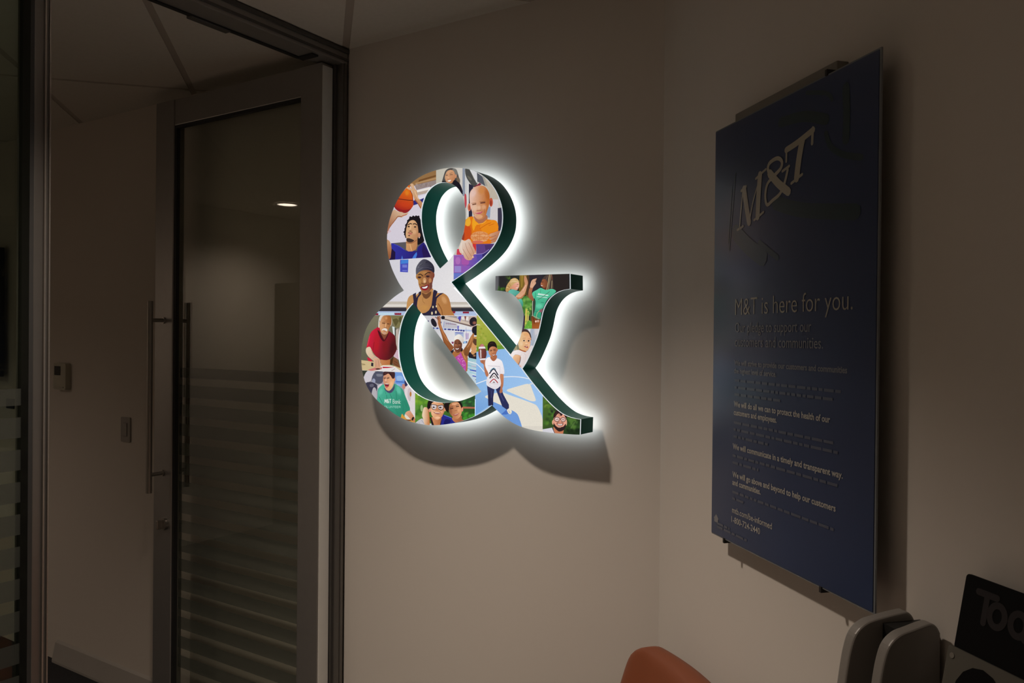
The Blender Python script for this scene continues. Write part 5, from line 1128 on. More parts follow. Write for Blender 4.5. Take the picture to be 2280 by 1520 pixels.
    (8,'l',[238,232,232],[170,-1722,225,-1719],9),
    (9,'p',[74,104,44,36,58,30,2561,-2978,3485,-3782],[2335,-2178,4542,-2105,4567,-4357,2362,-4549],0),
    (9,'g',[82,120,44],[2566,-3039,2507,-3004,2496,-2960,2540,-2934,2613,-2940,2672,-2976,2682,-3019,2638,-3046],0),
    (9,'g',[60,92,40],[2705,-3169,2664,-3139,2650,-3067,2671,-2994,2716,-2964,2757,-2994,2771,-3066,2749,-3138],0),
    (9,'g',[82,120,44],[2529,-3069,2550,-3016,2622,-2981,2702,-2984,2744,-3023,2723,-3075,2651,-3111,2571,-3108],0),
    (9,'g',[60,92,40],[2737,-3052,2669,-3083,2580,-3062,2522,-3001,2530,-2936,2598,-2905,2687,-2926,2744,-2987],0),
    (9,'g',[82,120,44],[2558,-3057,2523,-3009,2540,-2937,2599,-2883,2666,-2879,2700,-2926,2683,-2998,2624,-3052],0),
    (9,'g',[82,120,44],[2647,-3206,2620,-3139,2662,-3060,2748,-3014,2828,-3029,2855,-3096,2813,-3175,2727,-3221],0),
    (9,'g',[82,120,44],[2822,-3132,2778,-3196,2683,-3221,2593,-3191,2562,-3124,2607,-3060,2702,-3036,2791,-3066],0),
    (9,'g',[60,92,40],[2624,-3161,2556,-3129,2535,-3059,2572,-2992,2647,-2967,2714,-2999,2736,-3068,2698,-3135],0),
    (9,'g',[104,134,50],[2745,-3086,2715,-3121,2643,-3139,2571,-3128,2541,-3096,2571,-3062,2643,-3044,2715,-3055],0),
    (9,'g',[104,134,50],[2708,-3032,2648,-2991,2639,-2914,2686,-2845,2762,-2825,2821,-2866,2830,-2943,2783,-3012],0),
    (9,'g',[82,120,44],[2703,-3121,2687,-3089,2704,-3052,2744,-3031,2784,-3040,2800,-3072,2783,-3110,2743,-3130],0),
    (9,'g',[104,134,50],[2627,-3154,2580,-3192,2529,-3194,2504,-3157,2519,-3103,2565,-3065,2616,-3064,2642,-3101],0),
    (9,'g',[66,110,42],[2829,-3534,2755,-3520,2724,-3478,2754,-3431,2828,-3409,2902,-3423,2933,-3465,2903,-3511],0),
    (9,'g',[40,66,32],[2550,-3543,2562,-3482,2624,-3440,2701,-3440,2747,-3484,2736,-3545,2673,-3587,2596,-3587],0),
    (9,'g',[40,66,32],[2864,-3580,2826,-3615,2750,-3624,2680,-3601,2657,-3560,2695,-3525,2771,-3516,2841,-3539],0),
    (9,'g',[40,66,32],[2771,-3324,2764,-3282,2803,-3215,2865,-3162,2914,-3155,2921,-3197,2883,-3264,2820,-3316],0),
    (9,'g',[66,110,42],[2672,-3467,2616,-3430,2608,-3385,2653,-3358,2724,-3364,2780,-3401,2788,-3446,2743,-3474],0),
    (9,'g',[66,110,42],[2855,-3679,2785,-3666,2740,-3602,2745,-3524,2799,-3478,2868,-3492,2913,-3556,2908,-3634],0),
    (9,'g',[84,128,46],[2859,-3323,2817,-3313,2793,-3275,2802,-3230,2839,-3206,2881,-3216,2905,-3255,2896,-3299],0),
    (9,'g',[84,128,46],[2786,-3479,2759,-3441,2773,-3378,2819,-3325,2870,-3315,2897,-3353,2884,-3416,2838,-3469],0),
    (9,'g',[40,66,32],[2662,-3435,2642,-3389,2672,-3322,2734,-3273,2791,-3271,2810,-3317,2781,-3384,2719,-3432],0),
    (9,'g',[66,110,42],[2508,-3720,2467,-3659,2493,-3576,2571,-3520,2654,-3524,2695,-3586,2669,-3668,2592,-3724],0),
    (9,'g',[84,128,46],[2745,-3343,2682,-3317,2664,-3270,2701,-3230,2771,-3219,2834,-3245,2852,-3292,2815,-3332],0),
    (9,'g',[66,110,42],[2725,-3324,2686,-3309,2664,-3263,2671,-3211,2704,-3185,2743,-3199,2765,-3246,2758,-3297],0),
    (9,'g',[66,110,42],[2696,-3269,2684,-3230,2712,-3185,2764,-3160,2809,-3170,2820,-3209,2792,-3254,2741,-3279],0),
    (9,'g',[66,110,42],[2892,-3503,2868,-3567,2813,-3596,2758,-3573,2736,-3511,2759,-3447,2815,-3418,2870,-3442],0),
    (9,'g',[84,128,46],[2582,-3714,2558,-3660,2591,-3590,2661,-3545,2728,-3552,2752,-3605,2719,-3675,2649,-3720],0),
    (9,'g',[52,86,38],[2893,-3489,2837,-3538,2775,-3542,2743,-3497,2761,-3431,2816,-3382,2878,-3379,2910,-3423],0),
    (9,'g',[66,110,42],[2908,-3375,2830,-3392,2767,-3358,2755,-3294,2802,-3236,2879,-3219,2942,-3253,2954,-3317],0),
    (9,'g',[52,86,38],[2853,-3574,2783,-3581,2732,-3543,2729,-3483,2777,-3436,2847,-3429,2898,-3467,2901,-3527],0),
    (9,'g',[66,104,46],[3609,-3617,3584,-3582,3597,-3526,3641,-3483,3690,-3477,3715,-3513,3702,-3569,3658,-3612],0),
    (9,'g',[40,68,32],[3585,-3699,3609,-3642,3681,-3608,3758,-3617,3796,-3664,3772,-3721,3701,-3755,3623,-3746],0),
    (9,'g',[66,104,46],[3503,-3642,3480,-3688,3428,-3709,3376,-3693,3356,-3648,3378,-3602,3431,-3581,3482,-3598],0),
    (9,'g',[40,68,32],[3579,-3527,3526,-3531,3473,-3492,3451,-3433,3473,-3389,3527,-3385,3580,-3424,3601,-3483],0),
    (9,'g',[50,84,38],[3543,-3529,3470,-3547,3403,-3513,3382,-3447,3419,-3387,3493,-3369,3559,-3403,3580,-3469],0),
    (9,'g',[78,116,50],[3428,-3577,3366,-3536,3355,-3458,3402,-3389,3480,-3368,3542,-3409,3553,-3486,3506,-3556],0),
    (9,'g',[50,84,38],[3548,-3732,3535,-3679,3575,-3616,3646,-3578,3705,-3589,3718,-3641,3678,-3704,3607,-3742],0),
    (9,'g',[66,104,46],[3418,-3528,3351,-3522,3294,-3461,3280,-3381,3317,-3329,3384,-3335,3442,-3396,3456,-3476],0),
    (9,'g',[78,116,50],[3559,-3551,3512,-3604,3456,-3614,3425,-3575,3437,-3509,3484,-3456,3540,-3446,3571,-3485],0),
    (9,'g',[40,68,32],[3748,-3738,3663,-3724,3614,-3656,3631,-3573,3703,-3524,3788,-3538,3836,-3606,3820,-3689],0),
    (9,'g',[78,116,50],[3546,-3674,3487,-3673,3417,-3620,3378,-3546,3392,-3494,3452,-3495,3522,-3548,3561,-3622],0),
    (9,'g',[50,84,38],[3271,-3732,3259,-3685,3297,-3604,3362,-3536,3416,-3522,3428,-3569,3390,-3650,3325,-3717],0),
    (9,'g',[78,116,50],[3660,-3543,3593,-3555,3514,-3514,3471,-3442,3488,-3383,3556,-3370,3634,-3412,3677,-3483],0),
    (9,'g',[50,84,38],[3743,-3736,3696,-3734,3665,-3700,3668,-3655,3703,-3625,3750,-3628,3781,-3661,3778,-3706],0),
    (9,'g',[78,116,50],[3495,-3803,3439,-3747,3447,-3659,3515,-3590,3602,-3581,3658,-3637,3650,-3725,3582,-3794],0),
    (9,'g',[78,116,50],[3411,-3737,3429,-3675,3513,-3618,3614,-3600,3673,-3630,3655,-3692,3572,-3748,3471,-3767],0),
    (9,'g',[78,116,50],[3501,-3530,3445,-3569,3374,-3562,3331,-3514,3341,-3453,3398,-3414,3468,-3421,3511,-3469],0),
    (9,'g',[78,116,50],[3527,-3539,3476,-3508,3468,-3458,3508,-3418,3571,-3413,3622,-3444,3630,-3494,3591,-3533],0),
    (9,'g',[22,36,22],[3706,-3849,3633,-3823,3607,-3759,3642,-3695,3718,-3667,3790,-3693,3816,-3757,3781,-3822],0),
    (9,'g',[22,36,22],[3670,-3927,3607,-3962,3519,-3947,3456,-3892,3456,-3829,3520,-3794,3608,-3808,3670,-3864],0),
    (9,'g',[22,36,22],[3678,-3901,3618,-3867,3607,-3813,3651,-3770,3725,-3764,3785,-3799,3797,-3853,3752,-3895],0),
    (9,'g',[28,46,26],[3477,-3952,3388,-3953,3325,-3894,3324,-3810,3386,-3750,3475,-3749,3537,-3808,3538,-3892],0),
    (9,'g',[22,36,22],[3685,-3868,3612,-3873,3558,-3830,3557,-3764,3608,-3714,3681,-3709,3734,-3752,3736,-3818],0),
    (9,'g',[22,36,22],[3429,-3858,3376,-3871,3312,-3840,3275,-3785,3287,-3738,3341,-3725,3405,-3756,3441,-3811],0),
    (9,'g',[22,36,22],[3626,-3859,3606,-3812,3635,-3748,3696,-3703,3753,-3704,3773,-3751,3744,-3816,3683,-3860],0),
    (9,'g',[28,46,26],[3571,-3911,3582,-3838,3659,-3778,3756,-3768,3818,-3812,3808,-3885,3732,-3945,3634,-3956],0),
    (9,'g',[22,36,22],[3468,-3881,3410,-3840,3404,-3767,3453,-3705,3529,-3690,3586,-3731,3592,-3803,3543,-3865],0),
    (9,'g',[28,46,26],[3448,-3911,3384,-3916,3337,-3880,3334,-3822,3377,-3778,3441,-3772,3488,-3809,3491,-3866],0),
    (9,'g',[36,50,36],[2801,-3248,2758,-3248,2720,-3215,2708,-3169,2729,-3136,2772,-3136,2810,-3169,2822,-3215],0),
    (9,'g',[60,84,46],[2736,-3240,2699,-3205,2702,-3162,2743,-3137,2797,-3144,2834,-3178,2831,-3221,2790,-3246],0),
    (9,'g',[60,84,46],[2732,-3272,2716,-3227,2742,-3184,2794,-3170,2842,-3192,2857,-3237,2832,-3279,2780,-3294],0),
    (9,'g',[60,84,46],[2916,-3270,2870,-3300,2807,-3293,2765,-3254,2768,-3205,2815,-3175,2877,-3181,2919,-3221],0),
    (9,'g',[36,50,36],[2864,-3296,2826,-3328,2770,-3328,2729,-3297,2727,-3253,2765,-3221,2821,-3221,2862,-3252],0),
    (9,'g',[36,50,36],[2856,-3325,2804,-3328,2756,-3292,2741,-3237,2767,-3197,2820,-3194,2867,-3230,2882,-3284],0),
    (9,'g',[36,50,36],[2845,-3254,2848,-3204,2897,-3160,2965,-3148,3011,-3175,3009,-3224,2960,-3268,2892,-3281],0),
    (9,'g',[36,50,36],[2859,-3315,2820,-3323,2781,-3302,2763,-3264,2779,-3232,2818,-3224,2857,-3245,2874,-3282],0),
    (9,'l',[92,126,66],[3565,-3546,3457,-3723],17),
    (9,'l',[84,118,60],[3619,-3494,3525,-3670],14),
    (9,'p',[207,207,217],[2426,-3839,2827,-3753,2914,-3922,2427,-3957],0),
    (9,'p',[190,120,86],[2862,-3728,3221,-3776,3195,-3925,2900,-3947],0),
    (9,'l',[112,106,126],[2824,-3758,2908,-3910],26),
    (9,'l',[236,236,240],[2798,-3763,2878,-3912],14),
    (9,'s',[218,164,136],[2887,-3590,2878,-3642,2854,-3664,2830,-3645,2819,-3595,2829,-3544,2853,-3521,2877,-3541],0),
    (9,'s',[218,164,136],[3326,-3566,3318,-3631,3297,-3659,3275,-3634,3265,-3570,3273,-3506,3295,-3478,3317,-3503],0),
    (9,'s',[214,150,126,226,160,136,2923,-3514,3233,-3519],[2877,-3443,2950,-3335,3090,-3302,3262,-3365,3294,-3490,3279,-3640,3210,-3743,3096,-3803,2983,-3759,2894,-3679,2864,-3567],0),
    (9,'s',[46,31,33],[2871,-3606,2925,-3669,2996,-3716,3066,-3689,3137,-3706,3207,-3692,3284,-3601,3277,-3711,3197,-3810,3068,-3851,2966,-3802,2883,-3717],0),
    (9,'s',[204,146,126],[3142,-3706,3121,-3725,3070,-3736,3018,-3732,2996,-3716,3018,-3697,3069,-3686,3121,-3690],0),
    (9,'s',[112,52,56],[2975,-3607,3066,-3625,3200,-3602,3170,-3665,3066,-3679,3004,-3654],0),
    (9,'s',[236,226,221],[3009,-3627,3080,-3637,3172,-3621,3150,-3654,3073,-3664,3024,-3650],0),
    (9,'l',[92,56,50],[2987,-3599,3093,-3567,3208,-3589],17),
    (9,'g',[232,164,146],[2974,-3597,2960,-3629,2925,-3644,2890,-3633,2875,-3604,2889,-3572,2924,-3557,2959,-3567],0),
    (9,'g',[228,156,140],[3282,-3586,3268,-3618,3234,-3632,3199,-3622,3184,-3593,3198,-3561,3233,-3547,3268,-3557],0),
    (9,'g',[228,160,138],[3161,-3538,3141,-3574,3093,-3592,3045,-3581,3025,-3547,3044,-3510,3092,-3493,3141,-3504],0),
    (9,'l',[170,98,84],[3051,-3567,3135,-3564],11),
    (9,'s',[222,190,184],[3066,-3485,3043,-3527,2987,-3547,2931,-3534,2908,-3495,2930,-3454,2986,-3434,3042,-3447],0),
    (9,'s',[222,186,180],[3268,-3482,3248,-3521,3197,-3541,3145,-3528,3123,-3491,3144,-3452,3195,-3433,3247,-3445],0),
    (9,'l',[70,46,42],[2951,-3493,3029,-3490],14),
    (9,'l',[70,46,42],[3160,-3492,3235,-3487],14),
    (9,'s',[248,240,236],[2985,-3467,2979,-3474,2965,-3478,2951,-3476,2946,-3470,2951,-3462,2965,-3458,2979,-3460],0),
    (9,'l',[42,36,44],[3077,-3485,3065,-3518,3032,-3545,2987,-3557,2942,-3551,2909,-3529,2896,-3496,2908,-3462,2941,-3436,2986,-3424,3031,-3430,3064,-3452,3077,-3485],16),
    (9,'l',[42,36,44],[3277,-3482,3266,-3513,3237,-3537,3197,-3548,3156,-3542,3126,-3522,3115,-3492,3125,-3461,3155,-3436,3195,-3426,3236,-3431,3266,-3452,3277,-3482],16),
    (9,'l',[42,36,44],[3070,-3470,3117,-3472],17),
    (9,'l',[42,36,44],[2869,-3462,2909,-3466],17),
    (9,'s',[46,29,31],[2863,-3449,2887,-3319,3005,-3219,3188,-3240,3320,-3366,3290,-3446,3248,-3386,3191,-3328,3119,-3393,3076,-3327,3023,-3321,2964,-3378,2934,-3422],0),
    (9,'l',[84,56,52],[3048,-3334,3066,-3394],14),
    (9,'l',[84,56,52],[2977,-3289,2950,-3365],11),
    (10,'p',[40,40,41],[359,1316,3599,1174,3623,-1007,385,-1029],0),
    (10,'p',[98,98,101],[694,887,843,882,828,341,700,344],0),
    (10,'p',[70,70,74],[843,882,880,881,871,340,828,341],0),
    (10,'g',[60,102,36],[1028,370,980,365,936,394,923,438,948,472,997,477,1040,449,1053,404],0),
    (10,'g',[60,102,36],[838,406,815,434,818,488,844,538,880,553,903,524,900,470,874,420],0),
    (10,'g',[60,102,36],[843,342,806,356,787,392,798,430,831,447,867,433,886,397,876,359],0),
    (10,'g',[48,80,34],[969,425,990,462,1051,482,1117,472,1149,439,1128,402,1067,382,1001,392],0),
    (10,'g',[48,80,34],[955,388,913,380,865,403,841,443,855,478,897,487,944,464,968,423],0),
    (10,'g',[60,102,36],[1121,434,1091,403,1032,398,981,423,965,463,996,494,1054,498,1106,474],0),
    (10,'g',[48,80,34],[1032,340,986,356,965,396,980,437,1023,454,1068,438,1089,398,1074,358],0),
    (10,'g',[78,122,44],[940,359,906,387,901,439,929,485,973,497,1008,469,1012,417,984,372],0),
    (10,'g',[48,80,34],[822,419,838,454,878,468,919,452,937,417,921,382,881,369,840,384],0),
    (10,'g',[48,80,34],[965,378,919,355,872,365,851,402,869,444,915,467,962,457,983,420],0),
    (10,'g',[76,104,40],[1237,768,1222,790,1230,814,1256,827,1284,820,1299,799,1291,774,1265,762],0),
    (10,'g',[60,84,36],[1221,740,1212,759,1223,781,1247,793,1270,789,1279,770,1268,748,1244,735],0),
    (10,'g',[60,84,36],[1254,694,1215,700,1189,729,1190,765,1219,786,1257,780,1283,751,1282,715],0),
    (10,'g',[102,128,42],[1134,761,1133,784,1156,807,1190,818,1216,811,1217,788,1193,765,1159,754],0),
    (10,'g',[102,128,42],[1207,783,1185,768,1144,770,1108,788,1097,810,1119,824,1160,822,1196,805],0),
    (10,'g',[60,84,36],[1257,680,1219,690,1194,724,1197,762,1226,783,1264,774,1289,740,1286,701],0),
    (10,'g',[76,104,40],[1311,723,1274,709,1229,724,1203,758,1211,791,1248,805,1293,790,1319,756],0),
    (10,'g',[76,104,40],[1149,736,1156,762,1192,781,1235,781,1260,763,1253,737,1217,718,1174,717],0),
    (10,'g',[52,62,44],[1545,554,1488,527,1429,541,1403,589,1425,641,1483,668,1542,653,1568,606],0),
    (10,'g',[44,54,40],[1604,698,1558,680,1508,695,1482,735,1495,776,1541,795,1591,779,1617,739],0),
    (10,'g',[52,62,44],[1164,577,1134,606,1137,645,1170,673,1215,672,1244,643,1242,603,1208,576],0),
    (10,'g',[44,54,40],[1386,654,1347,690,1346,753,1384,806,1438,818,1477,782,1478,719,1441,666],0),
    (10,'g',[52,62,44],[1246,601,1191,564,1133,569,1106,614,1127,671,1182,708,1240,702,1266,658],0),
    (10,'g',[44,54,40],[1231,752,1183,714,1114,717,1063,759,1062,816,1110,854,1180,851,1230,808],0),
    (10,'g',[44,54,40],[1594,582,1541,613,1529,660,1565,697,1627,702,1680,671,1692,623,1657,586],0),
    (10,'g',[52,62,44],[1527,774,1531,814,1578,847,1638,852,1678,827,1674,787,1628,754,1567,749],0),
    (10,'p',[134,108,44,112,88,40,1673,752,1783,243],[1627,855,1895,845,1902,241,1754,193,1596,349],0),
    (10,'l',[164,134,54],[1717,814,1706,473],37),
    (10,'p',[78,58,40],[1880,846,1983,842,1976,189,1872,241],0),
    (10,'p',[46,41,49],[1969,843,2465,838,2354,381,1976,189],0),
    (10,'p',[43,36,35],[2751,865,3327,844,3333,332,2885,306,2755,470],0),
    (10,'p',[70,122,52],[1604,196,2108,186,2115,-416,1790,-413,1638,-134],0),
    (10,'g',[56,104,46],[1721,-206,1725,-175,1759,-151,1803,-149,1831,-169,1828,-200,1794,-223,1750,-226],0),
    (10,'g',[84,146,60],[1847,-66,1801,-79,1731,-55,1678,-9,1674,33,1720,45,1790,21,1842,-25],0),
    (10,'g',[100,160,70],[1956,-162,1941,-114,1977,-53,2043,-14,2101,-21,2115,-69,2079,-130,2014,-168],0),
    (10,'g',[100,160,70],[1963,-92,1947,-48,1974,-3,2029,17,2079,0,2095,-43,2067,-88,2013,-109],0),
    (10,'g',[120,170,84],[2045,-220,1990,-213,1933,-160,1909,-91,1931,-47,1986,-55,2043,-108,2067,-177],0),
    (10,'g',[120,170,84],[1759,-111,1783,-63,1858,-36,1939,-46,1979,-88,1955,-136,1881,-163,1799,-153],0),
    (10,'g',[100,160,70],[2058,7,2000,10,1943,57,1920,122,1945,166,2003,163,2060,116,2083,51],0),
    (10,'g',[84,146,60],[1881,-54,1879,-11,1915,21,1967,23,2005,-7,2007,-50,1971,-82,1919,-83],0),
    (10,'g',[84,146,60],[1822,43,1796,83,1808,123,1852,139,1902,123,1929,83,1916,44,1872,27],0),
    (10,'g',[100,160,70],[1690,-148,1696,-109,1749,-67,1817,-46,1861,-58,1855,-96,1802,-139,1734,-160],0),
    (10,'g',[100,160,70],[1711,-144,1687,-101,1709,-35,1763,15,1818,20,1841,-23,1820,-89,1766,-139],0),
    (10,'g',[84,146,60],[1823,-22,1761,-29,1722,-6,1729,33,1778,65,1840,72,1878,49,1871,10],0),
    (10,'g',[84,146,60],[1955,-154,1912,-124,1905,-72,1939,-29,1993,-21,2036,-52,2042,-104,2009,-146],0),
    (10,'g',[120,170,84],[1757,-23,1719,24,1732,98,1786,155,1851,162,1888,116,1876,42,1821,-15],0),
    (10,'g',[120,170,84],[1833,-225,1830,-182,1877,-124,1945,-85,1995,-88,1998,-130,1952,-188,1884,-227],0),
    (10,'g',[120,170,84],[1977,15,1907,14,1849,59,1836,125,1876,173,1945,174,2003,128,2016,62],0),
    (10,'g',[84,146,60],[2084,-321,2047,-305,2022,-256,2024,-203,2052,-177,2089,-194,2113,-243,2111,-296],0),
    (10,'g',[120,170,84],[2012,-116,1991,-90,1999,-55,2029,-33,2065,-35,2086,-61,2078,-95,2048,-118],0),
    (10,'g',[120,170,84],[1734,36,1719,68,1736,100,1775,114,1812,100,1826,69,1809,37,1771,23],0),
    (10,'g',[56,104,46],[2019,8,2016,46,2044,73,2086,72,2118,45,2121,6,2093,-20,2051,-19],0),
    (10,'g',[70,62,30],[1867,195,1833,216,1825,252,1849,281,1890,287,1925,265,1932,230,1909,201],0),
    (10,'g',[120,100,50],[1905,168,1866,172,1843,196,1850,226,1881,244,1920,240,1942,216,1936,186],0),
    (10,'g',[70,62,30],[1899,164,1908,196,1944,214,1985,207,2008,180,1999,149,1964,131,1922,137],0),
    (10,'g',[120,100,50],[1949,126,1909,133,1884,165,1887,203,1917,225,1957,217,1982,185,1979,147],0),
    (10,'g',[70,62,30],[1897,272,1909,297,1946,310,1985,302,2004,278,1992,253,1955,240,1915,248],0),
    (10,'p',[56,66,58],[2095,99,2191,85,2169,-478,2080,-403],0),
    (10,'l',[206,201,186],[2098,49,2094,-139,2103,-409],18),
    (10,'p',[206,191,92],[1847,-199,1915,-193,1902,-817,1822,-817],0),
    (10,'p',[212,197,112],[1931,-263,1969,-264,1960,-779,1913,-779],0),
    (10,'p',[102,166,62],[1955,-553,2117,-553,2120,-829,1789,-830,1824,-742],0),
    (10,'g',[170,196,92],[1971,-203,1975,-186,1999,-170,2029,-165,2047,-173,2043,-190,2019,-205,1989,-211],0),
    (10,'g',[120,170,64],[1909,-397,1887,-375,1889,-340,1914,-312,1948,-308,1970,-331,1967,-366,1942,-393],0),
    (10,'g',[120,170,64],[1874,-342,1878,-312,1911,-289,1955,-284,1983,-302,1979,-332,1946,-355,1902,-360],0),
    (10,'g',[170,196,92],[1877,-412,1846,-412,1816,-387,1805,-354,1819,-330,1851,-331,1880,-355,1891,-389],0),
    (10,'g',[142,182,72],[2013,-360,1986,-363,1959,-346,1948,-320,1960,-298,1987,-295,2014,-312,2025,-338],0),
    (10,'g',[170,196,92],[1947,-252,1916,-263,1881,-249,1863,-220,1872,-193,1904,-183,1939,-196,1957,-225],0),
    (10,'g',[170,196,92],[2048,-238,2015,-244,1986,-228,1978,-200,1996,-176,2029,-170,2057,-186,2065,-214],0),
    (10,'g',[120,170,64],[1973,-330,1976,-301,2004,-281,2040,-283,2064,-306,2061,-335,2033,-355,1997,-353],0),
    (10,'g',[170,196,92],[1973,-323,1949,-328,1916,-313,1895,-288,1897,-267,1921,-262,1953,-277,1975,-302],0),
    (10,'g',[142,182,72],[1976,-387,1948,-387,1927,-368,1927,-343,1947,-326,1976,-327,1996,-345,1996,-370],0),
    (10,'g',[170,196,92],[1923,-214,1898,-221,1860,-208,1831,-182,1828,-160,1854,-154,1892,-167,1921,-192],0),
    (10,'g',[120,170,64],[1846,-201,1848,-176,1877,-153,1916,-146,1941,-159,1939,-184,1910,-207,1871,-214],0),
    (10,'g',[90,150,56],[1907,-694,1883,-707,1836,-704,1793,-687,1780,-666,1804,-653,1851,-656,1894,-673],0),
    (10,'g',[142,192,86],[1984,-610,1961,-579,1970,-546,2005,-529,2045,-539,2068,-570,2059,-603,2024,-620],0),
    (10,'g',[142,192,86],[2075,-727,2042,-717,2020,-682,2022,-642,2047,-621,2081,-631,2103,-667,2101,-706],0),
    (10,'g',[110,176,66],[2104,-751,2062,-756,2026,-733,2017,-695,2040,-666,2082,-661,2118,-684,2127,-721],0),
    (10,'g',[90,150,56],[2038,-570,2029,-538,2045,-515,2078,-514,2107,-536,2115,-568,2099,-592,2067,-593],0),
    (10,'g',[110,176,66],[2009,-730,2007,-708,2025,-691,2052,-688,2073,-702,2074,-724,2056,-741,2029,-744],0),
    (10,'g',[110,176,66],[1831,-617,1822,-588,1843,-557,1880,-542,1913,-551,1922,-579,1902,-610,1864,-626],0),
    (10,'g',[110,176,66],[1918,-674,1882,-667,1861,-640,1866,-607,1896,-589,1931,-596,1953,-623,1947,-656],0),
    (10,'g',[142,192,86],[1920,-770,1922,-747,1945,-729,1977,-726,1998,-740,1996,-762,1972,-780,1941,-783],0),
    (10,'g',[90,150,56],[1966,-714,1934,-701,1914,-663,1918,-621,1944,-600,1977,-613,1997,-652,1992,-694],0),
    (10,'g',[90,150,56],[1928,-602,1922,-572,1939,-550,1970,-550,1996,-571,2002,-601,1985,-622,1954,-623],0),
    (10,'g',[110,176,66],[1994,-751,1994,-726,2015,-707,2046,-706,2068,-724,2068,-749,2047,-768,2016,-769],0),
    (10,'s',[60,82,50],[2025,-264,2084,-277,2073,-553,2014,-553],0),
    (10,'s',[116,62,34,168,92,42,2116,-466,2207,-766],[2051,-453,2145,-436,2344,-499,2380,-642,2324,-841,2105,-842,2082,-616],0),
    (10,'l',[70,38,26],[2145,-491,2162,-641],20),
    (10,'g',[236,202,182],[2362,-569,2343,-610,2296,-626,2248,-609,2228,-569,2247,-528,2294,-512,2342,-529],0),
    (10,'s',[236,202,182],[2248,-581,2240,-604,2220,-614,2199,-604,2190,-581,2198,-558,2219,-549,2240,-558],0),
    (10,'l',[60,32,28],[2248,-529,2320,-517],17),
    (10,'p',[70,55,80],[1700,-312,1807,-338,1798,-830,1705,-830],0),
    (10,'s',[212,178,122,188,148,92,1372,698,1193,409],[1114,411,1158,538,1251,651,1327,728,1463,755,1575,692,1608,615,1585,521,1420,526,1336,452,1209,345,1130,355],0),
    (10,'l',[166,122,70],[1192,512,1302,455],23),
    (10,'l',[232,204,160],[1297,637,1449,655,1569,628],18),
    (10,'l',[176,134,80],[1178,423,1255,382],20),
    (10,'l',[232,204,160],[1342,699,1478,713],17),
    (10,'l',[176,134,80],[1252,587,1299,509],20),
    (10,'l',[226,196,146],[1147,462,1208,486],14),
    (10,'s',[230,172,148,214,146,118,1540,566,1375,430],[1335,495,1449,594,1587,618,1616,513,1577,435,1530,383,1406,397,1321,411],0),
    (10,'l',[242,228,222],[1502,450,1577,463],14),
    (10,'g',[224,140,124],[1563,489,1548,463,1511,453,1474,465,1458,492,1473,518,1510,528,1548,516],0),
    (10,'l',[110,70,56],[1534,546,1585,552],13),
    (10,'s',[212,150,120],[1311,458,1306,438,1294,430,1281,439,1275,459,1280,478,1293,486,1306,478],0),
    (10,'s',[104,186,170,80,160,146,1331,355,1514,224],[1209,332,1315,409,1451,393,1669,309,1544,246,1436,192,1301,274],0),
    (10,'s',[96,186,166,70,150,132,1636,69,1742,-72],[1575,83,1698,109,1762,-47,1716,-135,1621,-7],0),
    (10,'s',[222,168,134,204,146,110,1604,196,1868,620],[1481,184,1603,283,1724,409,1812,546,1790,672,1803,813,1869,758,1924,618,1902,493,1830,293,1742,153,1590,103],0),
    (10,'l',[184,116,76],[1515,147,1665,134,1801,238],34),
    (10,'l',[236,190,160],[1752,370,1854,519],26),
    (10,'l',[186,126,98],[1830,785,1852,670],11),
    (10,'l',[186,126,98],[1876,708,1883,607],11),
    (10,'s',[76,61,56],[2406,651,2480,750,2608,818,2765,825,2802,641,2805,362,2599,342,2566,500,2521,647],0),
    (10,'p',[94,54,40],[2454,458,2615,473,2628,349,2478,365],0),
    (10,'s',[160,96,64,124,72,48,2425,541,2583,561],[2375,552,2449,679,2538,679,2614,597,2587,472,2498,422,2396,474],0),
    (10,'l',[238,228,222],[2393,502,2442,493],16),
    (10,'l',[50,30,26],[2409,603,2467,607],16),
    (10,'l',[186,118,84],[2389,579,2396,542],17),
    (10,'l',[192,168,122],[2680,806,2642,597,2585,363],24),
    (10,'l',[168,148,108],[2731,804,2685,595,2645,379],18),
    (10,'l',[182,162,122],[2770,630,2759,408],17),
    (10,'l',[110,92,80],[2623,783,2553,661],14),
    (10,'l',[140,80,60],[2759,803,2767,667],17),
    (10,'l',[96,78,62],[2659,782,2625,647],10),
    (10,'s',[88,200,160,56,158,122,2267,333,2348,-392],[2087,287,2252,373,2382,427,2556,363,2770,388,2913,318,2801,209,2617,77,2504,-120,2450,-219,2405,-330,2364,-517,2139,-433,2186,-216,2201,9,2171,110,2103,121],0),
    (10,'g',[116,218,182],[2506,-120,2456,-202,2332,-235,2206,-199,2153,-115,2205,-32,2329,0,2454,-36],0),
    (10,'l',[48,146,112],[2198,285,2182,110],18),
    (10,'l',[52,150,116],[2402,-6,2489,-20],23),
    (10,'l',[46,140,108],[2172,-278,2391,-305],17),
    (10,'p',[210,238,228],[2291,272,2652,212,2639,176,2272,220],0),
    (10,'p',[176,224,208],[2254,183,2619,139,2608,112,2237,159],0),
    (10,'l',[120,200,172],[2304,266,2299,229],7),
    (10,'l',[120,200,172],[2345,259,2340,222],7),
    (10,'l',[120,200,172],[2386,253,2380,216],7),
    (10,'l',[120,200,172],[2426,246,2421,209],7),
    (10,'l',[120,200,172],[2467,240,2462,203],7),
    (10,'l',[120,200,172],[2507,233,2502,196],7),
    (10,'l',[120,200,172],[2548,226,2542,189],7),
    (10,'l',[120,200,172],[2588,220,2583,183],7),
    (10,'l',[120,200,172],[2628,213,2623,176],7),
    (10,'l',[72,112,88],[2691,311,2486,176,2296,78],16),
    (10,'l',[60,150,118],[2383,380,2370,268],14),
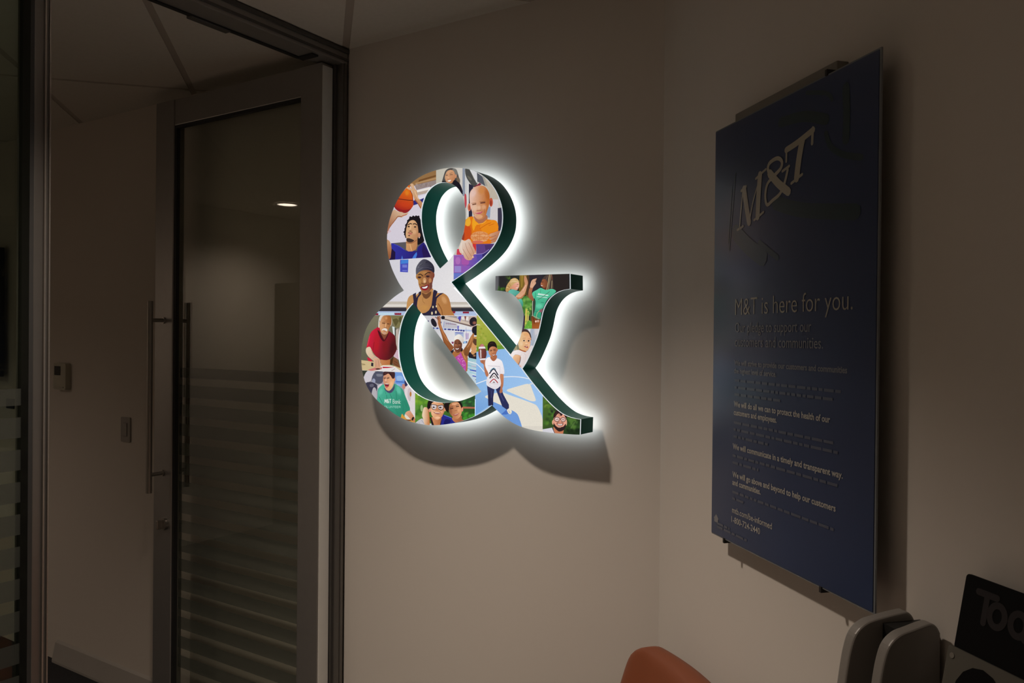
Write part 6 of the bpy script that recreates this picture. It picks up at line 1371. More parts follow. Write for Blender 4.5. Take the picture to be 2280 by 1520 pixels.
    (10,'s',[176,114,82,150,92,64,2018,427,2050,112],[2000,452,2108,462,2066,288,2132,123,2119,36,1977,124,1943,265],0),
    (10,'s',[218,170,140],[1999,485,2042,627,2100,688,2190,710,2237,714,2197,622,2212,572,2137,484,2094,435,2014,449],0),
    (10,'l',[170,116,90],[2103,650,2089,575],11),
    (10,'l',[170,116,90],[2191,685,2148,599],11),
    (10,'l',[120,74,58],[2191,622,2234,702],13),
    (10,'s',[142,92,102],[2326,-267,2447,-194,2420,-313],0),
    (10,'l',[182,182,142],[2233,-474,2260,-342,2335,-267],18),
    (10,'l',[172,172,142],[2080,-400,2335,-499],18),
    (11,'p',[160,170,184,196,196,204,2005,-1094,2265,-913],[22,-735,4107,-733,4125,-2358,42,-2517],0),
    (11,'p',[217,217,220],[1945,-779,2039,-779,2014,-923,1971,-914],0),
    (11,'p',[168,178,196],[2065,-779,2159,-779,2071,-1362,2008,-1363],0),
    (11,'p',[206,202,208],[2201,-779,2357,-779,2296,-930,2193,-1002],0),
    (11,'s',[166,156,122],[1454,-1371,1550,-1306,1626,-1359,1638,-1459,1477,-1507],0),
    (11,'s',[130,126,100],[1550,-1297,1604,-1314,1627,-1441,1562,-1442],0),
    (11,'p',[150,140,120],[1240,-1648,1370,-1554,1392,-1645,1328,-1738],0),
    (11,'p',[70,54,82],[1684,-780,1807,-780,1803,-834,1728,-942,1685,-943],0),
    (11,'s',[70,50,48],[1685,-934,1769,-825,1875,-814,1963,-866,2027,-946,2061,-1048,2063,-1156,2014,-1093,1983,-968,1876,-915,1791,-906,1728,-951],0),
    (11,'s',[226,190,142,226,170,126,1645,-1187,1985,-1184],[1715,-935,1813,-890,1942,-918,2017,-1022,2041,-1147,2020,-1329,1958,-1439,1862,-1495,1734,-1452,1644,-1406,1610,-1314,1599,-1224,1663,-1078],0),
    (11,'g',[222,164,100],[2000,-972,1963,-1026,1873,-1048,1781,-1027,1743,-974,1780,-920,1871,-898,1962,-919],0),
    (11,'g',[236,206,172],[1796,-1258,1772,-1327,1711,-1356,1650,-1329,1624,-1260,1648,-1190,1709,-1161,1770,-1189],0),
    (11,'s',[232,186,150],[2018,-1291,2009,-1329,1987,-1345,1964,-1330,1955,-1292,1963,-1253,1986,-1237,2008,-1253],0),
    (11,'g',[214,140,96],[1792,-915,1780,-932,1749,-940,1719,-933,1706,-915,1718,-898,1749,-891,1779,-898],0),
    (11,'s',[222,160,130],[2059,-1111,2054,-1139,2043,-1151,2031,-1139,2025,-1111,2030,-1083,2042,-1072,2054,-1083],0),
    (11,'s',[236,222,210],[1856,-1169,1842,-1184,1807,-1191,1773,-1185,1758,-1170,1772,-1154,1807,-1148,1842,-1154],0),
    (11,'s',[236,222,210],[2023,-1171,2009,-1187,1977,-1194,1944,-1188,1930,-1172,1943,-1155,1976,-1148,2009,-1154],0),
    (11,'s',[64,42,38],[1835,-1167,1826,-1183,1805,-1189,1784,-1183,1775,-1168,1784,-1152,1805,-1146,1826,-1152],0),
    (11,'s',[64,42,38],[2002,-1171,1993,-1188,1970,-1195,1948,-1189,1939,-1171,1948,-1154,1970,-1147,1992,-1154],0),
    (11,'s',[20,14,14],[1821,-1167,1817,-1176,1807,-1179,1797,-1176,1793,-1168,1797,-1159,1807,-1156,1817,-1159],0),
    (11,'s',[20,14,14],[1986,-1171,1982,-1179,1972,-1183,1963,-1179,1959,-1171,1962,-1163,1972,-1159,1982,-1163],0),
    (11,'l',[172,122,82],[1760,-1094,1859,-1084],10),
    (11,'l',[172,122,82],[1959,-1105,2030,-1095],10),
    (11,'l',[130,86,62],[1764,-1152,1843,-1149],7),
    (11,'l',[130,86,62],[1938,-1153,2016,-1153],7),
    (11,'g',[242,208,174],[1959,-1256,1940,-1290,1894,-1305,1847,-1292,1827,-1257,1846,-1223,1892,-1208,1939,-1222],0),
    (11,'l',[190,120,90],[1855,-1289,1933,-1288],10),
    (11,'s',[150,60,62],[1803,-1348,1881,-1327,1951,-1353,1928,-1395,1871,-1369],0),
    (11,'s',[232,214,206],[1860,-1340,1902,-1336,1924,-1348,1892,-1354],0),
    (11,'l',[214,136,120],[1871,-1376,1930,-1389],12),
    (11,'s',[172,96,56],[1644,-1414,1755,-1459,1874,-1484,1866,-1515,1734,-1499,1644,-1464],0),
    (11,'s',[238,230,230,220,208,208,1499,-1516,1907,-1724],[1369,-1527,1498,-1468,1627,-1455,1777,-1502,1883,-1511,1969,-1437,2019,-1354,2092,-1308,2177,-1450,1741,-2054,1601,-2021,1687,-1820,1685,-1639,1478,-1598,1368,-1773,1262,-1666,1305,-1629],0),
    (11,'l',[206,192,194],[1500,-1588,1607,-1622,1735,-1602],12),
    (11,'l',[206,190,192],[1799,-1555,1884,-1617,1844,-1771],12),
    (11,'l',[246,240,240],[1402,-1545,1542,-1497],16),
    (11,'s',[230,188,148,210,156,116,1501,-1688,1652,-1775],[1442,-1630,1564,-1602,1687,-1639,1678,-1775,1625,-1887,1568,-1953,1512,-1901,1400,-1785],0),
    (11,'l',[140,76,46],[1685,-1657,1665,-1793,1592,-1924],18),
    (11,'g',[222,162,142],[1745,-1954,1720,-1998,1657,-2018,1593,-2001,1566,-1959,1592,-1915,1655,-1895,1719,-1912],0),
    (11,'l',[170,100,84],[1622,-1948,1686,-1956],8),
    (11,'l',[170,100,84],[1633,-1980,1692,-1983],8),
]
# poster picture, tenths of a millimetre from the print lower left corner
POSTER_ART = [
    ('postergreen', [([4282,8525,4420,8257,4766,8029,5294,7855],119),([4849,9212,4878,8750,4866,8274],196),([3662,9472,4268,9283,4457,9107],85),([2778,9125,3573,9034,4277,8789],213),([2621,7490,3609,7185,5153,6922],298),([1007,7079,1527,6718,2135,6398],383),([2011,6729,2699,6344],128),([965,8435,861,7708,714,6705],38),([818,8158,676,6880],30)]),
    ('cream', [([1072,7124,1328,7177],55),([1175,7144,1231,7550,1299,7984],47),([1235,7988,1436,8051],68),([1349,8008,1458,7614,1578,7229],170),([1578,7229,1752,7696,1960,8061],43),([2004,8196,1954,7759,1928,7308],170),([1839,8145,2235,8270],55),([1785,7252,2161,7369],55),([2432,8081,2316,8245,2381,8372,2657,8411,2832,8313,2797,8177,2582,8083],85),([2385,8152,2722,7871,3077,7644],179),([2555,8057,2305,7949,2224,7712,2296,7505,2509,7564,2781,7660,2947,7860,3047,8096],77),([2858,8101,3098,8160],60),([2987,8508,3385,8571,3886,8691],128),([2997,8518,2992,8273],60),([3876,8728,3858,8436],77),([3533,8576,3431,8238,3359,7865],179),([3177,7793,3546,7904],60)]),
]

# ------------------------------------------------------------------ the lit ampersand sign
SF, SB = 0.120, 0.037                              # front face / back, metres from the wall
def contour(pieces):
    pts = []
    for pc in pieces:
        p = np.array(pc, float).reshape(-1, 2)
        q = spline(p, False, 4) if len(p) > 2 else p
        pts.extend(q[:-1])
    return np.array(pts)
contours = [contour(OUTLINE)] + [contour(c) for c in COUNTERS]

def inside(poly, pts):                             # winding number of poly around each of pts
    x, y = pts[:, 0], pts[:, 1]
    wn = np.zeros(len(pts), int)
    x0, y0 = poly[:, 0], poly[:, 1]
    x1, y1 = np.roll(x0, -1), np.roll(y0, -1)
    for a, b, c, d in zip(x0, y0, x1, y1):
        if b == d: continue
        cr = (c - a) * (y - b) - (x - a) * (d - b)
        if d > b: wn += ((y >= b) & (y < d) & (cr > 0))
        else: wn -= ((y >= d) & (y < b) & (cr < 0))
    return wn != 0

def planar(polys, extra=()):                       # constrained triangulation of all outlines
    verts, edges = [], []
    for p in polys:
        n0 = len(verts)
        verts += [Vector((float(a), float(b))) for a, b in p]
        edges += [(n0 + i, n0 + (i + 1) % len(p)) for i in range(len(p))]
    vo, eo, fo, ov, oe, of = delaunay_2d_cdt(verts, edges, [], 0, 0.05)
    v = np.array([(a.x, a.y) for a in vo])
    f = np.array([t for t in fo if len(t) == 3])
    return v, f

shapes, cuts = [], []
for ph, kind, col, pts, w in PRINT:
    p = np.array(pts, float).reshape(-1, 2)
    if kind in 'sg': poly = spline(p, True, 3)
    elif kind == 'l': poly = stroke(spline(p, False, 3) if len(p) > 2 else p, w)
    else: poly = p
    soft = None
    if kind == 'g':                                # an airbrushed spot: full in the middle, fading to its rim
        c = p.mean(0)
        soft = (c, np.linalg.inv(np.stack([p[0] - c, p[2] - c], 1)))
        cuts += [c + (poly - c) * 0.72, c + (poly - c) * 0.42]
    cuts.append(poly)
    shapes.append((ph, col, poly, soft))
photo_polys = [np.array(p, float).reshape(-1, 2) for _, p in PHOTOS]
V, FC = planar(contours + photo_polys + cuts)
CEN = V[FC].mean(1)
ok = inside(contours[0], CEN) & ~inside(contours[1], CEN) & ~inside(contours[2], CEN)
FC, CEN = FC[ok], CEN[ok]
photo_of = np.full(len(FC), -1)
for i, p in enumerate(photo_polys): photo_of[inside(p, CEN)] = i
def lin_np(c):
    c = np.asarray(c, float) / 255.0
    return np.where(c <= 0.04045, c / 12.92, ((c + 0.055) / 1.055) ** 2.4)
INK = np.zeros((len(FC), 3, 3))
for ph, col, poly, soft in shapes:
    lo, hi = poly.min(0), poly.max(0)
    idx = np.nonzero((photo_of == ph) & (CEN[:, 0] >= lo[0]) & (CEN[:, 0] <= hi[0]) & (CEN[:, 1] >= lo[1]) & (CEN[:, 1] <= hi[1]))[0]
    if not len(idx): continue
    sel = idx[inside(poly, CEN[idx])]
    if not len(sel): continue
    P3 = V[FC[sel]]
    if len(col) == 3:
        c = np.broadcast_to(lin_np(col), P3.shape[:2] + (3,))
    else:
        p1, p2 = np.array(col[6:8], float), np.array(col[8:10], float)
        t = np.clip((P3 - p1) @ (p2 - p1) / ((p2 - p1) @ (p2 - p1)), 0, 1)[..., None]
        c = lin_np(np.array(col[:3]) * (1 - t) + np.array(col[3:6]) * t)
    if soft is not None:
        d = np.clip(np.linalg.norm((P3 - soft[0]) @ soft[1].T, axis=-1), 0, 1)[..., None]
        al = 1 - d * d * (3 - 2 * d)
        INK[sel] = INK[sel] * (1 - al) + c * al
    else:
        INK[sel] = c

sign = tag(empty('ampersand_sign', FA(SIGN_U, 0.0, SIGN_Z)), 'large halo-lit ampersand wall sign with dark green sides and a photo collage face', 'sign')
def print_mat():
    m = bpy.data.materials.new('backlit_photo_print')
    m.use_nodes = True
    nt = m.node_tree
    b = nt.nodes['Principled BSDF']
    a = nt.nodes.new('ShaderNodeVertexColor')
    a.layer_name = 'ink'
    n = nt.nodes.new('ShaderNodeTexNoise')
    n.inputs['Scale'].default_value = 260
    n.inputs['Detail'].default_value = 3
    tc = nt.nodes.new('ShaderNodeTexCoord')
    mr = nt.nodes.new('ShaderNodeMapRange')
    mr.inputs['To Min'].default_value = 0.92
    mr.inputs['To Max'].default_value = 1.08
    sc = nt.nodes.new('ShaderNodeVectorMath')
    sc.operation = 'SCALE'
    nt.links.new(tc.outputs['Object'], n.inputs['Vector'])
    nt.links.new(n.outputs['Fac'], mr.inputs['Value'])
    nt.links.new(mr.outputs['Result'], sc.inputs['Scale'])
    nt.links.new(a.outputs['Color'], sc.inputs[0])
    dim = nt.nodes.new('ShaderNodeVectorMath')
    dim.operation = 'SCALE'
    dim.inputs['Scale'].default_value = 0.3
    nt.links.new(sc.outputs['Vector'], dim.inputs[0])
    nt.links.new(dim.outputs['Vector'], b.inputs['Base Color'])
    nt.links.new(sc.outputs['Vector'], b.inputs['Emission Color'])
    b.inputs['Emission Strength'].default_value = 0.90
    b.inputs['Roughness'].default_value = 0.45
    b.inputs['Specular IOR Level'].default_value = 0.2
    return m
M['ink'] = print_mat()
M['rim'] = mat('white_acrylic_edge', (0.8, 0.82, 0.84), 0.3, emit=(0.86, 0.93, 1.0), estr=0.62)
M['return'] = mat('dark_green_gloss_enamel', (0.0055, 0.122, 0.094), 0.38, noise=0.03, scale=6, spec=0.06)
for k_ in ('ink', 'rim'): M[k_].cycles.emission_sampling = 'NONE'
M['lens'].cycles.emission_sampling = 'NONE'
M['led'] = emission_mat('cool_white_led_back', (0.86, 0.97, 1.02), 3.5)
K4 = 1e-4
for i, (label, _) in enumerate(PHOTOS):
    fi = np.nonzero(photo_of == i)[0]
    if not len(fi): continue
    used, inv = np.unique(FC[fi], return_inverse=True)
    me = bpy.data.meshes.new('photo_print')
    me.from_pydata([(a * K4, -SF, b * K4) for a, b in V[used]], [], inv.reshape(-1, 3).tolist())
    ca = me.color_attributes.new('ink', 'FLOAT_COLOR', 'CORNER')
    cols = np.ones((len(fi), 3, 4), np.float32)
    cols[..., :3] = INK[fi]
    ca.data.foreach_set('color', cols.ravel())
    me.materials.append(M['ink'])
    o = link('photo_print', me, sign)
    tag(o, label)
def wall_of(bm, pts, y0, y1):
    a = [bm.verts.new((x * K4, y0, z * K4)) for x, z in pts]
    b = [bm.verts.new((x * K4, y1, z * K4)) for x, z in pts]
    n = len(pts)
    for i in range(n):
        bm.faces.new((a[i], a[(i + 1) % n], b[(i + 1) % n], b[i]))
bm = bmesh.new()
for c in contours: wall_of(bm, c, -SF, -SF + 0.0058)
tag(obj('acrylic_edge', bm, M['rim'], sign), 'white glowing edge of the face')
bm = bmesh.new()
for c in contours: wall_of(bm, c, -SF + 0.0058, -SB)
tag(obj('side_return', bm, M['return'], sign), 'dark green painted metal sides')
bv, bf = planar(contours)
bc = bv[bf].mean(1)
bf = bf[inside(contours[0], bc) & ~inside(contours[1], bc) & ~inside(contours[2], bc)]
me = bpy.data.meshes.new('led_back')
me.from_pydata([(a * K4, -SB - 0.002, b * K4) for a, b in bv], [], bf.tolist())
me.materials.append(M['led'])
tag(link('led_back', me, sign), 'glowing rear panel that throws the halo on the wall')
for x, z in STUDS:
    bm = bmesh.new()
    cyl(bm, (x, 0.0, z), (x, -SB - 0.004, z), 0.006, seg=12)
    obj('mounting_stud', bm, M['steel'], sign)

# ------------------------------------------------------------------ the poster on the right wall
PV0, PV1, PZ0, PZ1, PO = 0.397, 0.968, 1.266, 2.226, 0.042
M['poster'] = mat('dark_blue_poster_print', (0.032, 0.050, 0.118), 0.30, noise=0.12, scale=5, coat=0.5, spec=0.4)
M['postergreen'] = mat('muted_green_poster_print', (0.026, 0.050, 0.062), 0.30, noise=0.15, scale=9, coat=0.5)
M['cream'] = mat('cream_poster_ink', (0.40, 0.375, 0.30), 0.4, noise=0.03, scale=40, coat=0.5)
M['white'] = mat('white_poster_ink', (0.42, 0.41, 0.38), 0.4, noise=0.03, scale=40, coat=0.5)
M['pale'] = mat('pale_blue_poster_ink', (0.20, 0.205, 0.225), 0.4, noise=0.03, scale=40, coat=0.5)
M['faint'] = mat('faint_blue_poster_ink', (0.080, 0.092, 0.135), 0.4, noise=0.05, scale=40, coat=0.5)
M['acryl'] = mat('clear_acrylic_edge', (0.20, 0.22, 0.24), 0.2, noise=0.02, scale=10, spec=0.6)
M['plate'] = mat('grey_mounting_plate', (0.20, 0.185, 0.16), 0.5, noise=0.04, scale=12)
PW, PH = PV1 - PV0, PZ1 - PZ0
po = tag(empty('poster', FB(PV0, 0, PZ0)), 'tall dark blue bank poster in a clear acrylic wall holder', 'poster')
obj('mount_plate', BOX(0.453 - PV0, 0.828 - PV0, -0.026, 0.0, -0.010, PH + 0.031, bev=0.002), M['plate'], po)
obj('acrylic_sheet', BOX(-0.003, PW + 0.004, -PO - 0.002, -PO + 0.002, -0.004, PH + 0.004, bev=0.001), M['acryl'], po)
for v in (0.457, 0.824):
    for z, d in ((-0.006, 1), (PH + 0.007, -1)):
        if v < 0.6 and d < 0: continue
        obj('clip', BOX(v - PV0 - 0.0035, v - PV0 + 0.0035, -PO - 0.005, -0.024, z - 0.006, z + 0.006, bev=0.001), M['black'], po)
obj('spacer', BOX(0.49 - PV0, 0.80 - PV0, -PO + 0.004, -0.024, 0.06, PH - 0.06), M['plate'], po)
obj('poster_print', BOX(0.0, PW, -PO - 0.0035, -PO - 0.0012, 0.0, PH), M['poster'], po)
def flat(name, polys, m, parent, y, thick=0.0006):
    V2, F2 = planar(polys)
    c2 = V2[F2].mean(1)
    keep = np.zeros(len(F2), bool)
    for p in polys: keep |= inside(p, c2)
    F2 = F2[keep]
    used, inv = np.unique(F2, return_inverse=True)
    me = bpy.data.meshes.new(name)
    me.from_pydata([(a * K4, y, b * K4) for a, b in V2[used]], [], inv.reshape(-1, 3).tolist())
    me.materials.append(m)
    return link(name, me, parent)
YP = -PO - 0.0035
for mname, items in POSTER_ART:
    polys = []
    for pts, w in items:
        p = np.array(pts, float).reshape(-1, 2)
        polys.append(stroke(spline(p, False, 5) if len(p) > 2 else p, w) if w else p)
    flat({'postergreen': 'printed_scenery', 'cream': 'printed_logo'}[mname], polys, M[mname], po, YP - (0.0006 if mname == 'postergreen' else 0.0009))
def text_verts(s, weight=0.0):
    cu = bpy.data.curves.new('txt', 'FONT')
    cu.body = s
    cu.offset = weight
    cu.resolution_u = 3
    cu.fill_mode = 'FRONT'
    to = bpy.data.objects.new('txt', cu)
    COL.objects.link(to)
    bpy.context.view_layer.update()
    dg = bpy.context.evaluated_depsgraph_get()
    me = bpy.data.meshes.new_from_object(to.evaluated_get(dg))
    bpy.data.objects.remove(to)
    bpy.data.curves.remove(cu)
    return me
def text_part(name, s, x0, x1, z, h, weight, m, parent, y):
    me = text_verts(s, weight)
    co = np.zeros(len(me.vertices) * 3)
    me.vertices.foreach_get('co', co)
    co = co.reshape(-1, 3)
    lo, hi = co[:, 0].min(), co[:, 0].max()
    out = np.zeros_like(co)
    out[:, 0] = x0 + (co[:, 0] - lo) / (hi - lo) * (x1 - x0)
    out[:, 1] = y
    out[:, 2] = z + co[:, 1] / 0.70 * h
    me.vertices.foreach_set('co', out.ravel())
    me.materials.clear()
    me.materials.append(m)
    me.update()
    me.name = name
    return link(name, me, parent)
TX = [('M&T is here for you.', 0.499, 0.908, 1.785, 0.0385, -0.010, 'cream'),
      ('Our pledge to support our', 0.500, 0.787, 1.746, 0.0225, 0.0, 'pale'),
      ('customers and communities.', 0.500, 0.824, 1.714, 0.0225, 0.0, 'pale'),
      ('We will strive to provide our customers and communities', 0.497, 0.895, 1.671, 0.0120, 0.022, 'pale'),
      ('the highest level of service.', 0.497, 0.668, 1.653, 0.0120, 0.022, 'pale'),
      ('We will do all we can to protect the health of our', 0.498, 0.848, 1.577, 0.0125, 0.022, 'white'),
      ('customers and employees.', 0.498, 0.672, 1.558, 0.0125, 0.022, 'white'),
      ('We will communicate in a timely and transparent way.', 0.495, 0.886, 1.480, 0.0125, 0.022, 'white'),
      ('We will go above and beyond to help our customers', 0.495, 0.867, 1.416, 0.0125, 0.022, 'white'),
      ('and communities.', 0.495, 0.614, 1.398, 0.0125, 0.022, 'white'),
      ('mtb.com/be-informed', 0.495, 0.659, 1.334, 0.0135, 0.008, 'white'),
      ('1-800-724-2440', 0.493, 0.613, 1.312, 0.0135, 0.008, 'white')]
for s, a, b, z, h, wt, mm in TX:
    text_part('printed_line', s, a - PV0, b - PV0, z - PZ0, h, wt, M[mm], po, YP - 0.0009)
rnd = random.Random(11)
for a, b, z in ((0.50, 0.878, 1.634), (0.50, 0.855, 1.618), (0.50, 0.684, 1.602), (0.498, 0.858, 1.538), (0.498, 0.872, 1.522), (0.498, 0.640, 1.506),
                (0.495, 0.872, 1.462), (0.495, 0.605, 1.446), (0.495, 0.862, 1.379), (0.495, 0.552, 1.364), (0.425, 0.485, 1.291), (0.425, 0.560, 1.283)):
    bm = bmesh.new()
    x = a
    while x < b - 0.004:
        w = min(rnd.uniform(0.010, 0.034), b - x)
        q = [bm.verts.new((x - PV0 + dx_, YP - 0.0009, z - PZ0 + dz_)) for dx_, dz_ in ((0, 0), (w, 0), (w, 0.0055), (0, 0.0055))]
        bm.faces.new(q)
        x += w + 0.004
    tag(obj('printed_line', bm, M['faint'], po), 'faint small print')
bm = bmesh.new()
box(bm, 0.412 - PV0, 0.430 - PV0, YP - 0.0009, YP - 0.0003, 1.295 - PZ0, 1.303 - PZ0)
prism(bm, [(0.409 - PV0, 1.303 - PZ0), (0.433 - PV0, 1.303 - PZ0), (0.421 - PV0, 1.314 - PZ0)], YP - 0.0009, YP - 0.0003)
obj('printed_icon', bm, M['pale'], po)

# ------------------------------------------------------------------ fittings on the office wall (face at off = -0.05)
M['cream_plastic'] = mat('aged_cream_plastic', (0.42, 0.39, 0.30), 0.5, noise=0.03, scale=20)
M['screen'] = mat('dark_lcd', (0.008, 0.009, 0.008), 0.2, noise=0.1, scale=30)
M['greyplate'] = mat('grey_switch_plate', (0.30, 0.27, 0.24), 0.5, noise=0.03, scale=20)
th = tag(empty('thermostat', FA(-2.135, -0.05, 1.435)), 'cream wall thermostat with a small dark screen, beside the aluminium post', 'thermostat')
bm = bmesh.new(); prism(bm, round_rect(0.118, 0.138, 0.010), -0.028, 0.0)
obj('housing', bm, M['cream_plastic'], th)
obj('screen', BOX(0.012, 0.070, -0.0295, -0.0275, 0.075, 0.122), M['screen'], th)
obj('cover_lip', BOX(0.016, 0.100, -0.031, -0.028, 0.010, 0.016), M['cream_plastic'], th)
sw = tag(empty('light_switch', FA(-1.550, -0.05, 1.205)), 'grey rocker light switch on the office wall left of the pull bar', 'light switch')
bm = bmesh.new(); prism(bm, round_rect(0.076, 0.120, 0.006), -0.007, 0.0)
obj('plate', bm, M['greyplate'], sw)
obj('rocker', BOX(0.022, 0.054, -0.011, -0.006, 0.028, 0.092, bev=0.002), M['greyplate'], sw)
tv = tag(empty('wall_screen', FA(-3.45, -0.05, 1.482)), 'black wall screen seen through the sidelight at the left edge', 'television')
obj('bezel', BOX(0.0, 0.775, -0.060, -0.02, 0.0, 0.725, bev=0.004), M['black'], tv)
obj('display', BOX(0.020, 0.755, -0.0612, -0.0598, 0.020, 0.705), M['screen'], tv)
obj('wall_bracket', BOX(0.25, 0.52, -0.02, 0.0, 0.2, 0.5), M['black'], tv)
sk = tag(empty('wall_control', FA(-2.683, -0.05, 1.303)), 'small black square wall control below the screen', 'wall control')
obj('plate', BOX(0.0, 0.085, -0.006, 0.0, 0.0, 0.055, bev=0.001), M['black'], sk)
obj('button', BOX(0.03, 0.055, -0.009, -0.005, 0.018, 0.037, bev=0.001), M['screen'], sk)

# things in the far room that the door glass mirrors
M['wood'] = mat('dark_stained_wood', (0.055, 0.045, 0.035), 0.5, noise=0.2, scale=14)
cb = tag(empty('tall_cabinet', FA(-3.6, 2.86, 0.0)), 'tall dark cabinet at the end of the room beyond', 'cabinet')
obj('carcass', BOX(0.0, 0.35, -0.60, 0.0, 0.0, 2.2), M['wood'], cb)
for a in (-0.596, -0.296):
    d_ = obj('door', BOX(0.35, 0.368, a, a + 0.292, 0.03, 2.17, bev=0.002), M['wood'], cb)
    obj('handle', BOX(0.368, 0.385, a + 0.14, a + 0.152, 1.0, 1.15), M['steel'], d_)
# ------------------------------------------------------------------ terracotta chair by the right wall
M['terra'] = mat('terracotta_moulded_shell', (0.19, 0.052, 0.020), 0.48, noise=0.05, scale=12, spec=0.4)
M['chrome'] = mat('satin_chair_leg_metal', (0.45, 0.44, 0.42), 0.3, 0.9, noise=0.03, scale=30)
CW, CH = 0.56, 0.905
ch = tag(empty('lounge_chair', FB(0.085, 0.0, 0.0)), 'terracotta orange chair with a rounded back below the poster', 'chair')
bm = bmesh.new()                                   # back shell: leaning panel with rounded top corners
def back_pt(x, t, side):                           # t 0 bottom .. 1 top
    z = 0.40 + t * (CH - 0.40)
    off = 0.27 - 0.185 * t ** 0.85 + 0.03 * (2 * x / CW - 1) ** 2 * 1.0
    return off - (0.0 if side else 0.052), z
nx, nt_ = 24, 18
grid = {}
for side in (0, 1):
    for i in range(nx + 1):
        for k in range(nt_ + 1):
            x, t = CW * i / nx, k / nt_
            off, z = back_pt(x, t, side)
            r = 0.075                              # pull the two top corners in
            X = x
            dzt = CH - z
            if dzt < r:
                lim = r - math.sqrt(max(r * r - (r - dzt) ** 2, 0))
                X = lim + (CW - 2 * lim) * i / nx
            X += (0.5 - i / nx) * 0.0
            e = min(i, nx - i) / nx * CW
            puff = 0.016 * (1 - math.exp(-max(min(e, dzt), 0.0) / 0.02))
            grid[side, i, k] = bm.verts.new((X, -(off + (puff if side else -puff)), z))
for side in (0, 1):
    for i in range(nx):
        for k in range(nt_):
            bm.faces.new((grid[side, i, k], grid[side, i + 1, k], grid[side, i + 1, k + 1], grid[side, i, k + 1]))
rim = [(i, 0) for i in range(nx)] + [(nx, k) for k in range(nt_)] + [(i, nt_) for i in range(nx, 0, -1)] + [(0, k) for k in range(nt_, 0, -1)]
for q in range(len(rim)):
    a, b = rim[q], rim[(q + 1) % len(rim)]
    bm.faces.new((grid[0, a[0], a[1]], grid[0, b[0], b[1]], grid[1, b[0], b[1]], grid[1, a[0], a[1]]))
bmesh.ops.recalc_face_normals(bm, faces=bm.faces[:])
o = obj('backrest', bm, M['terra'], ch, smooth=True)
sd = o.modifiers.new('soft', 'SUBSURF'); sd.levels = 1; sd.render_levels = 1
o = obj('seat', BOX(0.0, CW, -0.80, -0.24, 0.36, 0.45, bev=0.03), M['terra'], ch, smooth=True)
for x, y, lx, ly in ((0.05, -0.32, -0.02, 0.05), (CW - 0.05, -0.32, 0.02, 0.05), (0.05, -0.74, -0.02, -0.04), (CW - 0.05, -0.74, 0.02, -0.04)):
    bm = bmesh.new(); cyl(bm, (x + lx, y + ly, 0.0), (x, y, 0.37), 0.010, 0.016, seg=14)
    obj('leg', bm, M['chrome'], ch)

# ------------------------------------------------------------------ wall ledge with slip holder and date board
M['laminate'] = mat('dark_desk_laminate', (0.05, 0.042, 0.036), 0.45, noise=0.15, scale=9)
dk = tag(empty('wall_ledge', FB(0.985, 0.0, 1.06)), 'dark laminate wall ledge carrying the grey holder and the date board', 'shelf')
obj('ledge_top', BOX(0.0, 0.48, -0.185, 0.0, 0.012, 0.040, bev=0.003), M['laminate'], dk)
for x in (0.06, 0.40):
    bm = bmesh.new()
    prism(bm, [(0.0, -0.12), (0.0, 0.012), (0.15, 0.012)], 0.0, 0.02)
    for v in bm.verts: v.co = Vector((x + v.co.y, -v.co.x, v.co.z))
    bmesh.ops.recalc_face_normals(bm, faces=bm.faces[:])
    obj('bracket', bm, M['laminate'], dk)

M['greyabs'] = mat('mid_grey_moulded_plastic', (0.22, 0.205, 0.19), 0.36, noise=0.03, scale=25, spec=0.45)
M['cavity'] = mat('black_plastic', (0.010, 0.010, 0.010), 0.5, noise=0.1, scale=30)
hl = tag(empty('slip_holder', FB(1.0, 0.0, 1.10)), 'grey plastic holder with two rounded upright panels under the poster corner', 'holder')
def panel_outline(front, top):                     # (off, z) outline, wall side first
    p = [(0.010, 0.0), (front + 0.016, 0.0), (front + 0.004, 0.090), (front - 0.004, 0.132), (front - 0.014, 0.157), (front - 0.032, 0.172), (front - 0.055, 0.1785),
         (0.036, top), (0.026, top - 0.0005), (0.018, top - 0.006), (0.012, top - 0.016)]
    return p
for v0, front in ((1.008, 0.138), (1.063, 0.120)):
    p = spline(panel_outline(front, 0.1855)[1:], False, 4)
    p = [(0.010, 0.0)] + [tuple(q) for q in p]
    bm = bmesh.new()
    a = [bm.verts.new((v0 - 1.0, -o_, z_)) for o_, z_ in p]
    b = [bm.verts.new((v0 - 1.0 + 0.022, -o_, z_)) for o_, z_ in p]
    fa = bm.faces.new(a); fb = bm.faces.new(b[::-1])
    for i in range(len(p)):
        k = (i + 1) % len(p)
        bm.faces.new((a[i], b[i], b[k], a[k]))
    bmesh.ops.recalc_face_normals(bm, faces=bm.faces[:])
    es = [e for e in bm.edges if abs((e.verts[0].co - e.verts[1].co).x) < 1e-6]
    bmesh.ops.bevel(bm, geom=es, offset=0.004, segments=3, affect='EDGES', profile=0.5)
    obj('side_panel', bm, M['greyabs'], hl)
obj('slot_body', BOX(0.030, 0.063, -0.075, -0.004, 0.0, 0.172), M['cavity'], hl)
obj('foot', BOX(0.004, 0.09, -0.15, -0.004, 0.0, 0.008), M['greyabs'], hl)

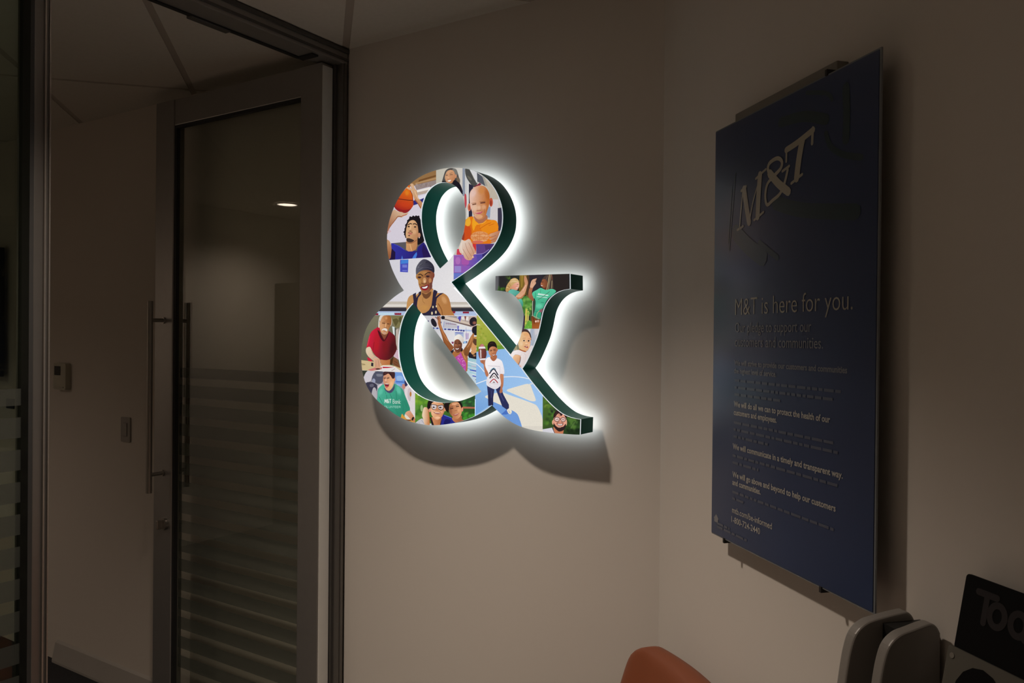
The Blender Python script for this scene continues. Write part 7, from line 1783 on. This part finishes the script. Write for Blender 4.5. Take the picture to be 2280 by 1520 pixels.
M['blackcard'] = mat('matt_black_board', (0.0042, 0.0038, 0.0042), 0.7, noise=0.08, scale=20, spec=0.12)
M['greyink'] = mat('grey_lettering', (0.034, 0.030, 0.032), 0.7, noise=0.05, scale=20, spec=0.1)
M['whitecard'] = mat('grey_white_card', (0.10, 0.093, 0.078), 0.6, noise=0.03, scale=20)
TILT = math.atan2(0.021, 0.106)
cal_m = FB(1.152, 0.051, 1.276) @ Matrix.Rotation(-TILT, 4, 'X')
ca_ = tag(empty('date_board', cal_m), 'black date board with grey lettering in a pale stand at the right edge', 'calendar')
bm = bmesh.new(); prism(bm, round_rect(0.26, 0.112, 0.006), 0.0, 0.004)
obj('header_board', bm, M['blackcard'], ca_)
def letter_strokes(lines, w, name):
    polys = [stroke(spline(np.array(l, float), False, 6) * 1e4 if len(l) > 2 else np.array(l, float) * 1e4, w * 1e4, cap=8) for l in lines]
    return flat(name, polys, M['greyink'], ca_, -0.0006)
def ringpts(cx, cz, rx, rz, n=16): return [(cx + rx * math.cos(2 * math.pi * i / n), cz + rz * math.sin(2 * math.pi * i / n)) for i in range(n + 1)]
LW = 0.0095
letter_strokes([[(0.0265, 0.0925), (0.0585, 0.0925)], [(0.0425, 0.0925), (0.0425, 0.0525)]], LW, 'letter')
letter_strokes([ringpts(0.0635, 0.0685, 0.0125, 0.0150)], LW, 'letter')
letter_strokes([ringpts(0.0985, 0.0685, 0.0125, 0.0150), [(0.111, 0.0925), (0.111, 0.0525)]], LW, 'letter')
letter_strokes([ringpts(0.1355, 0.0685, 0.0125, 0.0150), [(0.148, 0.0830), (0.148, 0.0525)]], LW, 'letter')
letter_strokes([[(0.1620, 0.0830), (0.1735, 0.0545)], [(0.1850, 0.0830), (0.1735, 0.0545), (0.166, 0.0400)]], LW, 'letter')
bm = bmesh.new(); prism(bm, round_rect(0.275, 0.166, 0.004), -0.004, 0.010)
for v in bm.verts: v.co.x -= 0.006; v.co.z -= 0.163
card = obj('card_stand', bm, M['whitecard'], ca_)
bm = bmesh.new(); cyl(bm, (0.004, -0.004, -0.010), (0.004, -0.0052, -0.010), 0.0042, seg=14)
obj('rivet', bm, M['plate'], card)
flat('numeral', [stroke(np.array(ringpts(0.060, -0.060, 0.034, 0.040), float) * 1e4, 0.022e4)], M['blackcard'], card, -0.0046)
